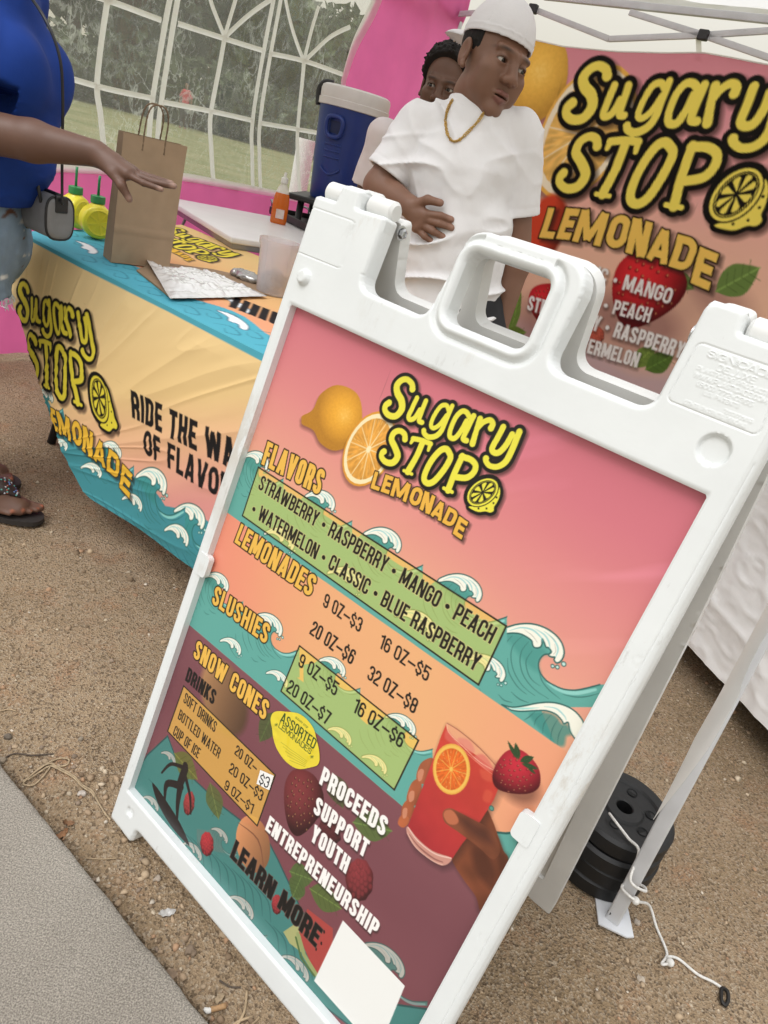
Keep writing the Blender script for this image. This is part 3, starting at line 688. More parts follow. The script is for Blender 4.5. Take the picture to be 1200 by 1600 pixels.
def panel_mesh(xs, ys, hfun, d_back):
    """closed moulded panel from a height field over its outline: clean silhouette, side walls and a flat back"""
    X, Y = np.meshgrid(xs, ys, indexing='ij')
    def sdf(X, Y): return np.maximum(np.maximum(sd_poly(X, Y, F_OUT), -sd_poly(X, Y, F_HOLE)), -sd_poly(X, Y, F_OPEN))
    D = sdf(X, Y)
    dx = np.gradient(xs)[:, None] * np.ones_like(Y); dy = np.gradient(ys)[None, :] * np.ones_like(X)
    cell = np.maximum(dx, dy)
    gx = np.gradient(D, xs, axis=0); gy = np.gradient(D, ys, axis=1); gl = np.maximum(np.hypot(gx, gy), .3)
    near = np.abs(D) < .75 * cell
    X2 = np.where(near, X - gx / gl * D, X); Y2 = np.where(near, Y - gy / gl * D, Y)
    for _ in range(2):
        D2 = sdf(X2, Y2); X2 = np.where(near, X2 - gx / gl * D2, X2); Y2 = np.where(near, Y2 - gy / gl * D2, Y2)
    keep_v = (D < 0) | near
    H = hfun(X2, Y2)
    F = grid_faces(len(xs), len(ys)); kv = keep_v.ravel(); F = F[kv[F].all(1)]
    V = np.stack([X2, Y2, H], -1).reshape(-1, 3)
    used = np.zeros(len(V), bool); used[F.ravel()] = True; mp = -np.ones(len(V), int); mp[used] = np.arange(used.sum())
    V = V[used]; F = mp[F]; n = len(V)
    B = V.copy(); B[:, 2] = d_back
    E = np.concatenate([F[:, [0, 1]], F[:, [1, 2]], F[:, [2, 3]], F[:, [3, 0]]])
    key = np.sort(E, 1); _, inv, ct = np.unique(key[:, 0] * (n + 1) + key[:, 1], return_inverse=True, return_counts=True)
    be = E[ct[inv] == 1]
    side = np.stack([be[:, 1], be[:, 0], be[:, 0] + n, be[:, 1] + n], 1)
    return np.concatenate([V, B]), np.concatenate([F, F[:, ::-1] + n, side])

BOXL = round_poly([(.527, .954, .006), (.619, .954, .006), (.612, 1.016, .006), (.530, 1.016, .006)])
def emb_text(X, Y, txt, bl, br, h, t=.13):
    w = (X > bl[0] - .004) & (X < br[0] + .004) & (Y > bl[1] - .003) & (Y < bl[1] + h + .003)
    out = np.zeros(X.shape)
    if not w.any(): return out
    lo, hi = .2, 6
    L = (br[0] - bl[0]) / h
    for _ in range(30):
        k = (lo + hi) / 2
        if sum(glyph(c, k, t)[0] for c in txt) + .09 * (len(txt) - 1) < L: lo = k
        else: hi = k
    x = 0; d = np.full(w.sum(), 9.0); Xw, Yw = (X[w] - bl[0]) / h, (Y[w] - bl[1]) / h
    for ch in txt:
        wd, S = glyph(ch, k, t)
        if S: d = np.minimum(d, sd_strokes(Xw - x, Yw, S, t))
        x += wd + .09
    out[w] = np.clip(.5 - d * h / .0008, 0, 1); return out
def front_h(X, Y):
    do, dh, dp = -sd_poly(X, Y, F_OUT), sd_poly(X, Y, F_HOLE), sd_poly(X, Y, F_OPEN)
    ro = np.where(X > .625, .013, .0065)
    h = .015 - rnd(do, ro) - rnd(dh, .005) - rnd(dp, .0025)
    grip = (np.abs(X - .305) < .048) & (Y > 1.02)
    ring = np.exp(-((dh - .0165) / .0035) ** 2) * .0055; h = h - np.where(grip, 0, ring)
    h = h + .0025 * np.exp(-((dh - .0075) / .004) ** 2)
    for cx, cy, r, dep in ((.590, .927, .0165, -.006), (.021, -.021, .009, -.005)):
        q = np.hypot(X - cx, Y - cy); h = h + dep * np.clip((r - q) / .003, 0, 1) 
    q = np.hypot(X - .009, Y - .926); h = h + .008 * np.clip((.011 - q) / .003, 0, 1)
    for box in (BOXL, BOXL * [-1, 1] + [.610 - .018, 0]): h = h - .0012 * np.clip(1 - np.abs(sd_poly(X, Y, box)) / .0011, 0, 1)
    for cy in (.70, .50, .30, .12):                                   # ejector rings on the rails
        for cx in (-.012, .622): q = np.hypot(X - cx, Y - cy); h = h - .0006 * np.clip(1 - np.abs(q - .005) / .0012, 0, 1)
    h = h - .0010 * np.clip(1 - np.abs(X - .628) / .0012, 0, 1) * (Y < .93)
    for a in (('SIGNICADE', (.543, 1.0055), (.607, 1.0055), .0072, .15), ('DELUXE', (.557, .9965), (.594, .9965), .0066, .15), ('PLASTICADE PRODUCTS', (.540, .9905), (.612, .9905), .0044, .13), ('WWW.PLASTICADE.COM', (.540, .9838), (.612, .9838), .0050, .12),
              ('(800) 772-0355', (.547, .9768), (.602, .9768), .0050, .13), ('U.S. PATENTS', (.557, .9712), (.592, .9712), .0042, .13), ('7,537,569', (.581, .9625), (.609, .9625), .0040, .13), ('OTHER PATENTS PENDING', (.544, .9565), (.606, .9565), .0042, .12)):
        h = h + .0008 * emb_text(X, Y, *a)
    h = h - .0009 * emb_text(X, Y, 'FILL WITH SAND', (.277, 1.0365), (.338, 1.0365), .0062, .10)
    return h
def axis(segs):
    out = []
    for a, b, st in segs: out.append(np.arange(a, b - st * .5, st))
    return np.concatenate(out + [[segs[-1][1]]])
fx = axis([(-.026, .21, .0024), (.21, .405, .0014), (.405, .52, .0024), (.52, .646, .0009)])
fy = axis([(-.078, .90, .0030), (.90, .948, .0016), (.948, 1.06, .0009)])
V, F = panel_mesh(fx, fy, front_h, -.014)
front = sharp(mesh_obj('front_frame', V - SO, F, M_WHITE, sign), 50)
# a knuckle of the front panel over each ear
for s0, s1 in ((.020, .054), (.520, .556)):
    k = MB(); k.lathe([(0, s0), (.013, s0), (.015, s0 + .002), (.015, s1 - .002), (.013, s1), (0, s1)], c=(-SO[0], 1.044 - SO[1], -.004 - SO[2]), n=24, rot=Matrix(((0, 0, 1), (1, 0, 0), (0, 1, 0)))); sharp(k.build('hinge_knuckle', M_WHITE, sign), 40)
# back panel: the same outline, hinged at the top and swung back
HINGE = (1.042, -.0165); ANG = 2 * SLEAN
bx = axis([(-.026, .646, .0045)]); by = axis([(-.078, 1.06, .0045)])
V, F = panel_mesh(bx, by, lambda X, Y: .015 - rnd(-sd_poly(X, Y, F_OUT), .007) - rnd(sd_poly(X, Y, F_HOLE), .005) - rnd(sd_poly(X, Y, F_OPEN), .003), -.013)
def swing(V):
    V = np.array(V, float); dt, dd = V[:, 1] - HINGE[0], -(V[:, 2] - HINGE[1])
    V[:, 1], V[:, 2] = HINGE[0] + dt * math.cos(ANG) - dd * math.sin(ANG), HINGE[1] + dt * math.sin(ANG) + dd * math.cos(ANG)
    return V
V = swing(V); F = F[:, ::-1]
M_WHITE2 = mat('white_moulded_plastic_back', (.70, .70, .68), rough=.5, var=.10, vscale=9, bump=.10, bscale=90); scuffs(M_WHITE2)
backf = sharp(mesh_obj('back_frame', V - SO, F, M_WHITE2, sign), 50)
for s0, s1 in ((-.020, .016), (.058, .103), (.562, .630)):
    k = MB(); k.lathe([(0, s0), (.010, s0), (.014, s0 + .004), (.014, s1 - .004), (.010, s1), (0, s1)], c=(-SO[0], 1.044 - SO[1], -.010 - SO[2]), n=24, rot=Matrix(((0, 0, 1), (1, 0, 0), (0, 1, 0)))); sharp(k.build('hinge_barrel', M_WHITE2, sign), 40)
M_STEEL = mat('zinc_steel', (.55, .56, .57), rough=.32, metal=1.0, var=.2, vscale=40)
for s0 in (.107, .510):
    k = MB(); ax = Matrix(((0, 0, 1), (1, 0, 0), (0, 1, 0)))
    k.lathe([(0, 0), (.0098, 0), (.0098, .0016), (.007, .002)], c=(s0 - SO[0], 1.025 - SO[1], -.026), n=24, rot=ax)
    k.lathe([(0, .002), (.0066, .002), (.0066, .007), (.0045, .008), (.0035, .006), (0, .006)], c=(s0 - SO[0], 1.025 - SO[1], -.026), n=6, rot=ax)
    k.build('hinge_bolt', M_STEEL, sign)
# boards behind the print, retainer tabs, inner brackets
k = MB(); k.box((.302 - SO[0], .447 - SO[1], -.0045), (.618, .890, .004)); k.build('board', mat('board', (.7, .7, .68), .6, var=.05), sign)
v = MB(); v.box((.302, .447, -.004), (.618, .890, .004)); vv = swing(v.v) - SO
mesh_obj('back_board', vv, v.f, mat('board_back', (.66, .64, .60), .6, var=.08, vscale=6), sign, smooth=False)
for (s0, t0, flip) in ((.0, .463, 1), (.603, .458, -1)):
    k = MB(); out = round_poly([(s0 - .014 * flip, t0 - .019, .003), (s0 + .011 * flip, t0 - .018, .006), (s0 + .011 * flip, t0 + .018, .006), (s0 - .014 * flip, t0 + .019, .003)])
    if flip < 0: out = out[::-1]
    k.prism([(p[0] - SO[0], p[1] - SO[1]) for p in out], .006, .0165); sharp(k.build('retainer_tab', M_WHITE, sign), 40)

# ------------------------------------------------------------------ the printed price list
cv = Canvas(-.003, .002, .608, .888, .0009)
PXM = .00088                                                   # one photo pixel on the print, in metres
def zA(x, y): return SP(160 + x / 2.4, 680 + y / 2.4)
def zB(x, y): return SP(400 + x / 2.143, 850 + y / 2.143)
def zC(x, y): return SP(160 + x / 2.2222, 1150 + y / 2.2222)
def zD(x, y): return SP(620 + x / 4.615, 1100 + y / 4.615)
def zE(x, y): return SP(740 + x / 5.4545, 940 + y / 5.4545)
def zK(x, y): return SP(160 + x / 6, 1180 + y / 6)
def Z(fn): return lambda P: np.array([fn(*p) for p in np.atleast_2d(P)]) if np.ndim(P) > 1 else np.array(fn(*P))
XX, YY = cv.all()
def ramp(q, stops):
    xs = [s[0] for s in stops]; return np.stack([np.interp(q, xs, [s[1][c] for s in stops]) for c in range(3)], -1)
def hplane(a, b):
    a, b = SP(*a), SP(*b); n = np.array([-(b - a)[1], (b - a)[0]]); n /= np.linalg.norm(n)
    if n[1] < 0: n = -n
    return lambda X, Y: -((X - a[0]) * n[0] + (Y - a[1]) * n[1])          # negative above the line
L1 = hplane((365, 808), (883, 1173)); L2 = hplane((299.5, 979.5), (624, 1256))
nz = fbm(np.stack([XX * 4, YY * 9, 0 * XX], -1), 3, 3)
q = YY + .10 * (XX - .3) + .012 * nz
c1 = ramp(q, [(.42, (235, 168, 116)), (.55, (236, 172, 124)), (.64, (232, 158, 132)), (.74, (224, 134, 130)), (.84, (212, 112, 124)), (.92, (206, 104, 120))])
glare_streak = np.clip(fbm(np.stack([(XX * .82 + YY * .57) * 5, (YY * .82 - XX * .57) * 34, 0 * XX], -1), 3, 9), 0, 1) * np.clip((XX - .22) * 3, 0, 1) * np.clip((YY - .62) * 6, 0, 1)
c1 = c1 + glare_streak[..., None] * np.array([16, 16, 22])  # diagonal glare streaks painted into the print colour at upper right
q2 = XX + .25 * (YY - .5) + .02 * nz
c2 = ramp(q2, [(.0, (238, 138, 112)), (.10, (238, 148, 114)), (.24, (236, 168, 116)), (.42, (236, 172, 116)), (.58, (238, 158, 118))])
c2 = c2 * (1 - .0 * YY[..., None]) + np.clip((.36 - YY) * 3, 0, 1)[..., None] * (XX > .4)[..., None] * np.array([6, -22, 4])
c3 = ramp(YY, [(.0, (126, 68, 74)), (.25, (124, 70, 78)), (.5, (140, 86, 92))]) + nz[..., None] * 3
m1 = cv.cov(L1(XX, YY))[..., None]; m2 = cv.cov(L2(XX, YY))[..., None]
cv.img = c3 * (1 - m2) + (c2 * (1 - m1) + c1 * m1) * m2
P1 = L1
P2 = lambda X, Y: np.maximum(L2(X, Y), -L1(X, Y))
P3 = lambda X, Y: -L2(X, Y)
fE = Z(zE); tip = fE(np.array([[705, 522.]]))[0]
def inst(px, s):
    t = SP(*px); return lambda P: t + (fE(P) - tip) * s
# first band: the big breaker at the right and the smaller ones behind the flavour box
cv.poly([SP(*p) for p in ((360, 745), (410, 745), (500, 800), (620, 880), (740, 960), (800, 1000), (883, 1200), (740, 1120), (340, 850))], TEAL, clip=P1)
wave(cv, fE, clip=P1, left=0); low_wave(cv, fE, clip=P1)
for px, s in (((745, 941), .80), ((620, 864), .80), ((518, 799), .72), ((415, 735), .72)): wave(cv, inst(px, s), clip=P1, left=-40, tail=1075, depth=1500, drops=px[0] < 600)
for px, s in (((782, 1066), .75), ((672, 996), .8), ((560, 925), .8), ((455, 860), .8)): wave(cv, inst(px, s), clip=P1, body=False)
# second band
cv.poly([SP(*p) for p in ((300, 940), (345, 925), (352, 955), (378, 990), (425, 1030), (500, 1085), (560, 1120), (640, 1190), (700, 1260), (790, 1330), (800, 1420), (600, 1260), (280, 985))], TEAL, clip=P2)
wave(cv, inst((535, 1058), .62), clip=P2, left=-60, tail=1075, depth=1500); wave(cv, inst((644, 1150), .62), clip=P2, left=-60, tail=1075, depth=1500)
wave(cv, inst((436, 995), .80), clip=P2, left=-300, tail=1075, depth=1100); wave(cv, inst((353, 925), .72), clip=P2, left=-100, tail=1100, depth=1100, drops=False)
wave(cv, inst((373, 1024), .62), clip=P2, body=False); wave(cv, inst((446, 1075), .58), clip=P2, body=False, drops=False)
for px in ((545, 1165), (600, 1210)): wave(cv, inst(px, .55), clip=P2, body=False)
cv.poly([SP(*p) for p in ((770, 1300), (790, 1302), (815, 1300), (800, 1345), (770, 1400), (750, 1390))], TEAL, ow=3 * PXM, oc=INK, clip=P2)
# third band, seen through a dark glaze
DIM = ((60, 40, 44), .30)
lowteal = (66, 128, 122)
cv.poly([SP(*p) for p in ((262, 1150), (275, 1185), (300, 1215), (350, 1262), (380, 1285), (412, 1300), (435, 1345), (470, 1420), (505, 1470), (560, 1500), (620, 1570), (690, 1580), (720, 1570), (700, 1720), (150, 1300), (230, 1180))], lowteal, ow=3 * PXM, oc=(44, 84, 82), clip=P3)
for px, s in (((272, 1196), .5), ((245, 1268), .55), ((353, 1318), .5), ((312, 1345), .6), ((392, 1437), .7), ((478, 1534), .7), ((625, 1528), .85)):
    wave(cv, inst(px, s), clip=P3, body=px[0] in (353, 392, 625), dim=((96, 90, 88), .42), drops=False, left=-200, tail=1075, depth=760, teal=(84, 150, 140))
for k_ in range(26):
    x0, y0 = 250 + k_ * 13, 1225 + k_ * 13 + (k_ * 37 % 40)
    cv.line(crv([SP(x0 - 18, y0 - 8), SP(x0, y0 + 14), SP(x0 + 4, y0 + 46)], n=4), np.array([1, 3.2, 1]) * PXM, (40, 88, 86), .6, clip=P3)
u = 1 / 2.2222 * PXM
def dk(c, f=.62): return tuple(np.array(c) * f + np.array((60, 34, 38)) * (1 - f) * .9)
cv.ell(zA(455, 985), .062, .050, -.6, lambda X, Y: np.array([118, 88, 52.]) * (1.15 - .5 * np.clip((X - zA(455, 985)[0]) / .06, -1, 1))[..., None], .8, soft=.012)
p_leaf(cv, zA(640, 1040), zA(590, 1150), .016, (74, 92, 46), .8); p_leaf(cv, zC(250, 60), zC(330, 150), .022, (104, 108, 44), .85); p_leaf(cv, zK(1010, 260), zK(1090, 600), .020, (92, 100, 50), .9)
p_leaf(cv, zC(800, 130), zC(835, 250), .020, (70, 82, 44), .7)
p_berry(cv, zC(690, 235), 92 * u, 128 * u, .15, (120, 46, 48), .95, 'straw'); p_berry(cv, zC(790, 330), 50 * u, 40 * u, .1, (96, 42, 44), .8, 'rasp')
p_berry(cv, zC(892, 500), 56 * u, 80 * u, .1, (140, 50, 54), .95, 'rasp'); p_leaf(cv, zC(870, 300), zC(1005, 330), .020, (88, 110, 54), .9)
p_berry(cv, zK(812, 450), 86 / 6 * PXM, 150 / 6 * PXM, .1, (170, 60, 60), 1, 'rasp'); p_berry(cv, zK(980, 832), 104 / 6 * PXM, 142 / 6 * PXM, .15, (186, 50, 56), 1, 'rasp')
cv.ell(zC(522, 375), 92 * u, 112 * u, .3, lambda X, Y: np.array([176, 112, 70.]) * (1.05 - .35 * np.clip((X - zC(522, 375)[0]) / .05, -1, 1))[..., None], .95); cv.line(crv([zC(470, 300), zC(540, 360), zC(560, 460)], n=4), np.array([2, 8, 2]) * u, (120, 70, 50), .8)
p_leaf(cv, zC(650, 470), zC(730, 500), .018, (84, 104, 52), .95); p_leaf(cv, zC(700, 545), zC(650, 520), .016, (96, 116, 60), .95); p_leaf(cv, zC(720, 530), zC(830, 600), .020, (88, 104, 50), .95); p_leaf(cv, zC(690, 490), zC(660, 560), .016, (80, 98, 50), .95)
p_berry(cv, zC(606, 585), 26 * u, 40 * u, .2, (170, 54, 58), 1, 'rasp')
cv.poly([zC(*p) for p in ((628, 680), (672, 650), (700, 690), (690, 750), (650, 720))], (170, 170, 110)); cv.poly([zC(*p) for p in ((680, 690), (712, 600), (800, 668), (800, 720), (745, 830), (735, 815))], (176, 66, 60))
cv.line(np.array([zC(680, 690), zC(700, 760), zC(740, 825)]), 20 * u, (150, 160, 100)); cv.line(np.array([zC(672, 700), zC(690, 770), zC(735, 832)]), 10 * u, (84, 110, 60))
for p in ((735, 680), (760, 720), (770, 680), (742, 740)): cv.ell(zC(*p), 4 * u, 7 * u, .3, (40, 20, 20))
# surfer
K = 1 / 6 * PXM; BLK = (40, 30, 28)
cv.poly([zK(*p) for p in crv([(468, 282), (490, 276), (600, 430), (730, 640), (812, 828), (790, 830), (640, 660), (520, 450)], True, 4)], BLK)
for pts, w in (([(778, 120), (752, 200), (722, 285)], [100, 110, 100]), ([(745, 110), (640, 84), (556, 165)], [52, 40, 24]), ([(782, 215), (822, 390), (828, 550)], [56, 40, 20]), ([(735, 290), (606, 268), (584, 420)], [100, 76, 30]), ([(728, 300), (706, 450), (700, 610)], [100, 66, 28])):
    cv.line(crv([zK(*p) for p in pts], n=5), np.array(w) * K, BLK)
cv.ell(zK(778, 100), 44 * K, 46 * K, 0, BLK)
# fruit and emblem at the top
p_orange(cv, SP(526, 653), 52 * PXM, SP(471, 655)); p_slice(cv, SP(576, 702), 43 * PXM, 62 * PXM, -.18)
EMF = Z(lambda x, y: SP(560 + x / 4.2857, 570 + y / 4.2857))
emblem(cv, EMF)
# boxes
GL = (232, 208, 66)
for box, al in ((((403.75, 730), (791, 978.3), (747.7, 1070), (378.75, 805.8)), .50), (((468, 1009), (653.75, 1157), (616, 1234), (439, 1080)), .50), (((287, 1071.7), (430, 1211), (401.7, 1290.4), (262, 1142.5)), .82)):
    P = [SP(*p) for p in box]; c = GL if al < .6 else (226, 172, 72)
    cv.poly(P, c, al); P2_ = P + [P[0]]
    for a_, b_ in zip(P2_[:-1], P2_[1:]): cv.line(np.array([a_, b_]), 2.6 * PXM, (40, 34, 20))
DKT = (26, 22, 18); AMB = (240, 184, 72)
def T(txt, bl, tl, br, col=DKT, **kw): cv.text(txt, SP(*bl), SP(*br), SP(*tl), col, **kw)
HD = dict(t=.185, ow=2.2 * PXM, oc=(36, 26, 14), sp=.085)
T('FLAVORS', (408, 725), (418.5, 689), (498, 774), AMB, **HD)
T('STRAWBERRY \u2022 RASPBERRY \u2022 MANGO \u2022 PEACH', (402.5, 763.5), (410, 742), (766, 1006.5), t=.15, ow=.9 * PXM, oc=(214, 200, 130)); T('\u2022 WATERMELON \u2022 CLASSIC \u2022 BLUE RASPBERRY', (391, 803.5), (398, 782), (743, 1050), t=.15, ow=.9 * PXM, oc=(214, 200, 130))
T('LEMONADES', (366, 847), (377, 817.5), (484, 933), AMB, **HD)
SM = dict(t=.135)
T('9 OZ\u2013$3', (503.75, 947), (509.5, 926), (562, 989), **SM); T('16 OZ\u2013$5', (591, 1011), (598, 990), (667, 1066), **SM); T('20 OZ\u2013$6', (483, 990), (491, 969), (549, 1039.5), **SM); T('32 OZ\u2013$8', (572.7, 1060), (580, 1038.5), (647, 1116.5), **SM)
T('SLUSHIES', (330, 942), (338, 914), (415, 1007), AMB, **HD)
T('9 OZ\u2013$5', (465, 1040), (471.5, 1020), (523.7, 1088.5), **SM); T('20 OZ\u2013$7', (446.7, 1079.6), (454, 1060.5), (511, 1134), **SM); T('16 OZ\u2013$6', (550, 1111), (558, 1090), (626, 1170), **SM)
T('SNOW CONES', (301, 1026), (309, 999), (413, 1126.5), AMB, **HD)
T('DRINKS', (289, 1063), (295, 1042), (333, 1102), (24, 18, 16), t=.19)
T('SOFT DRINKS', (286, 1096.7), (290.5, 1081.5), (335, 1145), t=.12); T('BOTTLED WATER', (277.5, 1122.5), (282, 1108), (341, 1185.5), t=.12); T('CUP OF ICE', (269.6, 1147.5), (274.6, 1133), (309, 1185.5), t=.12)
T('20 OZ\u2013', (366, 1178), (370.5, 1163), (399, 1209), t=.13); T('20 OZ\u2013$3', (357, 1206), (361.5, 1190.5), (408, 1253), t=.13); T('9 OZ\u2013$1', (349.6, 1232), (354, 1217.5), (393, 1272), t=.13)
SHW = dict(t=.20, shadow=(.0016, -.0024, .004, .6), sp=.08)
T('PROCEEDS', (498.4, 1224), (506.5, 1197), (599, 1308), (244, 240, 236), **SHW); T('SUPPORT', (488.5, 1269), (496.6, 1243.6), (569.5, 1341), (244, 240, 236), **SHW)
T('YOUTH', (484, 1312), (492, 1287), (540, 1366), (244, 240, 236), **SHW); T('ENTREPRENEURSHIP', (414, 1296), (422, 1273.75), (585, 1465.5), (244, 240, 236), **SHW)
T('LEARN MORE', (359.4, 1339), (369, 1312), (493, 1481), (24, 20, 18), t=.20, ow=1.2 * PXM, oc=(104, 74, 66))
# where the photograph has a code to scan the print keeps its plain white square
cv.poly([SP(535.75, 1438), SP(632.5, 1540.6), SP(590, 1644), SP(490.75, 1532.5)], (236, 236, 232))
# the hand with the drink
def D(pts, c, a=1, n=4, closed=True, **kw): cv.poly([zD(*p) for p in crv(pts, closed, n)], c, a, **kw)
def Dl(pts, w, c, a=1, **kw): cv.line(crv([zD(*p) for p in pts], n=5), np.asarray(w, float) / 4.615 * PXM, c, a, **kw)
SKN, SKD = (150, 78, 44), (92, 46, 30)
def skin(c, fall=.25):
    c = np.asarray(c, float)
    def f(X, Y): return c * (1 + fall * fbm(np.stack([X * 40, Y * 40, 0 * X], -1), 2, 4) * .5)[..., None]
    return f
D([(640, 760), (690, 860), (730, 950), (770, 1060), (805, 1120), (770, 1300), (650, 1500), (590, 1490), (570, 1390), (470, 1250), (400, 1120), (420, 1000), (560, 880)], (40, 22, 24), .45, soft=.012)
D([(640, 760), (690, 840), (730, 950), (770, 1060), (805, 1120), (780, 1300), (660, 1500), (600, 1490), (570, 1390), (470, 1250), (395, 1110), (440, 1000), (560, 880)], skin((128, 66, 40)))
D([(540, 1010), (600, 1030), (680, 1120), (720, 1240), (700, 1330), (640, 1300), (560, 1180)], skin(SKD), .8, soft=.010)
D([(720, 960), (760, 1060), (790, 1130), (770, 1260), (730, 1200), (715, 1080)], skin((96, 48, 30)), .7, soft=.010)
D([(260, 392), (200, 405), (160, 450), (140, 530), (165, 575), (230, 560), (260, 480)], skin((170, 90, 56))); D([(160, 540), (110, 565), (78, 640), (72, 700), (110, 740), (160, 700), (180, 600)], skin((166, 86, 52))); D([(90, 690), (48, 720), (32, 780), (40, 840), (95, 830), (130, 760)], skin((168, 86, 50))); D([(40, 800), (14, 830), (10, 868), (46, 892), (84, 862), (88, 820)], skin((186, 96, 54)))
for pts in ([(150, 500), (170, 470), (196, 480), (180, 545), (156, 555)], [(84, 660), (100, 628), (126, 632), (122, 690), (92, 706)], [(40, 780), (52, 750), (76, 756), (70, 812), (46, 826)]): D(pts, (214, 140, 108), .8)
cup = [(360, 138), (420, 172), (560, 290), (700, 425), (758, 492), (752, 560), (700, 690), (600, 850), (470, 1010), (402, 1112), (372, 1150), (320, 1164), (240, 1120), (130, 1030), (72, 930), (80, 880), (140, 720), (250, 430), (320, 230)]
cv.poly([zD(p[0] + 10, p[1] + 26) for p in cup], (30, 18, 20), .5, soft=.014)
def redf(X, Y):
    a = zD(360, 140); b = zD(300, 1100); t = np.clip((a[1] - Y) / (a[1] - b[1]), 0, 1); n_ = fbm(np.stack([X * 30, Y * 30, 0 * X], -1), 3, 2) * .5
    base = np.stack([206 - 26 * t, 62 - 18 * t, 46 + 2 * t], -1); return base * (1 + .10 * n_)[..., None]
cv.poly([zD(*p) for p in cup], redf)
D([(360, 140), (420, 172), (560, 290), (700, 425), (756, 492), (700, 470), (560, 360), (440, 270), (370, 200)], (236, 178, 130), .85)
for pts, c, al in (([(440, 250), (500, 250), (545, 290), (560, 350), (500, 330)], (226, 130, 112), .8), ([(555, 390), (610, 360), (660, 400), (700, 480), (640, 470)], (222, 110, 96), .8), ([(360, 180), (400, 230), (480, 300), (430, 300), (350, 250)], (220, 100, 86), .7), ([(600, 470), (680, 500), (690, 560), (620, 540)], (224, 96, 66), .5), ([(640, 620), (690, 640), (670, 710), (620, 690)], (222, 92, 62), .5)): D(pts, c, al, soft=.003)
Dl([(362, 138), (375, 205), (470, 300), (600, 420), (745, 500)], [4, 5, 4], (244, 190, 160), .9); Dl([(362, 138), (460, 200), (600, 320), (752, 488)], 5, (150, 70, 56), .9); Dl([(368, 200), (480, 330), (640, 470), (748, 545)], [3, 5, 3], (240, 150, 120), .8)
p_slice(cv, zD(392, 470), 134 / 4.615 * PXM, 176 / 4.615 * PXM, .12, flesh=(232, 104, 30), pith=(240, 188, 80), rind=(232, 168, 64), seg=9, shadow=False)
D([(80, 884), (150, 970), (260, 1060), (390, 1108), (372, 1150), (320, 1164), (240, 1120), (130, 1030), (72, 930)], (206, 150, 132), .92); Dl([(82, 890), (150, 985), (270, 1078), (392, 1112)], 8, (240, 200, 184), .9); Dl([(90, 940), (160, 1030), (260, 1110), (330, 1140)], [6, 14, 8], (120, 66, 60), .6); Dl([(76, 930), (140, 1036), (250, 1126), (330, 1160)], 5, (236, 190, 170), .9)
D([(330, 800), (345, 762), (390, 752), (440, 775), (560, 838), (640, 880), (710, 950), (745, 1060), (690, 1120), (600, 1040), (520, 980), (440, 920), (380, 880), (345, 850)], skin((132, 70, 44)))
D([(440, 800), (560, 850), (660, 920), (690, 1010), (600, 980), (500, 900)], skin((84, 44, 34)), .7, soft=.012)
D([(336, 806), (350, 768), (392, 762), (430, 800), (446, 846), (420, 872), (370, 862)], (196, 108, 72), .9, ow=2 * PXM / 2, oc=(150, 76, 50))
cv.ell(zD(865, 570), 150 / 4.615 * PXM, 120 / 4.615 * PXM, 0, (60, 30, 26), .5, soft=.014)
p_berry(cv, zD(846, 505), 138 / 4.615 * PXM, 165 / 4.615 * PXM, -.5, (184, 34, 50), 1, 'straw')
for a_, b_, w_ in (((870, 400), (800, 266), 14), ((880, 400), (856, 280), 20), ((890, 415), (988, 382), 22), ((900, 430), (1018, 468), 16), ((940, 450), (1000, 505), 10)): p_leaf(cv, zD(*a_), zD(*b_), w_ / 4.615 * PXM, (46, 74, 40))
cv.ell(zD(683, 752), 15 / 4.615 * PXM, 15 / 4.615 * PXM, 0, (90, 150, 130), ow=6 / 4.615 * PXM, oc=INK)

cv.img = (cv.img * .91 + cv.img.mean(-1, keepdims=True) * .09) * .965
M_PRINT = mat('printed_vinyl', 'Col', rough=.34, spec=.45, bump=.03, bscale=25)
X, Y = np.meshgrid(cv.xs, cv.ys, indexing='ij')
V = np.stack([X - SO[0], Y - SO[1], np.zeros_like(X)], -1).reshape(-1, 3)
mesh_obj('printed_poster', V, grid_faces(cv.nx, cv.ny), M_PRINT, sign, smooth=False, col=cv.linear().transpose(1, 0, 2).reshape(-1, 3))

def sticker(name, cv, outline, z, parent, label):
    X, Y = np.meshgrid(cv.xs, cv.ys, indexing='ij'); D_ = sd_poly(X, Y, outline); gx = np.gradient(D_, cv.res, axis=0); gy = np.gradient(D_, cv.res, axis=1)
    near = np.abs(D_) < .8 * cv.res; X = np.where(near, X - gx * D_, X); Y = np.where(near, Y - gy * D_, Y)
    kv = ((D_ < 0) | near).ravel(); F = grid_faces(cv.nx, cv.ny); F = F[kv[F].all(1)]
    V = np.stack([X - SO[0], Y - SO[1], z + .0008 * vnoise(np.stack([X * 60, Y * 60, 0 * X], -1), 4) ** 2], -1).reshape(-1, 3); C = cv.linear().transpose(1, 0, 2).reshape(-1, 3)
    used = np.zeros(len(V), bool); used[F.ravel()] = True; mp = np.cumsum(used) - 1
    o = mesh_obj(name, V[used], mp[F], M_PRINT, parent, True, C[used]); o['label'] = label; return o
ol = np.array([zA(*p) for p in crv([(634, 1058), (650, 1036), (690, 1036), (745, 1046), (790, 1092), (808, 1150), (816, 1196), (812, 1232), (785, 1244), (735, 1250), (690, 1222), (652, 1165), (640, 1110)], True, 5)])
c2_ = Canvas(ol[:, 0].min() - .002, ol[:, 1].min() - .002, ol[:, 0].max() + .002, ol[:, 1].max() + .002, .0006); c2_.img[:] = (220, 200, 58)
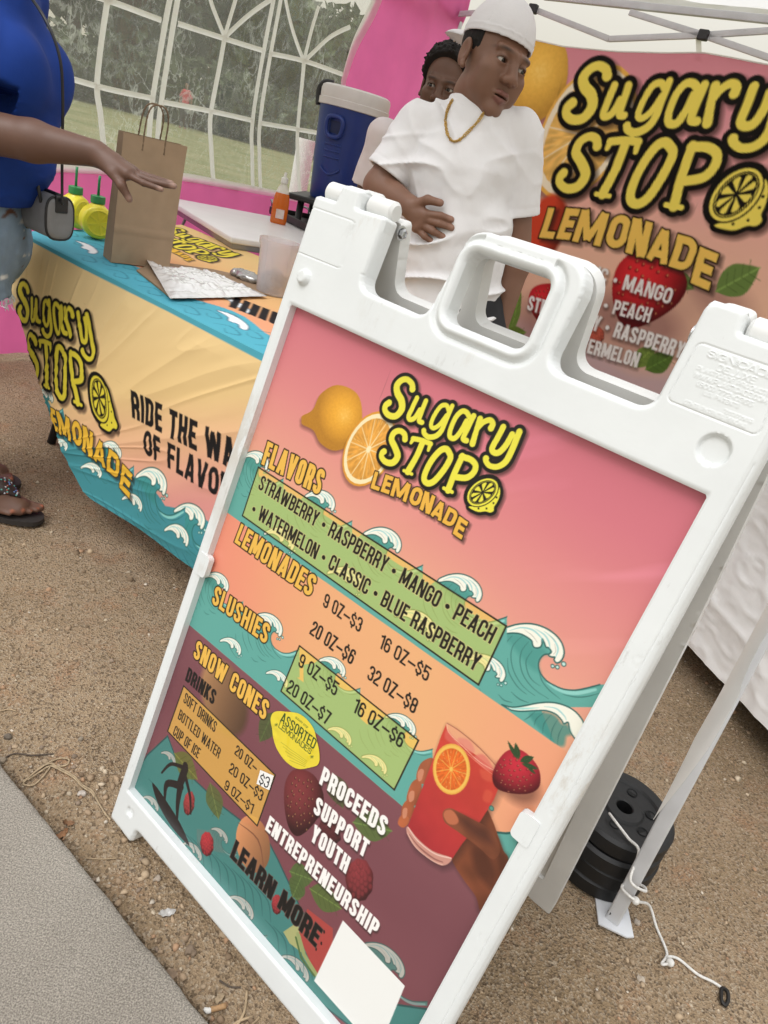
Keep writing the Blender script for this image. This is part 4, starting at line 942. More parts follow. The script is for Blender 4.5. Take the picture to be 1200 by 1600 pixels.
for l_ in ([(660, 1060), (700, 1120), (690, 1190)], [(780, 1110), (790, 1180), (760, 1230)]): c2_.line(crv([zA(*p) for p in l_], n=4), np.array([1, 14, 1]) / 2.4 * PXM, (214, 190, 30), .6, soft=.004)
GRN = (46, 72, 34)
c2_.text('ASSORTED', zA(668, 1072), zA(795, 1178), zA(680, 1036), GRN, t=.13); c2_.text('LEMONADES', zA(662, 1094), zA(782, 1198), zA(668, 1074), GRN, t=.13)
c2_.text('SUGARY STOP', zA(725, 1060), zA(772, 1100), zA(728, 1053), GRN, t=.12)
for i_ in range(5): c2_.line(np.array([zA(672 + i_ * 8, 1150 + i_ * 17), zA(770 - i_ * 2, 1222 + i_ * 5)]), 1.2 / 2.4 * PXM, GRN, .6)
for x_, y_ in ((655, 1085), (788, 1205)):
    for a_ in range(4): dx_, dy_ = 7 * math.cos(a_ * .785), 7 * math.sin(a_ * .785); c2_.line(np.array([zA(x_ - dx_, y_ - dy_), zA(x_ + dx_, y_ + dy_)]), 1.4 / 2.4 * PXM, GRN)
sticker('lemon_sticker', c2_, ol, .0012, sign, 'yellow lemon-shaped paper sticker reading ASSORTED LEMONADES')
ol = np.array([zA(*p) for p in ((594, 1254), (645, 1276), (628, 1330), (580, 1306))])
c2_ = Canvas(ol[:, 0].min() - .002, ol[:, 1].min() - .002, ol[:, 0].max() + .002, ol[:, 1].max() + .002, .0006); c2_.img[:] = (232, 230, 226)
c2_.text('$3', zA(587, 1306), zA(622, 1324), zA(598, 1266), (30, 30, 34), t=.11)
sticker('price_sticker', c2_, ol, .0012, sign, 'small white price sticker with a handwritten $3')
# ================================================================== ground, slab, field
TA = np.array([.849, -.529, 0]); TB = np.array([.529, .849, 0])      # the tent's two directions
T_FR = at_z(960, 1440, 0) + TA * .01 + TB * .01
T_FL = T_FR - 3.05 * TA; T_BL = T_FL + 3.05 * TB; T_BR = T_FR + 3.05 * TB
SLA, SLB = at_z(0, 1190, .012)[:2], at_z(330, 1600, .012)[:2]
sdir = (SLB - SLA) / np.linalg.norm(SLB - SLA); snor = np.array([sdir[1], -sdir[0]])
if snor @ (np.array([0, 0]) - SLA) < 0: snor = -snor                      # towards the viewer
gx = axis([(-160, -40, 20), (-40, -8, 2), (-8, -1.6, .16), (-1.6, 1.7, .011), (1.7, 8, .16), (8, 40, 2), (40, 160, 20)])
gy = axis([(-60, -6, 6), (-6, .3, .2), (.3, 2.6, .011), (2.6, 9, .12), (9, 40, 2), (40, 200, 20)])
X, Y = np.meshgrid(gx, gy, indexing='ij'); P = np.stack([X, Y, 0 * X], -1)
nearf = np.clip(1 - np.maximum(np.abs(X) - 1.7, 0) / 3, 0, 1) * np.clip(1 - np.maximum(Y - 2.6, 0) / 3, 0, 1)
H = (.006 * fbm(P * 3, 3, 1) + .0032 * fbm(P * 16, 3, 2) + .0022 * np.maximum(fbm(P * 55, 2, 5), 0)) * nearf - .006
ds = (X - SLA[0]) * snor[0] + (Y - SLA[1]) * snor[1]                      # distance into the slab side
H = H - .020 * np.exp(-(np.clip(-ds, 0, None) / .09) ** 2) * nearf - np.where(ds > -.004, .05, 0) * nearf
V = np.stack([X, Y, H], -1).reshape(-1, 3)
def ground_mat():
    m = bpy.data.materials.new('packed_dirt'); m.use_nodes = True; nt = m.node_tree; L = nt.links.new; b = nt.nodes['Principled BSDF']; b.inputs['Roughness'].default_value = .95; b.inputs['Specular IOR Level'].default_value = .15
    tc = nt.nodes.new('ShaderNodeTexCoord')
    def noise_(s, d, r=.6):
        n = nt.nodes.new('ShaderNodeTexNoise'); n.inputs['Scale'].default_value = s; n.inputs['Detail'].default_value = d; n.inputs['Roughness'].default_value = r; L(tc.outputs['Object'], n.inputs['Vector']); return n.outputs['Fac']
    def mixc(f, a, c):
        x = nt.nodes.new('ShaderNodeMix'); x.data_type = 'RGBA'
        if isinstance(f, float): x.inputs[0].default_value = f
        else: L(f, x.inputs[0])
        for i, v in ((6, a), (7, c)):
            if isinstance(v, tuple): x.inputs[i].default_value = (*v, 1)
            else: L(v, x.inputs[i])
        return x.outputs[2]
    def rng(s, a, c, lo=0., hi=1.):
        r = nt.nodes.new('ShaderNodeMapRange'); r.inputs[1].default_value = a; r.inputs[2].default_value = c; r.inputs[3].default_value = lo; r.inputs[4].default_value = hi; L(s, r.inputs[0]); return r.outputs[0]
    base = mixc(rng(noise_(2.2, 5), .35, .65), (.258, .182, .108), (.375, .275, .178))
    base = mixc(rng(noise_(9, 4), .55, .72), base, (.325, .195, .112))
    vo = nt.nodes.new('ShaderNodeTexVoronoi'); vo.inputs['Scale'].default_value = 260; L(tc.outputs['Object'], vo.inputs['Vector'])
    grain = nt.nodes.new('ShaderNodeSeparateColor'); L(vo.outputs['Color'], grain.inputs[0])
    base = mixc(rng(grain.outputs[0], .60, 1.0, 0., .60), base, (.46, .385, .295)); base = mixc(rng(grain.outputs[1], .62, 1.0, 0., .85), base, (.105, .074, .048))
    L(base, b.inputs['Base Color'])
    ad = nt.nodes.new('ShaderNodeMath'); ad.operation = 'ADD'; L(noise_(140, 5, .7), ad.inputs[0]); L(vo.outputs['Distance'], ad.inputs[1])
    bp = nt.nodes.new('ShaderNodeBump'); bp.inputs['Strength'].default_value = .75; bp.inputs['Distance'].default_value = .006; L(ad.outputs[0], bp.inputs['Height']); L(bp.outputs[0], b.inputs['Normal'])
    return m
M_DIRT = ground_mat()
o = mesh_obj('ground', V, grid_faces(len(gx), len(gy)), M_DIRT); tag(o, kind='structure')
def gz(x, y):
    i = np.clip(np.searchsorted(gx, x), 1, len(gx) - 1); j = np.clip(np.searchsorted(gy, y), 1, len(gy) - 1)
    tx = (x - gx[i - 1]) / (gx[i] - gx[i - 1]); ty = (y - gy[j - 1]) / (gy[j] - gy[j - 1])
    return (H[i - 1, j - 1] * (1 - tx) * (1 - ty) + H[i, j - 1] * tx * (1 - ty) + H[i - 1, j] * (1 - tx) * ty + H[i, j] * tx * ty)
# concrete walk
us = axis([(-9, -.6, .4), (-.6, 1.5, .012), (1.5, 9, .4)]); ws = np.concatenate([[0, .0015, .004, .009], axis([(.016, .7, .014), (.7, 6, .4)])])
U, W = np.meshgrid(us, ws, indexing='ij')
edge = .0011 * fbm(np.stack([U * 45, 0 * U, 0 * U], -1), 3, 8) * np.exp(-W / .02)
Q = SLA[None, None] + sdir * U[..., None] + snor * (W + edge)[..., None]
Zs = .012 - rnd(W, .009) * .9 + .0004 * fbm(np.stack([U * 40, W * 40, 0 * U], -1), 2, 4)
V = np.concatenate([np.stack([Q[..., 0], Q[..., 1], Zs], -1).reshape(-1, 3)])
nU, nW = len(us), len(ws)
sk = np.stack([Q[:, 0, 0], Q[:, 0, 1], np.full(nU, -.08)], -1)
F = grid_faces(nU, nW); i = np.arange(nU - 1); sidef = np.stack([len(V) + i, len(V) + i + 1, (i + 1) * nW, i * nW], 1)
M_CONC = mat('broomed_concrete', (.335, .305, .262), rough=.9, var=.22, vscale=3.2, bump=0, spec=.2, color2=(.250, .222, .186))
nt = M_CONC.node_tree; b = nt.nodes['Principled BSDF']
tcc = nt.nodes.new('ShaderNodeTexCoord'); mpc = nt.nodes.new('ShaderNodeMapping'); mpc.inputs['Rotation'].default_value = (0, 0, -math.atan2(sdir[1], sdir[0]) + .5); mpc.inputs['Scale'].default_value = (60, 420, 60); nc = nt.nodes.new('ShaderNodeTexNoise'); nc.inputs['Scale'].default_value = 1; nc.inputs['Detail'].default_value = 5; nc.inputs['Roughness'].default_value = .7
nt.links.new(tcc.outputs['Object'], mpc.inputs[0]); nt.links.new(mpc.outputs[0], nc.inputs['Vector']); bpc = nt.nodes.new('ShaderNodeBump'); bpc.inputs['Strength'].default_value = .6; bpc.inputs['Distance'].default_value = .003; nt.links.new(nc.outputs['Fac'], bpc.inputs['Height']); nt.links.new(bpc.outputs[0], b.inputs['Normal'])
src = b.inputs['Base Color'].links[0].from_socket
tc = nt.nodes.new('ShaderNodeTexCoord'); n = nt.nodes.new('ShaderNodeTexNoise'); n.inputs['Scale'].default_value = 420; n.inputs['Detail'].default_value = 2; nt.links.new(tc.outputs['Object'], n.inputs['Vector'])
r = nt.nodes.new('ShaderNodeMapRange'); r.inputs[1].default_value = .35; r.inputs[2].default_value = .70; r.inputs[3].default_value = .55; r.inputs[4].default_value = 1.35; nt.links.new(n.outputs['Fac'], r.inputs[0])
mv = nt.nodes.new('ShaderNodeMix'); mv.data_type = 'RGBA'; mv.blend_type = 'MULTIPLY'; mv.inputs[0].default_value = 1; nt.links.new(src, mv.inputs[6]); nt.links.new(r.outputs[0], mv.inputs[7]); nt.links.new(mv.outputs[2], b.inputs['Base Color'])
o = mesh_obj('pavement', np.concatenate([V, sk]), np.concatenate([F, sidef]), M_CONC); tag(o, kind='structure')

# loose stones and grit, too many to count
def stones(n, xr, yr, smin_, smax_, seed, keep=lambda x, y: np.ones(len(x), bool), pw=3.0):
    g = np.random.default_rng(seed); x = g.uniform(*xr, n); y = g.uniform(*yr, n); k = keep(x, y); x, y = x[k], y[k]; n = len(x)
    bm = bmesh.new(); bmesh.ops.create_icosphere(bm, subdivisions=1, radius=1.0); bv = np.array([v.co for v in bm.verts]); bf = np.array([[v.index for v in f.verts] for f in bm.faces]); bm.free()
    s = smin_ + (smax_ - smin_) * g.random(n) ** pw
    jit = 1 + .28 * g.standard_normal((n, len(bv), 1)); sc_ = np.stack([np.ones(n), g.uniform(.6, 1, n), g.uniform(.45, .8, n)], 1)
    a = g.uniform(0, 6.28, n); ca, sa = np.cos(a)[:, None], np.sin(a)[:, None]
    L = bv[None] * jit * sc_[:, None] * s[:, None, None]
    X_ = L[..., 0] * ca - L[..., 1] * sa; Y_ = L[..., 0] * sa + L[..., 1] * ca
    Vv = np.stack([X_ + x[:, None], Y_ + y[:, None], L[..., 2] + (gz(x, y) + s * .15)[:, None]], -1).reshape(-1, 3)
    Ff = (bf[None] + (np.arange(n) * len(bv))[:, None, None]).reshape(-1, 3)
    pal = np.array([(.40, .30, .20), (.34, .245, .16), (.22, .155, .10), (.50, .41, .30), (.37, .23, .14), (.25, .19, .14), (.57, .50, .41)]); ci = g.choice(len(pal), n, p=[.28, .25, .14, .12, .10, .08, .03])
    C = np.repeat(pal[ci] * g.uniform(.75, 1.15, (n, 1)), len(bv), 0); return Vv, Ff, C
offslab = lambda x, y: ((x - SLA[0]) * snor[0] + (y - SLA[1]) * snor[1]) < -.004
parts = [stones(24000, (-1.3, 1.7), (.35, 2.5), .0009, .0042, 1, offslab, 3.6), stones(900, (-1.2, 1.6), (.35, 2.3), .004, .0095, 2, offslab, 2.0),
         stones(1600, (-.65, .35), (.42, .98), .0015, .0080, 3, lambda x, y: offslab(x, y) & (((x - SLA[0]) * snor[0] + (y - SLA[1]) * snor[1]) > -.17), 2.5)]
vs, fs, cs, o_ = [], [], [], 0
for v, f, c in parts: vs.append(v); fs.append(f + o_); cs.append(c); o_ += len(v)
o = mesh_obj('gravel', np.concatenate(vs), np.concatenate(fs), mat('grit', 'Col', rough=.9, spec=.2), smooth=False, col=np.concatenate(cs)); tag(o, 'loose light and dark grit scattered over the brown dirt', 'gravel', kind='stuff')

# the field beyond the tent
fx_ = np.linspace(-60, 60, 90); fy_ = np.concatenate([np.linspace(0, 20, 50), np.linspace(22, 150, 40)])
off = T_FL - TA * .5
U, W = np.meshgrid(fx_, fy_, indexing='ij')                           # U along TB from the left wall, W away from it
Q = off[None, None, :2] + TB[None, None, :2] * U[..., None] - TA[None, None, :2] * W[..., None]
V = np.stack([Q[..., 0], Q[..., 1], .03 + .02 * fbm(np.stack([U, W, 0 * U], -1), 3, 3)], -1).reshape(-1, 3)
M_GRASS = mat('dry_lawn', (.235, .215, .110), rough=.95, vscale=1.0, color2=(.135, .150, .060), bump=.8, bscale=60, spec=.1, detail=8)
o = mesh_obj('lawn', V, grid_faces(90, 90)[:, ::-1], M_GRASS); tag(o, kind='structure')
U, W = np.meshgrid(np.linspace(-4, 60, 60), np.linspace(.6, 110, 80), indexing='ij')
Q = T_BL[None, None, :2] - TA[None, None, :2] * 1.0 + TA[None, None, :2] * (U[..., None] + 4) * 1.0 + TB[None, None, :2] * W[..., None]
o = mesh_obj('back_lawn', np.stack([Q[..., 0], Q[..., 1], .026 + 0 * U + .01 * fbm(np.stack([U, W, 0 * U], -1), 2, 5)], -1).reshape(-1, 3), grid_faces(60, 80), M_GRASS); tag(o, kind='structure')

# trees beyond the field
M_BARK = mat('bark', (.10, .075, .055), rough=.95, var=.4, vscale=12, bump=.8, bscale=30)
def make_tree(name, label, pos, h, seed, col, spread, nleaf=5600, leaf=.42):
    g = np.random.default_rng(seed); t = thing(name, label, 'tree', pos, group='trees beyond the field')
    mb = MB(); top = h * .62
    pts = [(0, 0, -.1), (.05 * h * g.normal() * .3, .02, h * .2), (.04 * h * g.normal(), .03 * h * g.normal(), h * .42), (0.03 * h * g.normal(), 0, top)]
    mb.tube(crv(pts, n=5), np.linspace(h * .035, h * .010, 16), n=9)
    cl = []
    for k in range(11):
        z0 = h * g.uniform(.22, .55); a = k * 2.4 + g.uniform(-.4, .4); r = spread * g.uniform(.5, .95); z1 = z0 + h * g.uniform(.12, .38)
        e = (r * math.cos(a), r * math.sin(a), z1); mb.tube(crv([(0, 0, z0), (e[0] * .5, e[1] * .5, z0 + (z1 - z0) * .65), e], n=4), np.linspace(h * .013, h * .003, 9), n=6); cl.append(e)
    mb.build('trunk', M_BARK, t, True)
    for k in range(16): a = g.uniform(0, 6.28); r = spread * math.sqrt(g.uniform(0, 1)) * .8; cl.append((r * math.cos(a), r * math.sin(a), h * g.uniform(.34, .95) * (1 - .18 * (r / spread))))
    cl = np.array(cl); ci = g.integers(0, len(cl), nleaf); rr = spread * .42
    d = g.standard_normal((nleaf, 3)); d /= np.linalg.norm(d, axis=1)[:, None]; c = cl[ci] + d * (rr * g.random(nleaf) ** .45)[:, None] * np.array([1, 1, .75])
    n1 = g.standard_normal((nleaf, 3)); n1 /= np.linalg.norm(n1, axis=1)[:, None]; n2 = np.cross(n1, g.standard_normal((nleaf, 3))); n2 /= np.linalg.norm(n2, axis=1)[:, None]
    s = leaf * g.uniform(.6, 1.3, nleaf)[:, None]
    V = np.stack([c - n1 * s, c + n2 * s * .55, c + n1 * s, c - n2 * s * .55], 1).reshape(-1, 3); F = np.arange(nleaf * 4).reshape(-1, 4)
    cc = np.array(col)[None] * g.uniform(.6, 1.35, (nleaf, 1)) * (1 + .25 * g.standard_normal((len(cl), 1)))[ci]
    mesh_obj('crown', V, F, M_LEAF, t, smooth=False, col=np.repeat(np.clip(cc, .01, 1), 4, 0)); return t
M_LEAF = mat('leaves', 'Col', rough=.7, spec=.3, translucent=.3)
def dirpt(px, dist):
    d = ray(px, 150); d = d[:2] / np.linalg.norm(d[:2]); return (d[0] * dist, d[1] * dist, 0)
for k, (px, dist, h, sp, c, lab) in enumerate([(-30, 40, 11.0, 5.4, (.075, .110, .040), 'broad dark tree at the left of the row beyond the clear window'), (110, 44, 11.6, 5.6, (.062, .094, .036), 'tallest dark tree in the row, behind the left arch of the clear window'), (225, 47, 10.8, 5.2, (.080, .112, .046), 'rounded tree behind the middle arch of the clear window'),
        (330, 45, 9.4, 4.6, (.070, .100, .040), 'dark tree behind the double white mullion'), (430, 50, 8.6, 4.6, (.088, .112, .050), 'greyish tree behind the right arch of the clear window'), (520, 54, 8.4, 4.4, (.088, .112, .050), 'small tree furthest right, nearest the blue drink cooler')]):
    make_tree('tree', lab, dirpt(px, dist), h, 20 + k, c, sp)
# ---------------- hedge of low shrubs under the trees
def shrub(px, dist, w, h, seed, lab):
    g = np.random.default_rng(seed); t = thing('shrub', lab, 'shrub', dirpt(px, dist), group='shrubs under the trees'); n = 1800
    d = g.standard_normal((n, 3)); d /= np.linalg.norm(d, axis=1)[:, None]; c = d * (g.random(n) ** .4)[:, None] * np.array([w, w * .6, h * .55]) + np.array([0, 0, h * .5]); c[:, 2] = np.abs(c[:, 2])
    n1 = g.standard_normal((n, 3)); n1 /= np.linalg.norm(n1, axis=1)[:, None]; n2 = np.cross(n1, g.standard_normal((n, 3))); n2 /= np.linalg.norm(n2, axis=1)[:, None]; s = .26 * g.uniform(.6, 1.3, n)[:, None]
    mesh_obj('foliage', np.stack([c - n1 * s, c + n2 * s * .5, c + n1 * s, c - n2 * s * .5], 1).reshape(-1, 3), np.arange(n * 4).reshape(-1, 4), M_LEAF, t, smooth=False, col=np.repeat(np.array([(.066, .084, .038)]) * g.uniform(.6, 1.4, (n, 1)), 4, 0))
    mb = MB()
    for k in range(5): a = k * 1.3; mb.tube([(0, 0, -.05), (w * .3 * math.cos(a), w * .2 * math.sin(a), h * .5)], [.03, .01], n=6)
    mb.build('stem', M_BARK, t)
for k, (px, dist, w, h) in enumerate([(20, 37, 4.2, 2.6), (170, 38, 4.5, 2.4), (300, 37.5, 4.4, 2.7), (410, 39, 4.4, 2.5), (510, 40, 4.2, 2.4)]):
    shrub(px, dist, w, h, 60 + k, ['low shrub left of the leftmost white mullion', 'wide low shrub between the first two mullions', 'bushy shrub behind the paper bag handles', 'shrub behind the right arch of the window', 'last low shrub to the right, by the cooler'][k])

# ================================================================== pop-up canopy
M_FRAME = mat('white_powder_coat', (.62, .63, .65), rough=.4, var=.12, vscale=14, bump=.05); scuffs(M_FRAME, .66)
M_CANOPY = mat('white_polyester', (.80, .79, .77), rough=.85, var=.06, vscale=3, bump=.25, bscale=8, translucent=.68)
M_BLKP = mat('black_plastic', (.018, .018, .019), rough=.45, var=.3, vscale=30)
tent = thing('canopy_tent', 'white pop-up canopy on square metal legs with scissor bars under its roof', 'tent', T_FR)
T0 = np.array(T_FR)
def TL_(p): return tuple(np.asarray(p, float) - T0)
def bar(name, a, b, w, d, material=None, parent=None):
    a, b = V3(TL_(a)), V3(TL_(b)); ax = (b - a); L = ax.length; z = ax.normalized(); x = z.cross(Vector((0, 0, 1))); x = Vector((TA[0], TA[1], 0)) if x.length < .2 else x.normalized(); y = z.cross(x)
    if abs(z.z) > .9: x = (Vector((TA[0], TA[1], 0)) - z * z.dot(Vector((TA[0], TA[1], 0)))).normalized(); y = z.cross(x)
    Rm = Matrix((x, y, z)).transposed(); mb = MB(); mb.box((a + b) / 2, (w, d, L), Rm, bev=min(w, d) * .14); return sharp(mb.build(name, material or M_FRAME, parent or tent), 35)
def leg(base, top, pr=None):
    base, top = np.asarray(base, float), np.asarray(top, float); mid = base + (top - base) * .52
    l = bar('leg', base + [0, 0, .004], mid, .026, .026); bar('leg_tube', mid - (top - base) * .04, top, .032, .032, None, None)
    mb = MB(); P = [(-.032, -.020), (.020, -.032), (.034, -.028), (.034, .030), (-.030, .034)]; mb.prism([(x + TL_(base)[0], y + TL_(base)[1]) for x, y in P], .002, .0055); mb.build('foot_plate', M_FRAME, tent)
    return l
pm = at_Y(1109, 1150, .925); pb = at_z(957, 1437, .0); pdir = (pm - pb) / (pm - pb)[2]
leg(pb, pb + pdir * 2.12); leg(T_FL, T_FL + [0, 0, 2.1]); leg(T_BR, T_BR + [0, 0, 2.1])
cbot = plane_pt = at_plane(692, 110, T_BL, TB); leg(T_BL, np.array([*(T_BL[:2] + (at_plane(712, 12, T_BL, TB) - at_plane(695, 110, T_BL, TB))[:2] * 0), 2.06]))
k = MB(); k.tube([TL_(pb + pdir * .022 + [-.0135, -.004, 0]), TL_(pb + pdir * .022 + [-.015, -.0045, 0])], .0042, n=12); k.build('pin_hole', M_BLKP, tent)
def BKp(x, y, off=.05): return at_plane(x, y, T_BL - TB * off, TB)
# bars along the back, measured where they run
for a, b_ in (((833, 14), (952, 61)), ((952, 61), (1099, 55)), ((1099, 55), (1260, 44)), ((984, 19), (1099, 55)), ((1099, 55), (1230, 100)), ((716, 22), (833, 14))): bar('scissor_bar', BKp(*a), BKp(*b_), .016, .028)
bar('top_rail', BKp(850, -6, .02), BKp(1300, 41, .02), .030, .034)
bar('scissor_bar', BKp(716, 20), BKp(702, -30), .016, .028); bar('scissor_bar', BKp(706, 18), BKp(640, -20), .016, .028)
for p in ((833, 14), (1099, 55), (710, 17)):
    k = MB(); q = TL_(BKp(*p, .065)); k.box(q, (.05, .035, .045), Matrix.Rotation(math.atan2(TA[1], TA[0]), 3, 'Z'), bev=.006); k.build('bar_joint', M_BLKP, tent)
# side scissor bars (left, right, front) high under the eaves
for A_, B_ in ((T_FL, T_BL), (T_FR, T_BR)):
    A_ = np.array([*A_[:2], 0]); B_ = np.array([*B_[:2], 0]); m_ = (A_ + B_) / 2
    for s_, e_, z0, z1 in ((A_, m_, 2.08, 1.86), (A_, m_, 1.86, 2.08), (m_, B_, 2.08, 1.86), (m_, B_, 1.86, 2.08)): bar('scissor_bar', s_ + [0, 0, z0 + .06], e_ + [0, 0, z1 + .06], .016, .028)
# roof: four sagging panels and a short hem
cc_ = (T_FR + T_BL) / 2; EZ = 2.17; n_ = 22; vs, fs = [], []
cor = [T_FL - TA * .05 - TB * .05, T_FR + TA * .05 - TB * .05, T_BR + TA * .05 + TB * .05, T_BL - TA * .05 + TB * .05]
for k in range(4):
    a, b_ = np.array([*cor[k][:2], EZ]), np.array([*cor[(k + 1) % 4][:2], EZ]); pk = np.array([*cc_[:2], 3.05]); o_ = len(vs)
    for i in range(n_ + 1):
        for j in range(n_ + 1):
            e = a + (b_ - a) * (j / n_); q = pk + (e - pk) * (i / n_); q[2] += -.10 * math.sin(math.pi * i / n_) * math.sin(math.pi * j / n_) + .006 * math.sin(j * 2.3 + i); vs.append(TL_(q))
    for i in range(n_):
        for j in range(n_): fs.append((o_ + i * (n_ + 1) + j, o_ + i * (n_ + 1) + j + 1, o_ + (i + 1) * (n_ + 1) + j + 1, o_ + (i + 1) * (n_ + 1) + j))
mesh_obj('roof', vs, fs, M_CANOPY, tent)
vs, fs = [], []
for k in range(4):
    a, b_ = np.array([*cor[k][:2], EZ]), np.array([*cor[(k + 1) % 4][:2], EZ]); o_ = len(vs)
    hem = .05 if k == 2 else .24
    for j in range(41):
        e = a + (b_ - a) * (j / 40); w = .008 * math.sin(j * 1.7); vs += [TL_(e + [0, 0, .002]), TL_(e + [w, w, -hem * .5]), TL_(e + [w * 1.6, w, -hem])]
    for j in range(40):
        for q in range(2): fs.append((o_ + j * 3 + q, o_ + j * 3 + 3 + q, o_ + j * 3 + 4 + q, o_ + j * 3 + 1 + q))
mesh_obj('valance', vs, fs, M_CANOPY, tent)
ro = MB()   # two eave rails
for A_, B_ in ((T_FL, T_FR),): ro.tube([TL_(np.array([*A_[:2], 2.13])), TL_(np.array([*B_[:2], 2.13]))], .014)
ro.build('eave_rail', M_FRAME, tent)

# ------------------------------------------------------------------ pink side wall with its clear arched window
M_PINK = mat('pink_polyester', (.95, .20, .51), rough=.7, var=.12, vscale=5, bump=.3, bscale=9, translucent=.5)
M_WBAND = mat('white_webbing', (.90, .89, .86), rough=.7, var=.04, bump=.2, bscale=60, translucent=.75)
wall = thing('tent_side_wall', 'pink fabric side wall with a large clear arched window in white webbing', 'tent wall', T_FL)
WN = TA; WO = T_FL + TA * .03
def WP(x, y):
    q = at_plane(x, y, WO, WN) - WO; return np.array([q @ TB, q[2]])
def wz(u, z):                                                        # soft billow of the whole wall
    P = np.stack([u * 1.6, z * 1.2, 0 * u], -1); return .020 * fbm(P, 3, 31)
def wl(u, z, d=0.0):
    u, z = np.asarray(u, float), np.asarray(z, float); o = wz(u, z) + d
    return np.stack([TB[0] * u + TA[0] * (o + .03), TB[1] * u + TA[1] * (o + .03), z], -1)
WOUT = np.array([WP(*p) for p in crv([(66, 0), (60, 40), (55, 130), (50, 252), (100, 262), (200, 268), (285, 276), (395, 295), (480, 312), (535, 322), (532, 240), (533, 140), (538, 110), (552, 66), (575, 20), (590, -20), (600, -80), (560, -190), (400, -290), (200, -260), (90, -140)], True, 3)])
nu, nz_ = 150, 110
U, Zz = np.meshgrid(np.linspace(-.02, 3.07, nu), np.linspace(.02, 2.12, nz_), indexing='ij'); D = sd_poly(U, Zz, WOUT)
top = 2.10 - .05 * np.sin(U * 2.0) ** 2; Zz2 = np.minimum(Zz, top)
fold = .012 * np.clip(fbm(np.stack([U * 9, Zz * 1.3, 0 * U], -1), 3, 41), -1, 1) * np.clip(D / .15, 0, 1) + .03 * np.exp(-((Zz - 1.9) / .05) ** 2) * np.sin(U * 3 + 1) * (D > .05)
gU = np.gradient(D, axis=0) / (3.09 / (nu - 1)); gZ = np.gradient(D, axis=1) / (2.10 / (nz_ - 1)); near = np.abs(D) < .019
U3 = np.where(near, U - gU * D, U); Z3 = np.where(near, Zz2 - gZ * D, Zz2)
F = grid_faces(nu, nz_); kv = ((D > 0) | near).ravel(); F = F[kv[F].all(1)]
mesh_obj('pink_fabric', wl(U3, Z3, fold).reshape(-1, 3), F, M_PINK, wall)
# clear vinyl with creases
M_VINYL = bpy.data.materials.new('clear_vinyl'); M_VINYL.use_nodes = True; nt = M_VINYL.node_tree; L = nt.links.new; nt.nodes.clear()
out = nt.nodes.new('ShaderNodeOutputMaterial'); tr = nt.nodes.new('ShaderNodeBsdfTransparent'); gl = nt.nodes.new('ShaderNodeBsdfGlossy'); df = nt.nodes.new('ShaderNodeBsdfTranslucent'); tr.inputs[0].default_value = (.93, .94, .91, 1); gl.inputs['Roughness'].default_value = .16; df.inputs[0].default_value = (.9, .92, .84, 1)
tc = nt.nodes.new('ShaderNodeTexCoord')
def ridged(scale, sx, sy, seed, det=4):
    mp = nt.nodes.new('ShaderNodeMapping'); mp.inputs['Scale'].default_value = (sx, sy, sx); mp.inputs['Location'].default_value = (seed, seed * 2, 0); mp.inputs['Rotation'].default_value = (.5, .3, seed); n = nt.nodes.new('ShaderNodeTexNoise'); n.inputs['Scale'].default_value = scale; n.inputs['Detail'].default_value = det; n.inputs['Distortion'].default_value = .6
    L(tc.outputs['Object'], mp.inputs[0]); L(mp.outputs[0], n.inputs['Vector'])
    s = nt.nodes.new('ShaderNodeMath'); s.operation = 'SUBTRACT'; s.inputs[1].default_value = .5; a = nt.nodes.new('ShaderNodeMath'); a.operation = 'ABSOLUTE'; r = nt.nodes.new('ShaderNodeMapRange'); r.inputs[1].default_value = 0; r.inputs[2].default_value = .035; r.inputs[3].default_value = 1; r.inputs[4].default_value = 0
    L(n.outputs['Fac'], s.inputs[0]); L(s.outputs[0], a.inputs[0]); L(a.outputs[0], r.inputs[0]); return r.outputs[0], n.outputs['Fac']
r1_, f1 = ridged(7, 1, 1, 1.3); r2_, f2 = ridged(12, 1, 2.2, 4.1)
ad = nt.nodes.new('ShaderNodeMath'); ad.operation = 'ADD'; L(r1_, ad.inputs[0]); L(r2_, ad.inputs[1])
pt = nt.nodes.new('ShaderNodeTexNoise'); pt.inputs['Scale'].default_value = 3; L(tc.outputs['Object'], pt.inputs['Vector']); pr_ = nt.nodes.new('ShaderNodeMapRange'); pr_.inputs[1].default_value = .42; pr_.inputs[2].default_value = .68; L(pt.outputs['Fac'], pr_.inputs[0])
mu = nt.nodes.new('ShaderNodeMath'); mu.operation = 'MULTIPLY'; L(ad.outputs[0], mu.inputs[0]); L(pr_.outputs[0], mu.inputs[1])
bp = nt.nodes.new('ShaderNodeBump'); bp.inputs['Strength'].default_value = .8; bp.inputs['Distance'].default_value = .01; L(ad.outputs[0], bp.inputs['Height']); L(bp.outputs[0], gl.inputs['Normal'])
m1_ = nt.nodes.new('ShaderNodeMixShader'); m1_.inputs[0].default_value = .09; L(tr.outputs[0], m1_.inputs[1]); L(gl.outputs[0], m1_.inputs[2])
sc_ = nt.nodes.new('ShaderNodeMath'); sc_.operation = 'MULTIPLY_ADD'; sc_.inputs[1].default_value = .24; sc_.inputs[2].default_value = .15; L(mu.outputs[0], sc_.inputs[0])
m2_ = nt.nodes.new('ShaderNodeMixShader'); L(sc_.outputs[0], m2_.inputs[0]); L(m1_.outputs[0], m2_.inputs[1]); L(df.outputs[0], m2_.inputs[2]); L(m2_.outputs[0], out.inputs[0])
F = grid_faces(nu, nz_); kv = ((D < .02)).ravel(); F = F[kv[F].all(1)]
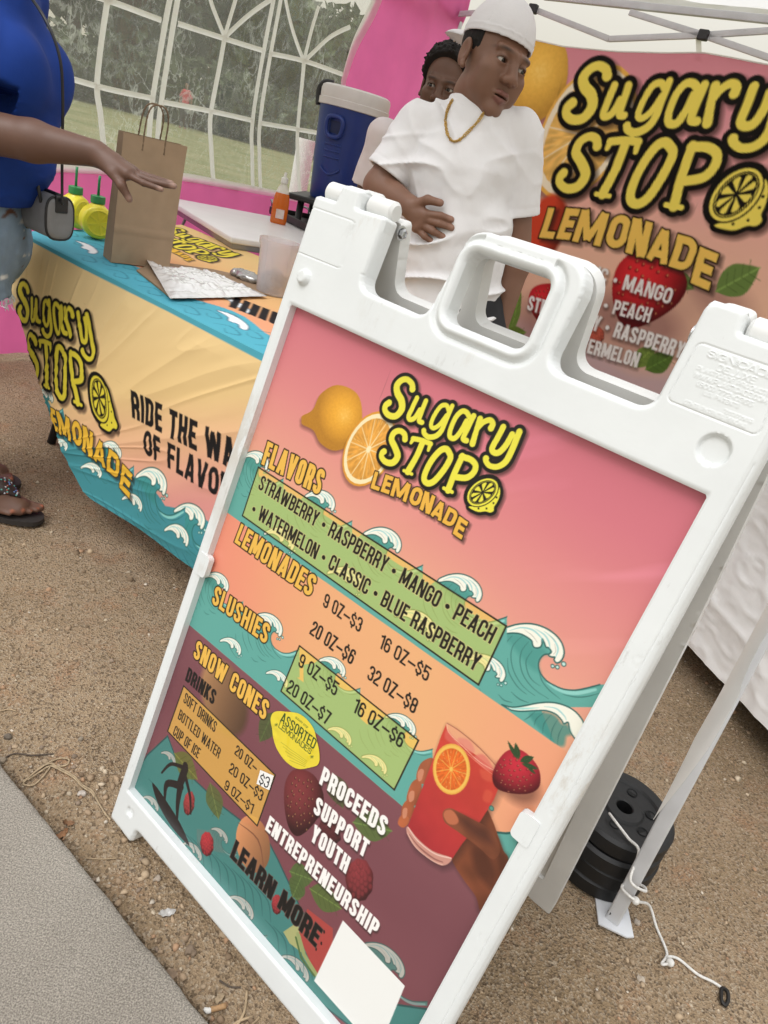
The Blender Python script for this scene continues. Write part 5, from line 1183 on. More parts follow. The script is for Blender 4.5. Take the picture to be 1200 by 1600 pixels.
mesh_obj('window_pane', wl(U, Zz2, -.006 + .006 * vnoise(np.stack([U * 9, Zz * 7, 0 * U], -1), 12)).reshape(-1, 3), F, M_VINYL, wall)
def band(name, px, w, closed=False, d=.004, n=6):
    P = np.array([WP(*p) for p in crv(px, closed, n)]); m = len(P)
    t = np.gradient(P, axis=0); t /= np.maximum(np.linalg.norm(t, axis=1), 1e-9)[:, None]; nn = np.stack([-t[:, 1], t[:, 0]], 1)
    ww = (np.interp(np.linspace(0, 1, m), np.linspace(0, 1, len(w)), w) if hasattr(w, '__len__') else np.full(m, w))[:, None]
    rows = np.stack([wl(*(P + nn * ww * k_).T, d + .004 * (1 - 4 * k_ * k_)) for k_ in (-.5, -.25, 0, .25, .5)], 1)
    return mesh_obj(name, rows.reshape(-1, 3), grid_faces(m, 5), M_WBAND, wall)
z1 = lambda *p: [(x / 2, y / 2) for x, y in p]
band('window_frame', [(66, -4), (58, 40), (52, 130), (46, 256), (100, 262), (200, 268), (285, 276), (395, 296), (480, 314), (540, 326)], .035)
band('window_frame', [(536, 328), (534, 240), (536, 140), (541, 112), (556, 66), (582, 12), (600, -40), (604, -90), (560, -195), (400, -295), (200, -265), (90, -140), (66, -4)], [.035, .035, .035, .045, .07, .08, .06, .04, .04, .04, .04])
for pts in (z1((340, -80), (327, 10), (300, 250), (312, 360), (328, 500)), z1((545, -60), (525, 0), (478, 290), (466, 420), (462, 540)), z1((568, -60), (548, 0), (503, 310), (492, 430), (490, 545)), z1((692, 110), (652, 340), (656, 470), (662, 565)), z1((865, -60), (848, 0), (789, 370), (786, 480), (790, 590)), z1((890, -60), (872, 0), (814, 370), (810, 480), (816, 596)), z1((952, 190), (932, 400), (934, 500), (945, 620))): band('mullion', pts, .025)
for pts in (z1((110, -60), (200, -40), (330, 0), (500, 62)), z1((548, 72), (690, 118), (815, 156)), z1((838, 166), (950, 190), (1070, 232)), z1((100, 215), (200, 240), (330, 276), (480, 308)), z1((505, 318), (650, 345), (788, 376)), z1((812, 384), (985, 414), (1066, 430)), z1((690, 112), (655, 20), (640, -40)), z1((690, 112), (722, 20), (745, -50)), z1((694, 112), (780, 40), (850, -10)), z1((950, 188), (905, 60), (880, -40)), z1((952, 188), (975, 100), (1000, 20)), z1((955, 188), (1030, 120), (1095, 84)), z1((330, 6), (290, -40)), z1((332, 6), (400, -60))): band('mullion', pts, .021)

# ------------------------------------------------------------------ side table under a white crumpled cloth
a0, a1 = at_z(1090, 1000, .10), at_z(1200, 1110, .10); cd_ = (a1 - a0) / np.linalg.norm(a1 - a0); cn_ = np.array([-cd_[1], cd_[0], 0]); cn_ = cn_ if cn_[0] > 0 else -cn_
A0 = np.array([*(a0 - cd_ * .34)[:2], 0]); LT, DT, HT = 1.22, .62, .735
sdt = thing('side_table', 'side table hidden under the white crumpled cloth right of the price sign', 'table', tuple(A0 + cd_ * LT / 2 + cn_ * DT / 2)); sc0 = A0 + cd_ * LT / 2 + cn_ * DT / 2
rt_ = Matrix((V3(cd_), V3(cn_), Vector((0, 0, 1)))).transposed()
mb = MB(); mb.box((0, 0, HT - .025), (LT - .06, DT - .06, .03), rt_, bev=.005); mb.build('tabletop', M_FRAME, sdt)
for u in (-1, 1):
    for v in (-1, 1): mb = MB(); p = cd_ * u * (LT / 2 - .12) + cn_ * v * (DT / 2 - .08); mb.tube([tuple(p), tuple(p + [0, 0, HT - .04])], .014, n=10); mb.build('leg', M_FRAME, sdt, True)
# the cloth: four hanging sides round a top, one sheet
per = round_poly([(0, 0, .03), (LT, 0, .03), (LT, DT, .03), (0, DT, .03)]); pl = []
for k in range(len(per)):
    p, q = per[k], per[(k + 1) % len(per)]; n = max(int(np.linalg.norm(q - p) / .012), 1)
    for t in range(n): pl.append(p + (q - p) * t / n)
pl = np.array(pl); cen2 = np.array([LT / 2, DT / 2]); m_ = len(pl); tan = np.roll(pl, -1, 0) - np.roll(pl, 1, 0); tan /= np.linalg.norm(tan, axis=1)[:, None]; on = np.stack([tan[:, 1], -tan[:, 0]], 1)
rows = []
for f in np.linspace(0, 1, 16)[:-1]: q = cen2 + (pl - cen2) * f; rows.append(np.concatenate([q, np.full((m_, 1), HT)], 1))
arc_ = np.cumsum(np.linalg.norm(np.roll(pl, -1, 0) - pl, axis=1))
for f in np.linspace(0, 1, 90):
    z = HT - f * (HT - .095); N3 = np.stack([arc_ * 6, np.full(m_, z * 8), np.zeros(m_)], 1)
    r3 = lambda q, s_: np.clip(1 - 3.2 * np.abs(vnoise(q, s_)), 0, 1) ** 2
    cr1 = .012 * vnoise(N3 * .5, 60) + .006 * r3(N3 * .7, 61) + .0045 * r3(np.stack([N3[:, 0] * 1.6 + N3[:, 1] * .9, N3[:, 1] * 1.3 - N3[:, 0] * .8, N3[:, 2] + 3], 1), 62) + .0032 * r3(np.stack([N3[:, 0] * 2.4 - N3[:, 1] * 1.6, N3[:, 1] * 2.6 + N3[:, 0] * 1.4, N3[:, 2] + 9], 1), 63) + .0016 * r3(N3 * 5 + 7, 64)
    q = pl + on * ((cr1 + .012) * min(f / .12, 1) + .03 * f)[:, None]; rows.append(np.concatenate([q, (np.full(m_, z) + .007 * vnoise(np.stack([arc_ * 4, 0 * arc_, 0 * arc_], 1), 9) * f)[:, None]], 1))
G = np.array(rows); V = A0 + cd_ * G[..., 0:1] + cn_ * G[..., 1:2] + np.array([0, 0, 1]) * G[..., 2:3]
ii, jj = np.meshgrid(np.arange(len(rows) - 1), np.arange(m_), indexing='ij'); F = np.stack([ii * m_ + jj, (ii + 1) * m_ + jj, (ii + 1) * m_ + (jj + 1) % m_, ii * m_ + (jj + 1) % m_], -1).reshape(-1, 4)
M_CURT = mat('white_coated_cloth', (.80, .80, .80), rough=.42, var=.04, bump=.3, bscale=30)
curt = mesh_obj('white_tablecloth', V.reshape(-1, 3), F, M_CURT); tag(curt, 'crumpled plain white cloth hanging almost to the dirt right of the price sign', 'tablecloth')
# white strap lying twisted along the front pole
us_ = np.linspace(0, 1, 50); vw = unit3 = np.cross(pdir, CAMP - pb); vw = vw / np.linalg.norm(vw); tc_ = CAMP - pb; tc_ = tc_ - pdir * (tc_ @ pdir) / (pdir @ pdir); tc_ /= np.linalg.norm(tc_)
C = np.array([pb + pdir * (.27 + .62 * u) + tc_ * (.020 + .004 * math.sin(u * 8)) + vw * (-.016 + .022 * u + .004 * math.sin(u * 5)) for u in us_])
tw_ = np.clip(us_ / .3, .04, 1)[:, None]
rows = np.stack([C + (vw * s_ * .012)[None] * tw_ + (tc_[None] * (s_ * .008 * np.sin(us_ * 6 + 1))[:, None]) * tw_ for s_ in (-1, -.5, 0, .5, 1)], 1)
o = mesh_obj('tie_strap', rows.reshape(-1, 3), grid_faces(len(C), 5), M_WBAND); tag(o, 'white fabric tie strap lying twisted along the front tent pole', 'strap')
# ================================================================== the serving table and its printed cloth
TZ = .700
P0 = at_z(35, 362, TZ); P0[2] = TZ
TL = 1.09                                                             # length of the top edge
BLc = at_z(284, 351, TZ); BLc[2] = TZ
sidev = BLc - P0; BRc = P0 + TA * TL + sidev
table = thing('folding_table', 'folding serving table hidden under the printed cloth, one dark leg showing', 'table', (*(P0 + TA * .5 + sidev * .5)[:2], 0))
t0 = np.array(table.location)
def quad_slab(name, pts, z0, z1, material, parent, org):
    mb = MB(); mb.prism([(p[0] - org[0], p[1] - org[1]) for p in pts], z0, z1); return mb.build(name, material, parent)
ins = lambda p: p + (P0 + TA * .5 + sidev * .5 - p) * .02
M_DKMET = mat('dark_grey_steel', (.035, .035, .037), rough=.45, metal=.6, var=.3)
M_GRTOP = mat('grey_plastic_top', (.45, .45, .44), rough=.6, var=.1)
quad_slab('tabletop', [ins(P0), ins(P0 + TA * TL), ins(BRc), ins(BLc)], TZ - .045, TZ - .012, M_GRTOP, table, t0)
lg = at_z(80, 692, 0)
for q, top in ((lg, P0 + sidev * .35 + TA * .12), (P0 + TA * .10 + sidev * .85, None), (P0 + TA * .92 + sidev * .15, None), (P0 + TA * .92 + sidev * .85, None)):
    top = q if top is None else top
    mb = MB(); mb.tube([(q[0] - t0[0], q[1] - t0[1], 0), (top[0] - t0[0], top[1] - t0[1], TZ - .045)], .0145, n=12); mb.build('leg', M_DKMET, table, True)
# cloth front: a plane through the front edge, flaring out at the hem
PHI = math.radians(9)
F_DN = -TB * math.sin(PHI) - np.array([0, 0, math.cos(PHI)]); F_N = np.cross(TA, F_DN); F_N = F_N if F_N @ (CAMP - P0) > 0 else -F_N
def CP(x, y):
    q = at_plane(x, y, P0, F_N) - P0; return np.array([q @ TA, -(q @ F_DN)])        # s along, v up (0 at the edge)
c4 = lambda x, y: CP(x / 2.4625, 250 + y / 2.4625)
foldl = np.array([c4(*p) for p in [(86, 283), (58, 400), (44, 520), (82, 622), (130, 778), (172, 890), (214, 1000), (246, 1112)]])
hem = np.array([c4(*p) for p in [(246, 1112), (286, 1205), (330, 1290), (400, 1342), (480, 1392), (560, 1442), (650, 1500), (735, 1555), (830, 1615), (930, 1672)]])
cf = Canvas(-.08, min(hem[:, 1].min(), foldl[:, 1].min()) - .03, TL + .02, .012, .0017)
X, Y = cf.all(); nz = fbm(np.stack([X * 3, Y * 3, 0 * X], -1), 3, 8)
q = Y - .42 * X + .03 * nz
cf.img = ramp(q, [(-1.1, (206, 130, 130)), (-.80, (216, 146, 138)), (-.66, (224, 172, 136)), (-.50, (230, 196, 138)), (-.20, (232, 204, 150)), (.05, (228, 198, 146))])
cf.poly([(-.1, -.012), (.3, -.016), (.7, -.013), (1.1, -.016), (1.1, .05), (-.1, .05)], (78, 160, 176))
def Zc(P): P = np.asarray(P, float); return np.array([c4(*p) for p in P]) if P.ndim > 1 else np.array(c4(*P))
# waves along the hem
tipE = fE(np.array([[705, 522.]]))[0]
kE = 1.35
def cinst(px, s): t = Zc(np.array(px, float)); return lambda P: t + (fE(P) - tipE) * s
bw = [c4(*p) for p in ((150, 860), (200, 930), (235, 1010), (330, 1080), (420, 1150), (500, 1250), (560, 1220), (640, 1330), (760, 1350), (900, 1450), (1000, 1520), (1000, 1900), (100, 1900))]
cf.poly(bw, (66, 138, 146))
for px, s in (((790, 1420), 1.55), ((632, 1290), 1.75), ((450, 1150), 1.2), ((212, 935), 1.1)): wave(cf, cinst(px, s), left=-60, tail=1075, depth=2200, teal=(66, 138, 146), drops=s > 1.5)
for px, s in (((734, 1485), 1.35), ((530, 1355), 1.2), ((375, 1225), 1.1), ((265, 1120), .9), ((880, 1600), 1.3)): wave(cf, cinst(px, s), body=False, drops=False)
for k_ in range(16):
    p = c4(330 + k_ * 38, 1300 + k_ * 24); cf.line(crv([p + [-.04, .02], p, p + [.05, -.004], p + [.09, .016]], n=4), np.array([.001, .005, .001]), (40, 96, 108), .7)
cz = lambda x, y: Zc(np.array([x / 4.2125 * 2.4625, (420 - 250 + y / 4.2105) * 2.4625]))
EMc = homog([(310, 75), (600, 850), (832, 854), (1090, 440), (690, 1172), (182, 732), (270, 432), (765, 528), (230, 345)], [cz(*p) for p in ((148, 56), (432, 812), (553, 800), (640, 332), (832, 1502), (350, 900), (196, 425), (463, 474), (150, 352))])
EMl = homog([(182, 732), (246, 755), (372, 806), (446, 842), (606, 948), (676, 1012), (690, 1172), (148, 848), (478, 1006)], [cz(*p) for p in ((350, 900), (410, 926), (478, 985), (548, 1040), (705, 1190), (790, 1268), (836, 1506), (372, 1062), (596, 1256))])
emblem(cf, EMc, yel=(222, 204, 62), amber=(226, 178, 58), f2=EMl, ks=.80)
cf.text('RIDE THE WAVE', c4(500, 990), c4(500, 990) + (c4(870, 1175) - c4(500, 990)) * 1.30, c4(500, 884), (24, 20, 20), t=.20, sp=.09)
cf.text('OF FLAVOR', c4(548, 1130), c4(548, 1130) + (c4(840, 1290) - c4(548, 1130)) * 1.17, c4(550, 1034), (24, 20, 20), t=.20, sp=.09)
ns, nv = 420, 330
t_ = np.linspace(0, 1, nv); fl = np.stack([np.interp(t_, np.linspace(0, 1, len(foldl)), foldl[:, k]) for k in (0, 1)], 1); fl = np.array(crv(foldl, n=12)); fl = np.stack([np.interp(t_, np.linspace(0, 1, len(fl)), fl[:, k]) for k in (0, 1)], 1)
rr_ = np.stack([np.full(nv, TL), t_ * (-.76)], 1)
s_ = np.linspace(0, 1, ns); hm = crv(hem, n=8); hl = np.stack([np.interp(s_, np.linspace(0, 1, len(hm)), hm[:, k]) for k in (0, 1)], 1)
tl_ = np.stack([fl[0][0] + (TL - fl[0][0]) * s_, fl[0][1] + (0 - fl[0][1]) * s_], 1)
rr_[-1] = hl[-1]; rr_ = np.stack([np.linspace(TL, hl[-1][0], nv), np.linspace(0, hl[-1][1], nv)], 1)
A_, B_ = s_[:, None, None], t_[None, :, None]
Sg = (1 - A_) * fl[None] + A_ * rr_[None] + (1 - B_) * tl_[:, None] + B_ * hl[:, None] - ((1 - A_) * (1 - B_) * fl[0] + A_ * (1 - B_) * rr_[0] + (1 - A_) * B_ * fl[-1] + A_ * B_ * rr_[-1])
S_, V_ = Sg[..., 0], Sg[..., 1]
th_ = .55; w1 = fbm(np.stack([(S_ * math.cos(th_) + V_ * math.sin(th_)) * 2.6, (V_ * math.cos(th_) - S_ * math.sin(th_)) * 15, 0 * S_], -1), 3, 71)
w2 = 1 - np.abs(fbm(np.stack([(S_ * .88 - V_ * .47) * 3, (V_ * .88 + S_ * .47) * 10, 0 * S_ + 5], -1), 3, 72))
rc = np.arctan2(V_ + .62, S_ - .16); rd = np.hypot(V_ + .62, S_ - .16)         # creases fan out from the tucked corner
w3 = 1 - 2.6 * np.abs(vnoise(np.stack([rc * 7.5, rd * 1.2, 0 * rc], -1), 74)); w4 = 1 - 3 * np.abs(vnoise(np.stack([rc * 15, rd * 2.0, 0 * rc + 3], -1), 75))
wr = (.0030 * w1 * .4 + .0042 * np.clip(w3, 0, 1) ** 2 + .0026 * np.clip(w4, 0, 1) ** 2) * np.clip(-V_ / .05, 0, 1) * np.clip(rd / .2, 0, 1) + .012 * np.sin(S_ * 8.5 + V_ * 2) * np.clip(-V_ / .5, 0, 1) ** 1.5
Pw = P0 + TA * S_[..., None] - F_DN * V_[..., None] + F_N * wr[..., None]
Pw[..., 2] = np.maximum(Pw[..., 2], .012)
M_CLOTH = mat('printed_cloth', 'Col', rough=.75, spec=.25, bump=.12, bscale=35, translucent=.06)
cfront = cv_sample(cf, S_, V_)
# the left side of the cloth wraps back from the fold
nb = 30; W_ = np.linspace(0, 1, nb); sd_d = (sidev / np.linalg.norm(sidev)); base = P0 + TA * fl[:, 0][:, None] - F_DN * fl[:, 1][:, None] + F_N * wr[0][:, None]; base[:, 2] = np.maximum(base[:, 2], .012)
inw = np.clip(-fl[:, 1] / .6, 0, 1)
Ps = base[None] + (sd_d[None, None] * .80 + TA[None, None] * (inw * .30)[None, :, None]) * (W_ ** 1.0)[:, None, None] + TA[None, None] * (.012 * np.sin(W_ * 14)[:, None] * inw[None])[..., None]
cs_ = np.broadcast_to(cfront[0][None], (nb, nv, 3))
# top of the cloth
def TP(x, y, z=TZ): q = at_z(x, y, z) - P0; M2 = np.linalg.inv(np.array([[TA[0], sidev[0]], [TA[1], sidev[1]]])); return M2 @ q[:2]       # (s, share of depth)
ct = Canvas(-.03, -.02, TL + .03, 1.03, .0025)
dep = np.linalg.norm(sidev); X, Y = ct.all(); nz = fbm(np.stack([X * 4, Y * 4, 0 * X], -1), 3, 18)
ct.img = ramp(Y + .18 * X + .05 * nz, [(0, (226, 150, 124)), (.35, (230, 160, 122)), (.55, (226, 178, 122)), (1.0, (222, 190, 130))])
ct4 = lambda x, y: TP(x / 2.4625, 250 + y / 2.4625)
band_ = [(-.05, -.05), (1.1, -.05)] + [(x, .17 + .03 * math.sin(x * 17)) for x in np.linspace(1.05, .35, 16)] + [(.30, .30), (.18, .42), (.05, .50), (-.05, .52)]
ct.poly(band_, (82, 170, 190))
for k_ in range(22):
    x0 = -.02 + .05 * k_; y0 = .04 + .05 * (k_ % 3) + (.10 if k_ < 6 else 0); ct.line(crv([(x0 - .04, y0), (x0, y0 + .035), (x0 + .05, y0 + .01), (x0 + .02, y0 - .02), (x0, y0)], n=4), np.array([.002, .006, .002]), (44, 112, 132), .8)
for p in (ct4(325, 335), ct4(890, 615), ct4(900, 555)):
    ct.poly(crv([p + [-.07, .02], p + [-.02, .045], p + [.05, .02], p + [.07, -.02], p + [.05, -.03], p + [.03, -.01], p + [.0, -.02], p + [-.02, .01]], True, 4), (238, 240, 242), ow=.005, oc=(70, 110, 130))
EMt = homog([(310, 75), (1090, 440), (600, 850), (832, 854), (230, 345), (180, 650)], [ct4(*p) for p in ((700, 268), (975, 392), (705, 385), (780, 385), (640, 300), (660, 350))])
emt = homog([(150, 60), (1100, 60), (1100, 1000), (150, 1000)], [ct4(*p) for p in ((640, 245), (960, 330), (870, 410), (560, 330))])
emblem(ct, emt, yel=(224, 206, 62), amber=(226, 178, 58))
ct.text('FLAVOR', ct4(880, 565), ct4(1075, 640), ct4(905, 525), (24, 20, 24), t=.20)
n1, n2 = 260, 150
U, W = np.meshgrid(np.linspace(0, 1, n1), np.linspace(0, 1, n2), indexing='ij')
edge_l = (tl_[:, 0]); u0 = fl[0][0] * (1 - W)
Su = u0 + (TL - u0) * U
Pt = P0 + TA * Su[..., None] + sidev * W[..., None]; Pt[..., 2] = TZ + .0012 * fbm(np.stack([Su * 9, W * 9, 0 * W], -1), 2, 3) * np.clip(W / .05, 0, 1)
Pt[:, 0, :] = np.stack([np.interp(np.linspace(0, 1, n1), s_, Pw[:, 0, k]) for k in range(3)], 1)
ctop = cv_sample(ct, Su, W); ctop[:, 0] = np.stack([np.interp(np.linspace(0, 1, n1), s_, cfront[:, 0, k]) for k in range(3)], 1)
# right side hangs straight down
nr = 12; Wd = np.linspace(0, 1, nr); Pr = (P0 + TA * TL)[None, None] + sidev[None, None] * np.linspace(0, 1, 40)[:, None, None] + np.array([0, 0, -.55])[None, None] * Wd[None, :, None] + TA[None, None] * (.02 * Wd * 1.0)[None, :, None]
cr_s = np.broadcast_to(np.array(srgb((222, 184, 132)))[None, None], (40, nr, 3))
vs, fs, cs, o_ = [], [], [], 0
for P_, C_, fl_ in ((Pw, cfront, True), (Ps, cs_, False), (Pt, ctop, False), (Pr, cr_s, False)):
    a_, b_ = P_.shape[:2]; vs.append(P_.reshape(-1, 3)); f = grid_faces(a_, b_); fs.append((f[:, ::-1] if fl_ else f) + o_); cs.append(C_.reshape(-1, 3)); o_ += a_ * b_
cloth = mesh_obj('tablecloth', np.concatenate(vs), np.concatenate(fs), M_CLOTH, col=np.concatenate(cs)); tag(cloth, 'printed sand and teal wave cloth reading RIDE THE WAVE OF FLAVOR draped on the table', 'tablecloth')

# ------------------------------------------------------------------ paper carrier bag
TT = TZ + .002
ba, bb = at_z(173, 410, TT), at_z(264, 421, TT); bx_ = (bb - ba); bw = np.linalg.norm(bx_); bx_ /= bw; by_ = np.array([-bx_[1], bx_[0], 0])
bag = thing('paper_bag', 'brown kraft paper carrier bag with twisted handles standing on the table', 'paper bag', tuple((ba + bb) / 2))
bag.location.z = TT
hl_, hr_ = at_Y(185, 201, ba[1])[2] - TT, at_Y(286, 231, bb[1])[2] - TT
bh = (hl_ + hr_) / 2; bd = .075
M_KRAFT = mat('kraft_paper', (.36, .255, .165), rough=.85, var=.10, vscale=26, bump=.25, bscale=50, spec=.2); M_KRAFT2 = mat('twisted_paper', (.20, .135, .08), rough=.9, var=.3, vscale=80)
def bagp(u, v, d):                                                    # u across, v up, d back
    sw = .010 * math.sin(v * 9) * math.sin(u * 20); return np.array([(u - .5) * bw * (1 + .06 * v), 0, 0])
g = []; nu, nv_ = 24, 40
def bl(u, d, v):   # local coords
    q = bx_ * (u * bw * (1 + .03 * v) + .012 * v) + by_ * d + np.array([0, 0, v * bh]); return q - bx_ * bw / 2
vs, fs = [], []
def sheet(fn, a, b_):
    o_ = len(vs)
    for i in range(a + 1):
        for j in range(b_ + 1): vs.append(fn(i / a, j / b_))
    for i in range(a):
        for j in range(b_): fs.append((o_ + i * (b_ + 1) + j, o_ + (i + 1) * (b_ + 1) + j, o_ + (i + 1) * (b_ + 1) + j + 1, o_ + i * (b_ + 1) + j + 1))
cre = lambda v: -.0035 * math.exp(-((v - .27) / .012) ** 2)
fr = lambda u, v: bl(u, .006 * math.sin(math.pi * u) * (1 - v) - .004 * v * math.sin(math.pi * u) + cre(v) + .0012 * float(vnoise(np.array([u * 9, v * 12, 1.]), 3)), v)
bk = lambda u, v: bl(u, bd + .02 * v * 0 - .03 * v - .004 * math.sin(math.pi * u), v)
sl_ = lambda u, v: bl(0 + .16 * math.sin(math.pi * u) * (v ** .8) * .55, u * (bd - .03 * v), v)
sr2 = lambda u, v: bl(1 - .16 * math.sin(math.pi * u) * (v ** .8) * .55, u * (bd - .03 * v), v)
sheet(fr, nu, nv_); sheet(bk, nu, nv_); sheet(sl_, 12, nv_); sheet(sr2, 12, nv_); sheet(lambda u, v: bl(u, v * bd, .003), 2, 2)
mesh_obj('bag_body', np.array(vs), fs, M_KRAFT, bag)
for d0, ph in ((-.002, 0), (bd - .034, .010)):
    hp = [bl(.30, d0, .90), bl(.30, d0, 1.0), bl(.31 + ph, d0 - .006, 1.16), bl(.38 + ph, d0 - .010, 1.235), bl(.55 + ph, d0 - .010, 1.235), bl(.63 + ph, d0 - .006, 1.15), bl(.64, d0, 1.0), bl(.64, d0, .90)]
    mb = MB(); C = crv(hp, n=8); rad = .0022 + .0005 * np.sin(np.arange(len(C)) * 2.2); mb.tube(C, rad, n=8); mb.build('handle', M_KRAFT2, bag, True)
# ------------------------------------------------------------------ lemon shaped bottles
M_YELP = mat('yellow_plastic', (.80, .70, .035), rough=.35, var=.06, spec=.5, sss=.0, coat=.2); M_GRNP = mat('green_plastic', (.03, .22, .06), rough=.4, var=.1); M_GRNS = mat('green_straw', (.03, .26, .10), rough=.3)
def lemon_bottle(px, lab, yaw, zs=1.0):
    p = at_z(*px, TT); p[2] = TT; d_ = CAMP - p; az = math.atan2(d_[1], d_[0]) + math.pi / 2 + yaw
    t = thing('lemon_bottle', lab, 'drink bottle', tuple(p), az, group='lemon shaped bottles on the table')
    R_, H_ = .046, .098
    V, F = surface_nets(lambda P: np.minimum(smin(smax(np.linalg.norm(P[..., [0, 2]] - [0, .050], axis=-1) - .049, np.abs(P[..., 1]) - .030, .014), s_cap(P, (0, 0, .085), (0, 0, .107), .021, .0165), .012),
                   np.minimum.reduce([np.maximum(np.abs(np.linalg.norm(P[..., [0, 2]] - [0, .050], axis=-1) - .036) - .0016, np.abs(P[..., 1] + .030) - .0022)] + [np.maximum(s_cap(P, (.034 * math.cos(a), -.030, .050 + .034 * math.sin(a)), (.004 * math.cos(a), -.030, .050 + .004 * math.sin(a)), .0016, .0014), -9) for a in np.arange(8) * math.pi / 4 + .2])), (-.055, -.04, -.004), (.055, .038, .118), .0022)
    V[:, 2] = np.maximum(V[:, 2], .0)
    mesh_obj('bottle_body', V, F, M_YELP, t)
    mb = MB(); pr = [(0, .126), (.012, .126), (.0205, .124), (.0215, .122), (.0215, .104), (.0195, .103)]
    mb.lathe(pr, n=36); sharp(mb.build('cap', M_GRNP, t), 40)
    mb = MB(); mb.tube([(0, 0, .118), (.001, 0, .17), (.002, 0, .182)], .0040, n=10); mb.build('straw', M_GRNS, t, True); return t
lemon_bottle((150, 372), 'yellow lemon shaped bottle in front, beside the paper bag, its slice relief facing out', .25)
lemon_bottle((116, 356), 'yellow lemon shaped bottle half hidden behind the other one, near the handbag', .9)
# ------------------------------------------------------------------ sleeved price sheets on cardboard, plastic tub
def on_top(pts, z): return [at_z(x / 2.4625, 250 + y / 2.4625, z) for x, y in pts]
M_CARD = mat('cardboard', (.30, .20, .12), rough=.9, var=.2, vscale=18); M_SLEEVE = mat('glossy_plastic_sleeve', (.74, .74, .74), rough=.12, var=.10, vscale=16, spec=.8, bump=.5, bscale=16, coat=.6)
q = on_top([(525, 428), (660, 535), (1045, 520), (1020, 470), (820, 425), (600, 395)], TT); o_ = np.mean(q, 0)
mb = MB(); mb.prism([(p[0] - o_[0], p[1] - o_[1]) for p in q], 0, .004); cb = mb.build('cardboard_sheet', M_CARD); cb.location = (o_[0], o_[1], TT); tag(cb, 'brown cardboard sheet under the clear plastic sleeve at the table front', 'cardboard')
q = on_top([(538, 420), (650, 520), (1020, 516), (865, 440), (595, 392)], TT + .012); a_, b_, c_, d_ = q[4], q[0], q[1], q[2]
q4 = on_top([(560, 388), (655, 524), (1030, 516), (830, 425)], TT + .012)
U, W = np.meshgrid(np.linspace(0, 1, 90), np.linspace(0, 1, 60), indexing='ij'); o_ = np.mean(q4, 0)
Pq = ((1 - U)[..., None] * (1 - W)[..., None] * q4[1] + U[..., None] * (1 - W)[..., None] * q4[2] + U[..., None] * W[..., None] * q4[3] + (1 - U)[..., None] * W[..., None] * q4[0]) - o_
N3 = np.stack([U * 5, W * 4, 0 * U], -1); cz_ = np.abs(vnoise(N3 * .8, 5)) * .012 + np.abs(vnoise(N3 * 2.3, 6)) * .006 + np.abs(vnoise(N3 * 5, 7)) * .004
Pq[..., 2] = cz_ * np.clip(np.minimum(np.minimum(U, 1 - U), np.minimum(W, 1 - W)) / .12, .1, 1) + .014 * (U < .2) * np.clip((.2 - U) / .2, 0, 1) * W
sh_ = mesh_obj('plastic_sleeve', Pq.reshape(-1, 3), grid_faces(90, 60), M_SLEEVE); sh_.location = (o_[0], o_[1], TT + .005); tag(sh_, 'crinkled shiny plastic sleeve holding white sheets, lying on cardboard', 'plastic sleeve')
M_TUB = mat('frosted_clear_plastic', (.86, .80, .80), rough=.25, trans=.55, spec=.5, var=.03); M_TUB.node_tree.nodes['Principled BSDF'].inputs['Alpha'].default_value = .62
tp_ = at_z(425, 458, TT); tub = thing('plastic_tub', 'frosted clear plastic tub with a dark crumpled bag in it, beside the price sign', 'tub', (tp_[0], tp_[1], TT))
h_t = at_Y(425, 372, tp_[1])[2] - TT; r_t = .058
mb = MB(); mb.lathe([(0, .001), (r_t * .82, .001), (r_t * .84, .004), (r_t * .97, h_t * .86), (r_t * 1.04, h_t * .9), (r_t * 1.05, h_t), (r_t * 1.02, h_t), (r_t * .95, h_t * .86), (r_t * .82, .005), (0, .004)], n=40); sharp(mb.build('tub_wall', M_TUB, tub), 40)
V, F = surface_nets(lambda P: s_ell(P, (0, 0, .035), (.040, .040, .030)) + .010 * vnoise(P * 70, 4), (-.06, -.06, 0), (.06, .06, .08), .004)
mesh_obj('crumpled_bag', V, F, mat('grey_plastic_film', (.16, .16, .165), rough=.3, var=.4, vscale=40), tub)
# crumpled foil bag lying by the tub
fp = at_z(383, 438, TT); V, F = surface_nets(lambda P: s_ell(P, (0, 0, .012), (.060, .032, .016)) + .012 * np.abs(vnoise(P * 55, 9)) - .004, (-.09, -.06, -.01), (.09, .06, .05), .003); V[:, 2] = np.maximum(V[:, 2], 0)
fb = mesh_obj('crumpled_wrapper', V, F, mat('silver_film', (.42, .41, .40), rough=.22, metal=.6, var=.3, vscale=30)); fb.location = (fp[0], fp[1], TT + .001); fb.rotation_euler = (0, 0, -.5); tag(fb, 'small grey crumpled wrapper lying between the plastic sleeve and the tub', 'wrapper')

# ================================================================== the white table behind, with things on it
WZ = .745
w_ = [at_z(*p, WZ) for p in ((255, 306), (362, 370), (474, 368))]; wa = w_[0]; wu = (w_[1] - w_[0]); wv = w_[2] - w_[1]; wl_ = np.linalg.norm(wu); wu /= wl_; wv = wv - wu * (wv @ wu); wv /= np.linalg.norm(wv)
wl_ = max(wl_, .75); wd_ = .62; wa = w_[1] - wu * wl_
wt = thing('utility_table', 'small white folding utility table with grey metal legs behind the serving table', 'table', (wa[0], wa[1], 0)); o_ = np.array([wa[0], wa[1], 0])
M_WTOP = mat('white_table_top', (.72, .70, .70), rough=.4, var=.06, vscale=8); M_GREYM = mat('grey_tube', (.30, .30, .31), rough=.35, metal=.8, var=.15)
rot = Matrix((V3(wu), V3(wv), Vector((0, 0, 1)))).transposed()
cen = wu * wl_ / 2 + wv * wd_ / 2
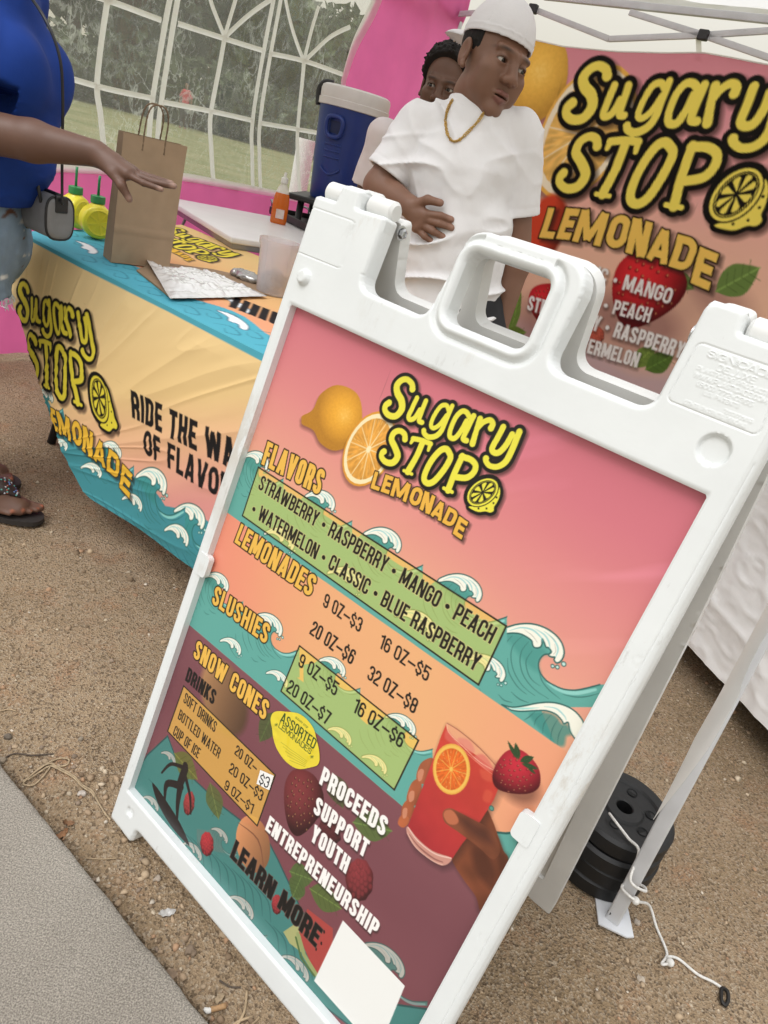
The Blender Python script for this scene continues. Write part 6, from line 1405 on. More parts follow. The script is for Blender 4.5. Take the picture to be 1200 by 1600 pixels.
mb = MB(); mb.box(cen + [0, 0, WZ - .012], (wl_, wd_, .024), rot, bev=.006); mb.build('tabletop', M_WTOP, wt, True); 
mb = MB(); mb.box(cen + [0, 0, WZ - .034], (wl_ - .02, wd_ - .02, .022), rot, bev=.003); mb.build('apron', M_GREYM, wt)
for a_, b_ in ((.08, .06), (.92, .06), (.08, .94), (.92, .94)):
    p = wu * wl_ * a_ + wv * wd_ * b_; mb = MB(); mb.tube([p + [0, 0, WZ - .03], p + wu * (.03 if a_ < .5 else -.03) * -1 + [0, 0, 0.0]], .011, n=10); mb.tube([p + wu * (.16 if a_ < .5 else -.16) + [0, 0, WZ - .03], p + [0, 0, WZ * .72]], .006, n=8); mb.build('leg', M_GREYM, wt, True)
# dish soap bottle
def px_h(px, p): return at_Y(px[0], px[1], p[1])[2]
sp_ = at_z(434, 349, WZ + .001); hs = px_h((440, 268), sp_) - WZ
soap = thing('soap_bottle', 'clear squeeze bottle of orange dish soap on the white utility table', 'soap bottle', (sp_[0], sp_[1], WZ + .001), math.radians(20))
M_SOAP = mat('orange_soap', (.72, .17, .02), rough=.12, spec=.6, var=.04, translucent=.25); M_CLR = mat('clear_bottle', (.85, .85, .80), rough=.15, spec=.6); M_CLR.node_tree.nodes['Principled BSDF'].inputs['Alpha'].default_value = .55
rs = hs * .17
mb = MB(); mb.lathe([(0, 0), (rs * .95, 0), (rs, .006), (rs, hs * .40), (rs * .93, hs * .52), (rs * .80, hs * .60), (0, hs * .60)], n=32, sx=1.0, sy=.62); sharp(mb.build('soap', M_SOAP, soap), 40)
mb = MB(); mb.lathe([(rs * .82, hs * .60), (rs * .62, hs * .70), (rs * .36, hs * .77), (rs * .36, hs * .80)], n=32, sx=1, sy=.62); mb.build('bottle_neck', M_CLR, soap, True)
mb = MB(); mb.lathe([(0, hs), (rs * .16, hs), (rs * .2, hs * .91), (rs * .42, hs * .89), (rs * .44, hs * .80), (rs * .3, hs * .79)], n=24); sharp(mb.build('cap', mat('pale_cap', (.70, .70, .66), .3), soap), 40)
mb = MB(); mb.box((0, -rs * .63, hs * .20), (rs * 1.0, .0012, hs * .18)); mb.build('label', mat('label_paper', (.72, .60, .55), .5, var=.2, vscale=60), soap)
# black griddle with a metal arm, paper towel roll, tub stand
gp = at_z(452, 352, WZ + .001); gd = thing('black_tray', 'shallow black metal tray with a bent steel handle on the white utility table', 'tray', (gp[0] + .07, gp[1] + .16, WZ + .001), math.atan2(wu[1], wu[0]))
mb = MB()
for c, s in (((0, 0, .008), (.42, .26, .014)), ((0, .128, .022), (.42, .008, .028)), ((0, -.128, .022), (.42, .008, .028)), ((.206, 0, .022), (.008, .264, .028)), ((-.206, 0, .022), (.008, .264, .028))): mb.box(c, s, bev=.003)
mb.build('tray_body', M_BLKP, gd)
mb = MB(); mb.tube(crv([(-.20, -.10, .03), (-.26, -.10, .055), (-.30, -.08, .05), (-.31, -.06, -.0)], n=6), .006, n=10); mb.tube(crv([(-.20, .10, .03), (-.25, .10, .055), (-.29, .08, .05), (-.30, .07, -.0)], n=6), .006, n=10); mb.build('handle', M_GREYM, gd, True)
rp = at_z(462, 318, WZ); hp_ = px_h((472, 216), rp) - WZ
roll = thing('paper_towel_roll', 'white paper towel roll standing upright in front of the blue drink cooler', 'paper towel', (rp[0], rp[1], WZ + .001))
mb = MB(); mb.lathe([(.018, 0), (.050, 0), (.054, .003), (.054, hp_ * .97), (.051, hp_), (.018, hp_)], n=40); mb.lathe([(.018, hp_), (.017, 0)], n=24); sharp(mb.build('roll', mat('tissue', (.80, .79, .79), .95, var=.05, bump=.4, bscale=120), roll), 50)
# cooler on its black stand
CZ = .70
cpos = at_Y(545, 300, 3.75); cD = cpos[1]
cb_ = at_Y(535, 318, cD); ct_ = at_Y(557, 150, cD); Hc = ct_[2] - cb_[2] + .02; wtop = np.linalg.norm(at_Y(613, 172, cD) - at_Y(503, 150, cD)) / 2; Rb = wtop
cool = thing('drink_cooler', 'big round blue drink cooler with a white lid behind the people', 'cooler', (ct_[0], ct_[1] + .0, cb_[2])); CH = Hc
M_BLUE = mat('cobalt_plastic', (.008, .030, .185), rough=.38, var=.12, vscale=12, bump=.08, bscale=60); M_WLID = mat('off_white_plastic', (.66, .63, .61), rough=.5, var=.10, vscale=10)
mb = MB(); mb.lathe([(0, 0), (Rb * .76, 0), (Rb * .79, .01), (Rb * .84, CH * .3), (Rb * .855, CH * .33), (Rb * .86, CH * .36), (Rb * .94, CH * .84), (0, CH * .84)], n=64); sharp(mb.build('cooler_body', M_BLUE, cool), 40)
mb = MB(); mb.lathe([(Rb * .95, CH * .82), (Rb * .985, CH * .825), (Rb * .99, CH * .88), (Rb * .965, CH * .885), (Rb * .97, CH * .955), (Rb * .94, CH * .985), (Rb * .86, CH), (Rb * .5, CH * 1.005), (0, CH * 1.01)], n=64); sharp(mb.build('lid', M_WLID, cool), 40)
az = math.atan2(-ct_[1], -ct_[0])
def onc(da, z, off=0.0, r=None):
    rr = (Rb * (.79 + .18 * z / CH) if r is None else r) + off; return Vector((rr * math.cos(az + da), rr * math.sin(az + da), z))
for sg in (-.45, 2.65):
    mb = MB(); a0_ = sg
    C = [onc(a0_ + d_, z_, .016) for d_, z_ in ((-.20, CH * .72), (.20, CH * .72), (.19, CH * .58), (-.19, CH * .58))]; mb.tube(crv([list(c) for c in C], True, 5), .010, n=10, closed=True); mb.build('handle', M_BLUE, cool, True)
    mb = MB(); C = [onc(a0_ + d_, z_, .003) for d_, z_ in ((-.16, CH * .70), (.16, CH * .70), (.15, CH * .60), (-.15, CH * .60))]; mb.add([list(c) for c in C], [(3, 2, 1, 0)]); mb.build('handle_recess', mat('deep_blue', (.006, .015, .07), .6), cool)
mb = MB()
for k_ in range(3): mb.tube([onc(-.45 + d_, CH * (.50 - .055 * k_), .001) for d_ in np.linspace(-.28, .28, 12)], .004, n=8)
mb.tube([onc(-.45 + d_, CH * (.30 - .06 * math.cos(d_ * 4.2)), .002) for d_ in np.linspace(-.36, .36, 14)], .005, n=8); sharp(mb.build('moulded_ribs', M_BLUE, cool), 60)
mb = MB(); mb.tube(crv([list(onc(-1.62, CH * .80, .010)), list(onc(-1.66, CH * .93, .014)), list(onc(-1.60, CH * 1.0, -.01)), list(onc(-1.5, CH * 1.01, -.05))], n=5), .012, n=10); mb.build('lid_strap', M_BLKP, cool, True)
st = thing('cooler_stand', 'black folding stand under the blue drink cooler', 'stand', (ct_[0], ct_[1], 0)); sz = cb_[2]
mb = MB(); mb.box((0, 0, sz - .014), (.40, .38, .026), bev=.006); mb.build('platform', M_BLKP, st)
for a_, b_ in ((-.14, -.14), (.14, -.14), (-.14, .14), (.14, .14)): mb = MB(); mb.tube([(a_, b_, sz - .02), (a_ * 1.1, b_ * 1.1, 0)], .016, n=10); mb.build('leg', M_BLKP, st, True)
# ================================================================== hanging banner along the back
BNO = T_BL - TB * .09
def BP(x, y):
    q = at_plane(x, y, BNO, TB) - BNO; return np.array([q @ TA, q[2]])
b3 = lambda x, y: BP(780 + x / 2.6667, y / 2.6667)
bn = lambda x, y: BP(820 + x / 3.158, 80 + y / 3.158)
topc = np.array([BP(*p) for p in ((760, 66), (832, 62), (880, 74), (960, 82), (1040, 84), (1096, 83), (1150, 92), (1205, 103), (1280, 118))])
s0, s1 = BP(772, 66)[0], 3.0; zb = BP(1040, 602)[1] - .10
cb2 = Canvas(s0, zb - .01, s1, topc[:, 1].max() + .03, .0042)
X, Y = cb2.all(); nz = fbm(np.stack([X * 2.2, Y * 2.2, 0 * X], -1), 3, 28)
cb2.img = ramp(Y + .06 * nz - .05 * X, [(.30, (196, 166, 168)), (.42, (216, 172, 152)), (.75, (234, 186, 160)), (1.1, (234, 178, 162)), (1.5, (226, 156, 162)), (1.9, (218, 138, 154))])
PB = np.linalg.norm(b3(500, 600) - b3(510, 600)) / 10
p_orange(cb2, b3(120, 330), 190 * PB, b3(60, 120), 1, base=(242, 190, 84)); p_slice(cb2, b3(345, 560), 190 * PB, 265 * PB, -.28, seg=10, flesh=(240, 190, 104), pith=(246, 232, 206), rind=(236, 180, 84))
cb2.ell(b3(190, 960), 95 * PB, 150 * PB, 0, lambda X, Y: np.array([206, 70, 44.]) * (1 - .45 * np.clip((X - b3(190, 960)[0]) / (95 * PB), 0, 1))[..., None], 1, soft=20 * PB)
cb2.ell(b3(560, 1330), 210 * PB, 120 * PB, 0, (120, 80, 80), .55, soft=120 * PB); cb2.ell(b3(200, 1350), 150 * PB, 120 * PB, 0, (120, 80, 80), .45, soft=110 * PB); cb2.ell(b3(900, 1250), 150 * PB, 70 * PB, -.3, (120, 80, 80), .45, soft=100 * PB)
p_leaf(cb2, b3(900, 1215), b3(1085, 1115), 62 * PB, (104, 128, 66)); p_leaf(cb2, b3(700, 1140), b3(810, 1205), 34 * PB, (92, 112, 58)); p_leaf(cb2, b3(560, 1530), b3(650, 1440), 40 * PB, (110, 132, 60)); p_leaf(cb2, b3(610, 1540), b3(730, 1480), 44 * PB, (84, 110, 48)); p_leaf(cb2, b3(40, 1400), b3(90, 1210), 26 * PB, (104, 128, 60)); p_leaf(cb2, b3(20, 1390), b3(110, 1385), 30 * PB, (96, 116, 52))
p_berry(cb2, b3(600, 1215), 152 * PB, 150 * PB, -.15, (196, 40, 46), 1, 'straw'); p_berry(cb2, b3(190, 1265), 86 * PB, 84 * PB, .2, (190, 40, 46), 1, 'straw'); p_berry(cb2, b3(400, 1400), 40 * PB, 40 * PB, 0, (196, 90, 70), .9, 'rasp')
W4 = dict(t=.18, shadow=(.006, -.010, .03, .55)); WH = (232, 228, 228)
cb2.text('CLASSIC \u2022 MANGO', b3(235, 1120), b3(706, 1268), b3(252, 1060), WH, **W4); cb2.text('\u2022 PEACH', b3(424, 1297), b3(622, 1345), b3(440, 1238), WH, **W4)
cb2.text('STRAWBERRY \u2022 RASPBERRY', b3(112, 1290), b3(760, 1494), b3(128, 1230), WH, **W4); cb2.text('WATERMELON', b3(262, 1440), b3(574, 1532), b3(276, 1382), WH, **W4)
EMb = homog([(172, 300), (310, 75), (600, 850), (832, 854), (690, 1172), (80, 826), (724, 508), (250, 345), (345, 730), (440, 768), (628, 276), (815, 350)], [bn(*p) for p in ((200, 300), (355, 62), (710, 770), (1008, 712), (945, 1185), (82, 925), (835, 372), (262, 345), (398, 718), (536, 716), (738, 138), (952, 150))])
emblem(cb2, EMb, yel=(242, 220, 98), amber=(240, 196, 96))
ns, nv = 420, 330
S_ = np.linspace(s0, s1, ns)[:, None] * np.ones((1, nv)); T_ = np.linspace(0, 1, nv)[None] * np.ones((ns, 1))
tz_ = np.interp(S_[:, 0], topc[:, 0], topc[:, 1])[:, None]; V_ = zb + (tz_ - zb) * T_
th = .6; wr = .012 * fbm(np.stack([(S_ * .85 + V_ * .5) * 1.4, (V_ * .85 - S_ * .5) * 5, 0 * S_], -1), 3, 81) + .010 * (1 - np.abs(vnoise(np.stack([(S_ * .6 - V_ * .8) * 3, (V_ * .6 + S_ * .8) * 2, 0 * S_], -1), 82))) * T_
Pb = BNO[None, None] * [1, 1, 0] + TA * S_[..., None] + np.array([0, 0, 1]) * V_[..., None] - TB * wr[..., None]
ban = thing('printed_banner', 'large pink lemonade banner with lemons and lettering hanging at the back of the tent', 'banner', tuple(Pb[ns // 2, 0])); o_ = np.array(Pb[ns // 2, 0])
mesh_obj('banner_cloth', (Pb - o_).reshape(-1, 3), grid_faces(ns, nv)[:, ::-1], mat('banner_cloth', 'Col', rough=.7, spec=.25, bump=.12, bscale=20, translucent=.40), ban, col=cv_sample(cb2, S_, V_).reshape(-1, 3))
mb = MB(); mb.tube([tuple(p - o_ + [0, 0, .002]) for p in Pb[::10, -1]], .0035, n=6); mb.build('top_hem', M_WBAND, ban, True)
for px in ((1097, 84), (836, 62)):
    q = at_plane(*px, BNO, TB) - o_; u = at_plane(px[0] - 6, px[1] - 28, BNO + TB * .03, TB) - o_
    mb = MB(); w = TA * .014; mb.add([tuple(q - w + [0, 0, -.03]), tuple(q + w + [0, 0, -.03]), tuple(u + w), tuple(u - w)], [(0, 1, 2, 3)]); mb.build('tie_tab', M_WBAND, ban)
# ================================================================== people
M_SKIN = mat('skin', 'Col', rough=.48, spec=.4, bump=.05, bscale=220, sss=.08)
M_WTEE = mat('white_cotton', (.80, .79, .80), rough=.95, var=.04, vscale=20, bump=.15, bscale=300, spec=.1)
M_EYE = mat('eye', 'Col', rough=.12, spec=.6)
M_HAIR = mat('black_hair', (.010, .008, .007), rough=.75, spec=.3, bump=.6, bscale=150, var=.3)
def unit(v): v = np.asarray(v, float); return v / np.linalg.norm(v)
def s_ecap(P, a, b, ra, rb, lat, k):
    """tapered capsule widened k times along lat"""
    a = np.asarray(a, float); b = np.asarray(b, float); lat = unit(lat); q = lambda p: p - ((p - a) @ lat)[..., None] * lat * (1 - 1 / k)
    return s_cap(q(P), a, q(b[None])[0], ra, rb)
def chain(P, pts, rs, k=.012):
    d = None
    for i in range(len(pts) - 1):
        e = s_cap(P, pts[i], pts[i + 1], rs[i], rs[i + 1]); d = e if d is None else smin(d, e, k)
    return d
def near_fn(fn, pts, pad, P):
    """evaluate fn only near a set of points (far cells get a plain distance)"""
    return fn(P)
def frame_from(fwd, up):
    y = unit(fwd); x = unit(np.cross(y, up)); z = np.cross(x, y); return np.stack([x, y, z], 1)     # columns: subject's right... x, forward, up
def hit(px, fn, y0, y1, n=220):
    """first point along the pixel's ray on a body surface"""
    d = ray(*px); ts = np.linspace(y0 / d[1], y1 / d[1], n); P = CAMP + d * ts[:, None]; v = fn(P)
    i = np.argmax(v < 0) if (v < 0).any() else int(np.argmin(v)); return P[max(i - 1, 0)]

def head_sdf(L, ears=True, mouth=.0):
    A = np.abs(L[..., 0]); S = np.stack([A, L[..., 1], L[..., 2]], -1)
    d = s_ell(L, (0, -.016, .042), (.074, .094, .086))
    d = smin(d, s_ell(L, (0, .024, -.028), (.063, .064, .078)), .030)
    d = smin(d, s_ell(L, (0, .010, -.070), (.054, .062, .042)), .030)
    d = smin(d, s_ell(L, (0, .074, -.098), (.024, .018, .018)), .028)
    d = smin(d, s_ell(S, (.040, .060, -.020), (.027, .025, .022)), .022); d = smin(d, s_ell(S, (.040, .050, -.052), (.024, .028, .028)), .024)
    d = smin(d, s_cap(S, (.008, .087, .026), (.046, .074, .028), .009, .007), .018)
    d = smax(d, -s_ell(S, (.033, .103, .006), (.019, .018, .011)), .014)
    d = smin(d, s_cap(L, (0, .085, .014), (0, .104, -.026), .0100, .0135), .014)
    d = smin(d, s_ell(S, (.014, .098, -.030), (.0105, .012, .009)), .008)
    d = smax(d, -s_ell(S, (.0075, .106, -.0385), (.004, .007, .004)), .003)
    # lids around the eyeball with an almond opening
    eb = np.linalg.norm(S - np.array([.033, .0755, .004]), axis=-1) - .0158
    op = np.maximum(np.abs(S[..., 2] - .0045) - .0050 * np.sqrt(np.clip(1 - ((S[..., 0] - .033) / .0145) ** 2, 0, 1)), .070 - S[..., 1])
    d = smax(smin(d, eb, .006), -np.maximum(op, np.linalg.norm(S - np.array([.033, .0755, .004]), axis=-1) - .03), .0012)
    # lips
    ul = np.minimum(s_cap(S, (.0, .0945, -.0585), (.010, .0935, -.0575), .0060, .0060), s_cap(S, (.010, .0935, -.0575), (.024, .083, -.062), .0060, .0030))
    ll = s_cap(S, (.0, .0925, -.0725 - mouth), (.020, .084, -.0670 - mouth * .4), .0076, .0036)
    d = smin(d, ul, .006); d = smin(d, ll, .006)
    d = smax(d, -s_ell(L, (0, .092, -.0650 - mouth * .5), (.021, .018, .0011 + mouth * .45)), .0018)
    if ears:
        e = s_ell(S, (.080, -.014, -.004), (.009, .019, .032)); e = smax(e, -s_ell(S, (.089, -.008, .000), (.006, .011, .020)), .004); e = smin(e, s_cap(S, (.083, .000, -.030), (.082, .002, -.034), .006, .007), .006)
        d = smin(d, e, .007)
    return d
def head_color(L, skin, lip):
    c = np.broadcast_to(np.array(skin), L.shape).copy(); A = np.abs(L[..., 0])
    S = np.stack([A, L[..., 1], L[..., 2]], -1)
    def put(m, col): c[:] = c * (1 - m[..., None]) + np.array(col) * m[..., None]
    put(np.clip(.5 - np.minimum(s_ell(S, (.0, .100, -.0575), (.025, .02, .0060)), s_ell(S, (0, .096, -.0745), (.022, .02, .0085))) / .004, 0, 1) * (L[..., 1] > .06) * .8, lip)
    bx_ = A - .034; bz = L[..., 2] - (.0285 - 5.5 * np.minimum(bx_, 0) ** 2 - 9 * np.maximum(bx_, 0) ** 2)
    put(np.clip(1.2 - np.hypot(bx_ / .021, bz / .0052), 0, 1) * (L[..., 1] > .04) * .8, (.012, .008, .006))
    put(np.clip(1.1 - np.hypot((A - .033) / .019, (L[..., 2] - .011) / .004), 0, 1) * (L[..., 1] > .06) * .55, (.02, .012, .01))
    put(np.clip(.5 - s_ell(L, (0, .094, -.0655), (.024, .022, .001)) / .002, 0, 1) * .5, (.02, .008, .008))
    n = fbm(L * 28, 4, 6)[..., None] * .10; return np.clip(c * (1 + n), .002, 1)
def eyes(parent, org, c, Rm, s, gaze):
    for sg in (1, -1):
        mb = MB(); V, F = surface_nets(lambda P: np.linalg.norm(P, axis=-1) - .0128, (-.016,) * 3, (.016,) * 3, .0011)
        g = unit(gaze); an = np.arccos(np.clip((V / np.linalg.norm(V, axis=1)[:, None]) @ g, -1, 1)); col = np.where((an < .22)[:, None], (.004, .003, .003), np.where((an < .52)[:, None], (.010, .005, .003), (.50, .46, .42)))
        W = (V + np.array([sg * .033, .0715, .004])) * s @ Rm.T + c - org; mesh_obj('eye', W, F, M_EYE, parent, col=col)
def body_mesh(parent, org, pieces):
    """pieces (V, F, C) -> the person's one body mesh"""
    vs, fs, cs, o_ = [], [], [], 0
    for V, F, C in pieces: vs.append(V - org); fs.append(F + o_); cs.append(np.broadcast_to(np.asarray(C, float), V.shape)); o_ += len(V)
    return mesh_obj('body', np.concatenate(vs), np.concatenate(fs), M_SKIN, parent, col=np.concatenate(cs))
def bbox(pts, pad): P = np.asarray(pts, float); return P.min(0) - pad, P.max(0) + pad
def limb(pts, rs, h, skin, extra=None, k=.014):
    lo, hi = bbox(pts if extra is None else list(pts) + list(extra[1]), max(rs) + .03)
    fn = lambda P: chain(P, pts, rs, k) if extra is None else smin(chain(P, pts, rs, k), extra[0](P), .010)
    V, F = surface_nets(fn, lo, hi, h); return V, F, np.array(skin) * (1 + .06 * fbm(V * 30, 3, 4))[:, None]
def nailcolor(V, C, tips, r, col):
    for t in tips:
        m = np.clip(1.3 - np.linalg.norm(V - t, axis=1) / r, 0, 1)[:, None] * .7; C = C * (1 - m) + np.array(col) * m
    return C

# ------------------------------------------------------------------ the seller in the white cap
SK1, LIP1 = (.205, .105, .068), (.215, .085, .070)
Y1 = 2.05
p1 = lambda x, y, dy=0.0: at_Y(x, y, Y1 + dy)
hipc = p1(704, 488); org1 = np.array([hipc[0], hipc[1], 0])
boy = thing('person', 'person in white backward cap, white T-shirt and gold chain, one hand on the belly', 'person', tuple(org1))
FW1 = unit((.58, -.81, -.05)); hc = p1(769, 101, 0); sc1 = .98
# up vector of the head: leaning a little to the picture's right
UP1 = unit((.13, .06, 1.0)); Rh = frame_from(FW1, UP1)
hl = lambda P: (P - hc) @ Rh / sc1
neckb = p1(744, 178, .012)
neck_t = hc + Rh @ np.array([0, -.022, -.075]) * sc1
hfn = lambda P: smin(head_sdf(hl(P), mouth=.0012) * sc1, s_cap(P, neck_t, neckb, .054, .062), .022)
V, F = surface_nets(hfn, hc + [-.14, -.16, -.26], hc + [.15, .14, .16], .0024); pieces = [(V, F, head_color(hl(V), SK1, LIP1))]
eyes(boy, org1, hc, Rh, sc1, (-.30, .95, -.10))
# arms
shL, shR = p1(655, 196, .01), p1(812, 204, .01)
latv = unit(shR - shL)
elL = p1(594, 292, -.02); wrL = p1(640, 322, -.105)
fing = lambda l: [p1(x, y, dy) for x, y, dy in l]
Fg = [fing([(664, 334, -.128), (688, 337, -.136), (705, 343, -.134)]), fing([(662, 342, -.126), (686, 349, -.136), (706, 356, -.134)]), fing([(657, 350, -.124), (676, 361, -.134), (694, 371, -.130)]), fing([(650, 356, -.122), (663, 369, -.130), (676, 378, -.126)])]
Th = fing([(652, 318, -.122), (668, 312, -.134), (688, 317, -.136)])
def hand(wr, fg, th, rf=(.0098, .0092, .0082), rt=(.012, .0108, .0092)):
    pts = [wr] + [q for f in fg for q in f] + th
    def fn(P):
        d = None
        for i, f in enumerate(fg):
            w = chain(P, [wr + (f[0] - wr) * .25, f[0]], [.015, .0125], .006); d = w if d is None else smin(d, w, .014)
        d = smin(d, s_cap(P, wr, wr + (np.mean([f[0] for f in fg], 0) - wr) * .5, .023, .020), .012)
        for i, f in enumerate(fg): d = smin(d, chain(P, f, [r * (.86 if i == 3 else 1) for r in rf], .003), .004)
        return smin(d, chain(P, [wr + (th[0] - wr) * .4] + th, [.017] + list(rt), .006), .008)
    return fn, pts
hf, hp = hand(wrL, Fg, Th)
V, F, C = limb([shL, elL, wrL], [.040, .043, .026], .0027, SK1, (hf, hp)); C = nailcolor(V, C, [f[-1] + [0, -.004, 0] for f in Fg] + [Th[-1]], .011, (.34, .19, .14)); pieces.append((V, F, C))
elR = p1(806, 412, .03); wrR = p1(772, 530, .01)
hd = wrR + np.array([-.02, -.01, -.06]); FgR = [[wrR + np.array([-.012 + .011 * i, -.018 + .012 * i, -.085]), wrR + np.array([-.016 + .011 * i, -.030 + .012 * i, -.125]), wrR + np.array([-.018 + .010 * i, -.028 + .012 * i, -.155 + .006 * abs(i - 1)])] for i in range(4)]; ThR = [wrR + np.array([-.03, -.03, -.05]), wrR + np.array([-.036, -.045, -.085]), wrR + np.array([-.034, -.05, -.11])]
hf2, hp2 = hand(wrR, FgR, ThR); pieces.append(limb([shR, elR, wrR], [.038, .040, .027], .0032, SK1, (hf2, hp2)))
# legs
hz = hipc[2]
for sg in (-1, 1):
    k_ = org1 + np.array([sg * .095, .0, 0]); pieces.append(limb([k_ + [0, 0, hz - .05], k_ + [sg * .01, -.01, .44], k_ + [sg * .015, .01, .09], k_ + [sg * .02, -.09, .035]], [.082, .056, .038, .034], .006, SK1))
body_mesh(boy, org1, pieces)
# T-shirt
cA, cB, cC, cD = p1(742, 200, .01), p1(722, 268, .0), p1(708, 390, -.01), p1(697, 500, .0)
sleL = shL + (elL - shL) * .80; sleR = shR + (elR - shR) * .62
def tee1(P):
    d = s_ecap(P, cA, cB, .080, .108, latv, 1.30); d = smin(d, s_ecap(P, cB, cC, .108, .112, latv, 1.22), .03); d = smin(d, s_ecap(P, cC, cD, .112, .108, latv, 1.26), .03)
    d = smin(d, s_cap(P, cA + latv * .0 + [0, 0, .008], shL + [0, 0, -.004], .050, .048), .02); d = smin(d, s_cap(P, cA + [0, 0, .008], shR + [0, 0, -.004], .050, .048), .02)
    d = smin(d, s_cap(P, neckb + [0, 0, -.02], neckb + [0, 0, .018], .078, .066), .02)
    q = P - cB; a1 = q @ latv; a2 = q[..., 2]
    pull = np.clip(1 - (a2 + .02) / .12, 0, 1)                     # drag folds from the folded arm across the belly
    r1 = 1 - np.abs(vnoise(np.stack([a1 * 4 + a2 * 2, a2 * 15 - a1 * 5, q[..., 1] * 3], -1), 51)) * 2.2; r2 = 1 - np.abs(vnoise(np.stack([a1 * 7 - a2 * 5, a2 * 8 + a1 * 9, q[..., 1] * 4], -1), 52)) * 2.2
    fold = .0150 * np.clip(r1, 0, 1) ** 2.4 * pull + .0120 * np.clip(r2, 0, 1) ** 2.4 * np.clip(1.2 - pull, .25, 1) + .0030 * fbm(P * 16, 3, 53)
    d = d - fold
    for s_, t_, r0, r1_ in ((shL, sleL, .054, .064), (shR, sleR, .054, .060)):      # open sleeves
        u = unit(t_ - s_); sv = s_cap(P, s_, t_ + u * .05, r0, r1_) - fold * .6; ax_ = (P - t_) @ u; sv = sv + .0013 * np.exp(-((ax_ + .022) / .0022) ** 2); sv = smax(sv, ax_, .003); sv = np.maximum(sv, -s_cap(P, t_ - u * .06, t_ + u * .05, r0 - .010, r1_ - .006)); d = smin(d, sv, .010)
    d = np.maximum(d, -(s_cap(P, neckb + [0, 0, .012], neckb + [0, 0, .08], .056, .072)))
    return np.maximum(d, cD[2] - P[..., 2])
lo, hi = bbox([cA, cD, shL, shR, sleL, sleR, neckb], .16)
V, F = surface_nets(tee1, lo, hi, .0038); mesh_obj('t_shirt', V - org1, F, M_WTEE, boy)
V, F = surface_nets(lambda P: np.maximum(np.hypot(np.linalg.norm((P - neckb - [0, 0, .016])[..., :2] * [1, 1.0], axis=-1) - .068, P[..., 2] - neckb[2] - .020 + .22 * (P[..., 1] - neckb[1]) * -1) - .0095, -1), neckb + [-.1, -.1, -.06], neckb + [.1, .1, .08], .0025)
mesh_obj('collar', V - org1, F, M_WTEE, boy)
M_SHORT = mat('black_shorts', (.022, .022, .026), rough=.9, var=.3, vscale=30, bump=.2, bscale=60)
def sh1(P):
    d = s_ecap(P, org1 + [0, 0, hz + .02], org1 + [0, 0, hz - .08], .112, .112, (1, 0, 0), 1.28)
    for sg in (-1, 1): d = smin(d, s_cap(P, org1 + [sg * .09, 0, hz - .06], org1 + [sg * .115, -.005, hz - .40], .095, .098), .03)
    d = d - .004 * fbm(P * 14, 2, 8); d = np.maximum(d, org1[2] + hz - .40 - P[..., 2])
    for sg in (-1, 1): d = np.maximum(d, -s_cap(P, org1 + [sg * .105, -.005, hz - .36], org1 + [sg * .115, -.005, hz - .44], .075, .09))
    return d
V, F = surface_nets(sh1, org1 + [-.26, -.18, hz - .42], org1 + [.26, .18, hz + .17], .007); mesh_obj('shorts', V - org1, F, M_SHORT, boy)
M_SHOE = mat('white_shoe', (.6, .6, .6), rough=.6, var=.1)
for sg in (-1, 1):
    k_ = org1 + np.array([sg * .115, -.03, 0]); V, F = surface_nets(lambda P: np.maximum(smin(s_cap(P, k_ + [0, -.09, .030], k_ + [0, .05, .040], .042, .038), s_cap(P, k_ + [0, .04, .05], k_ + [0, .04, .10], .042, .042), .02), .006 - P[..., 2]), k_ + [-.07, -.16, -.01], k_ + [.07, .12, .16], .005); mesh_obj('shoe', V - org1, F, M_SHOE, boy)
# cap, worn backwards
def cap1(P):
    L = hl(P); up_ = L[..., 2] - .042 - .12 * (L[..., 1]) * -.35
    d = s_ell(L, (0, -.014, .046), (.083, .103, .106)); d = np.maximum(d, -s_ell(L, (0, -.014, .040), (.079, .099, .100)))
    d = np.maximum(d, .045 + .06 * L[..., 1] - L[..., 2])
    d = d - .0012 * (np.abs(np.hypot(L[..., 0], L[..., 1] + .014) * 0 + L[..., 2] - .060 - .06 * L[..., 1]) < .0016)
    ang = np.arctan2(L[..., 0], L[..., 1] + .014); d = d + .0010 * np.exp(-(np.sin(ang * 3) / .05) ** 2) * (L[..., 2] > .06)
    b_ = s_ell(L, (0, -.135, .030), (.072, .068, .030)); b2 = s_ell(L, (0, -.135, .022), (.078, .074, .030)); bill = np.maximum(np.maximum(b_, -b2), np.maximum(L[..., 1] + .085, .012 - L[..., 2]))
    btn = np.linalg.norm(L - np.array([0, -.014, .152]), axis=-1) - .007
    return np.minimum(np.minimum(d, bill), btn) * sc1
V, F = surface_nets(cap1, hc + [-.26, -.22, -.10], hc + [.20, .26, .22], .0027); mesh_obj('cap', V - org1, F, mat('white_cap_cotton', (.77, .76, .78), rough=.95, var=.05, bump=.2, bscale=200, spec=.1), boy)
V, F = surface_nets(lambda P: (lambda L: np.maximum(np.maximum(s_ell(L, (0, -.018, .042), (.0775, .0965, .088)) - .0012 * vnoise(L * 260, 3), .045 + .06 * L[..., 1] - L[..., 2] - .040), np.maximum(L[..., 1] - .022, L[..., 2] - .07)))(hl(P)) * sc1, hc + [-.14, -.14, -.08], hc + [.14, .14, .12], .0026); mesh_obj('hair', V - org1, F, M_HAIR, boy)
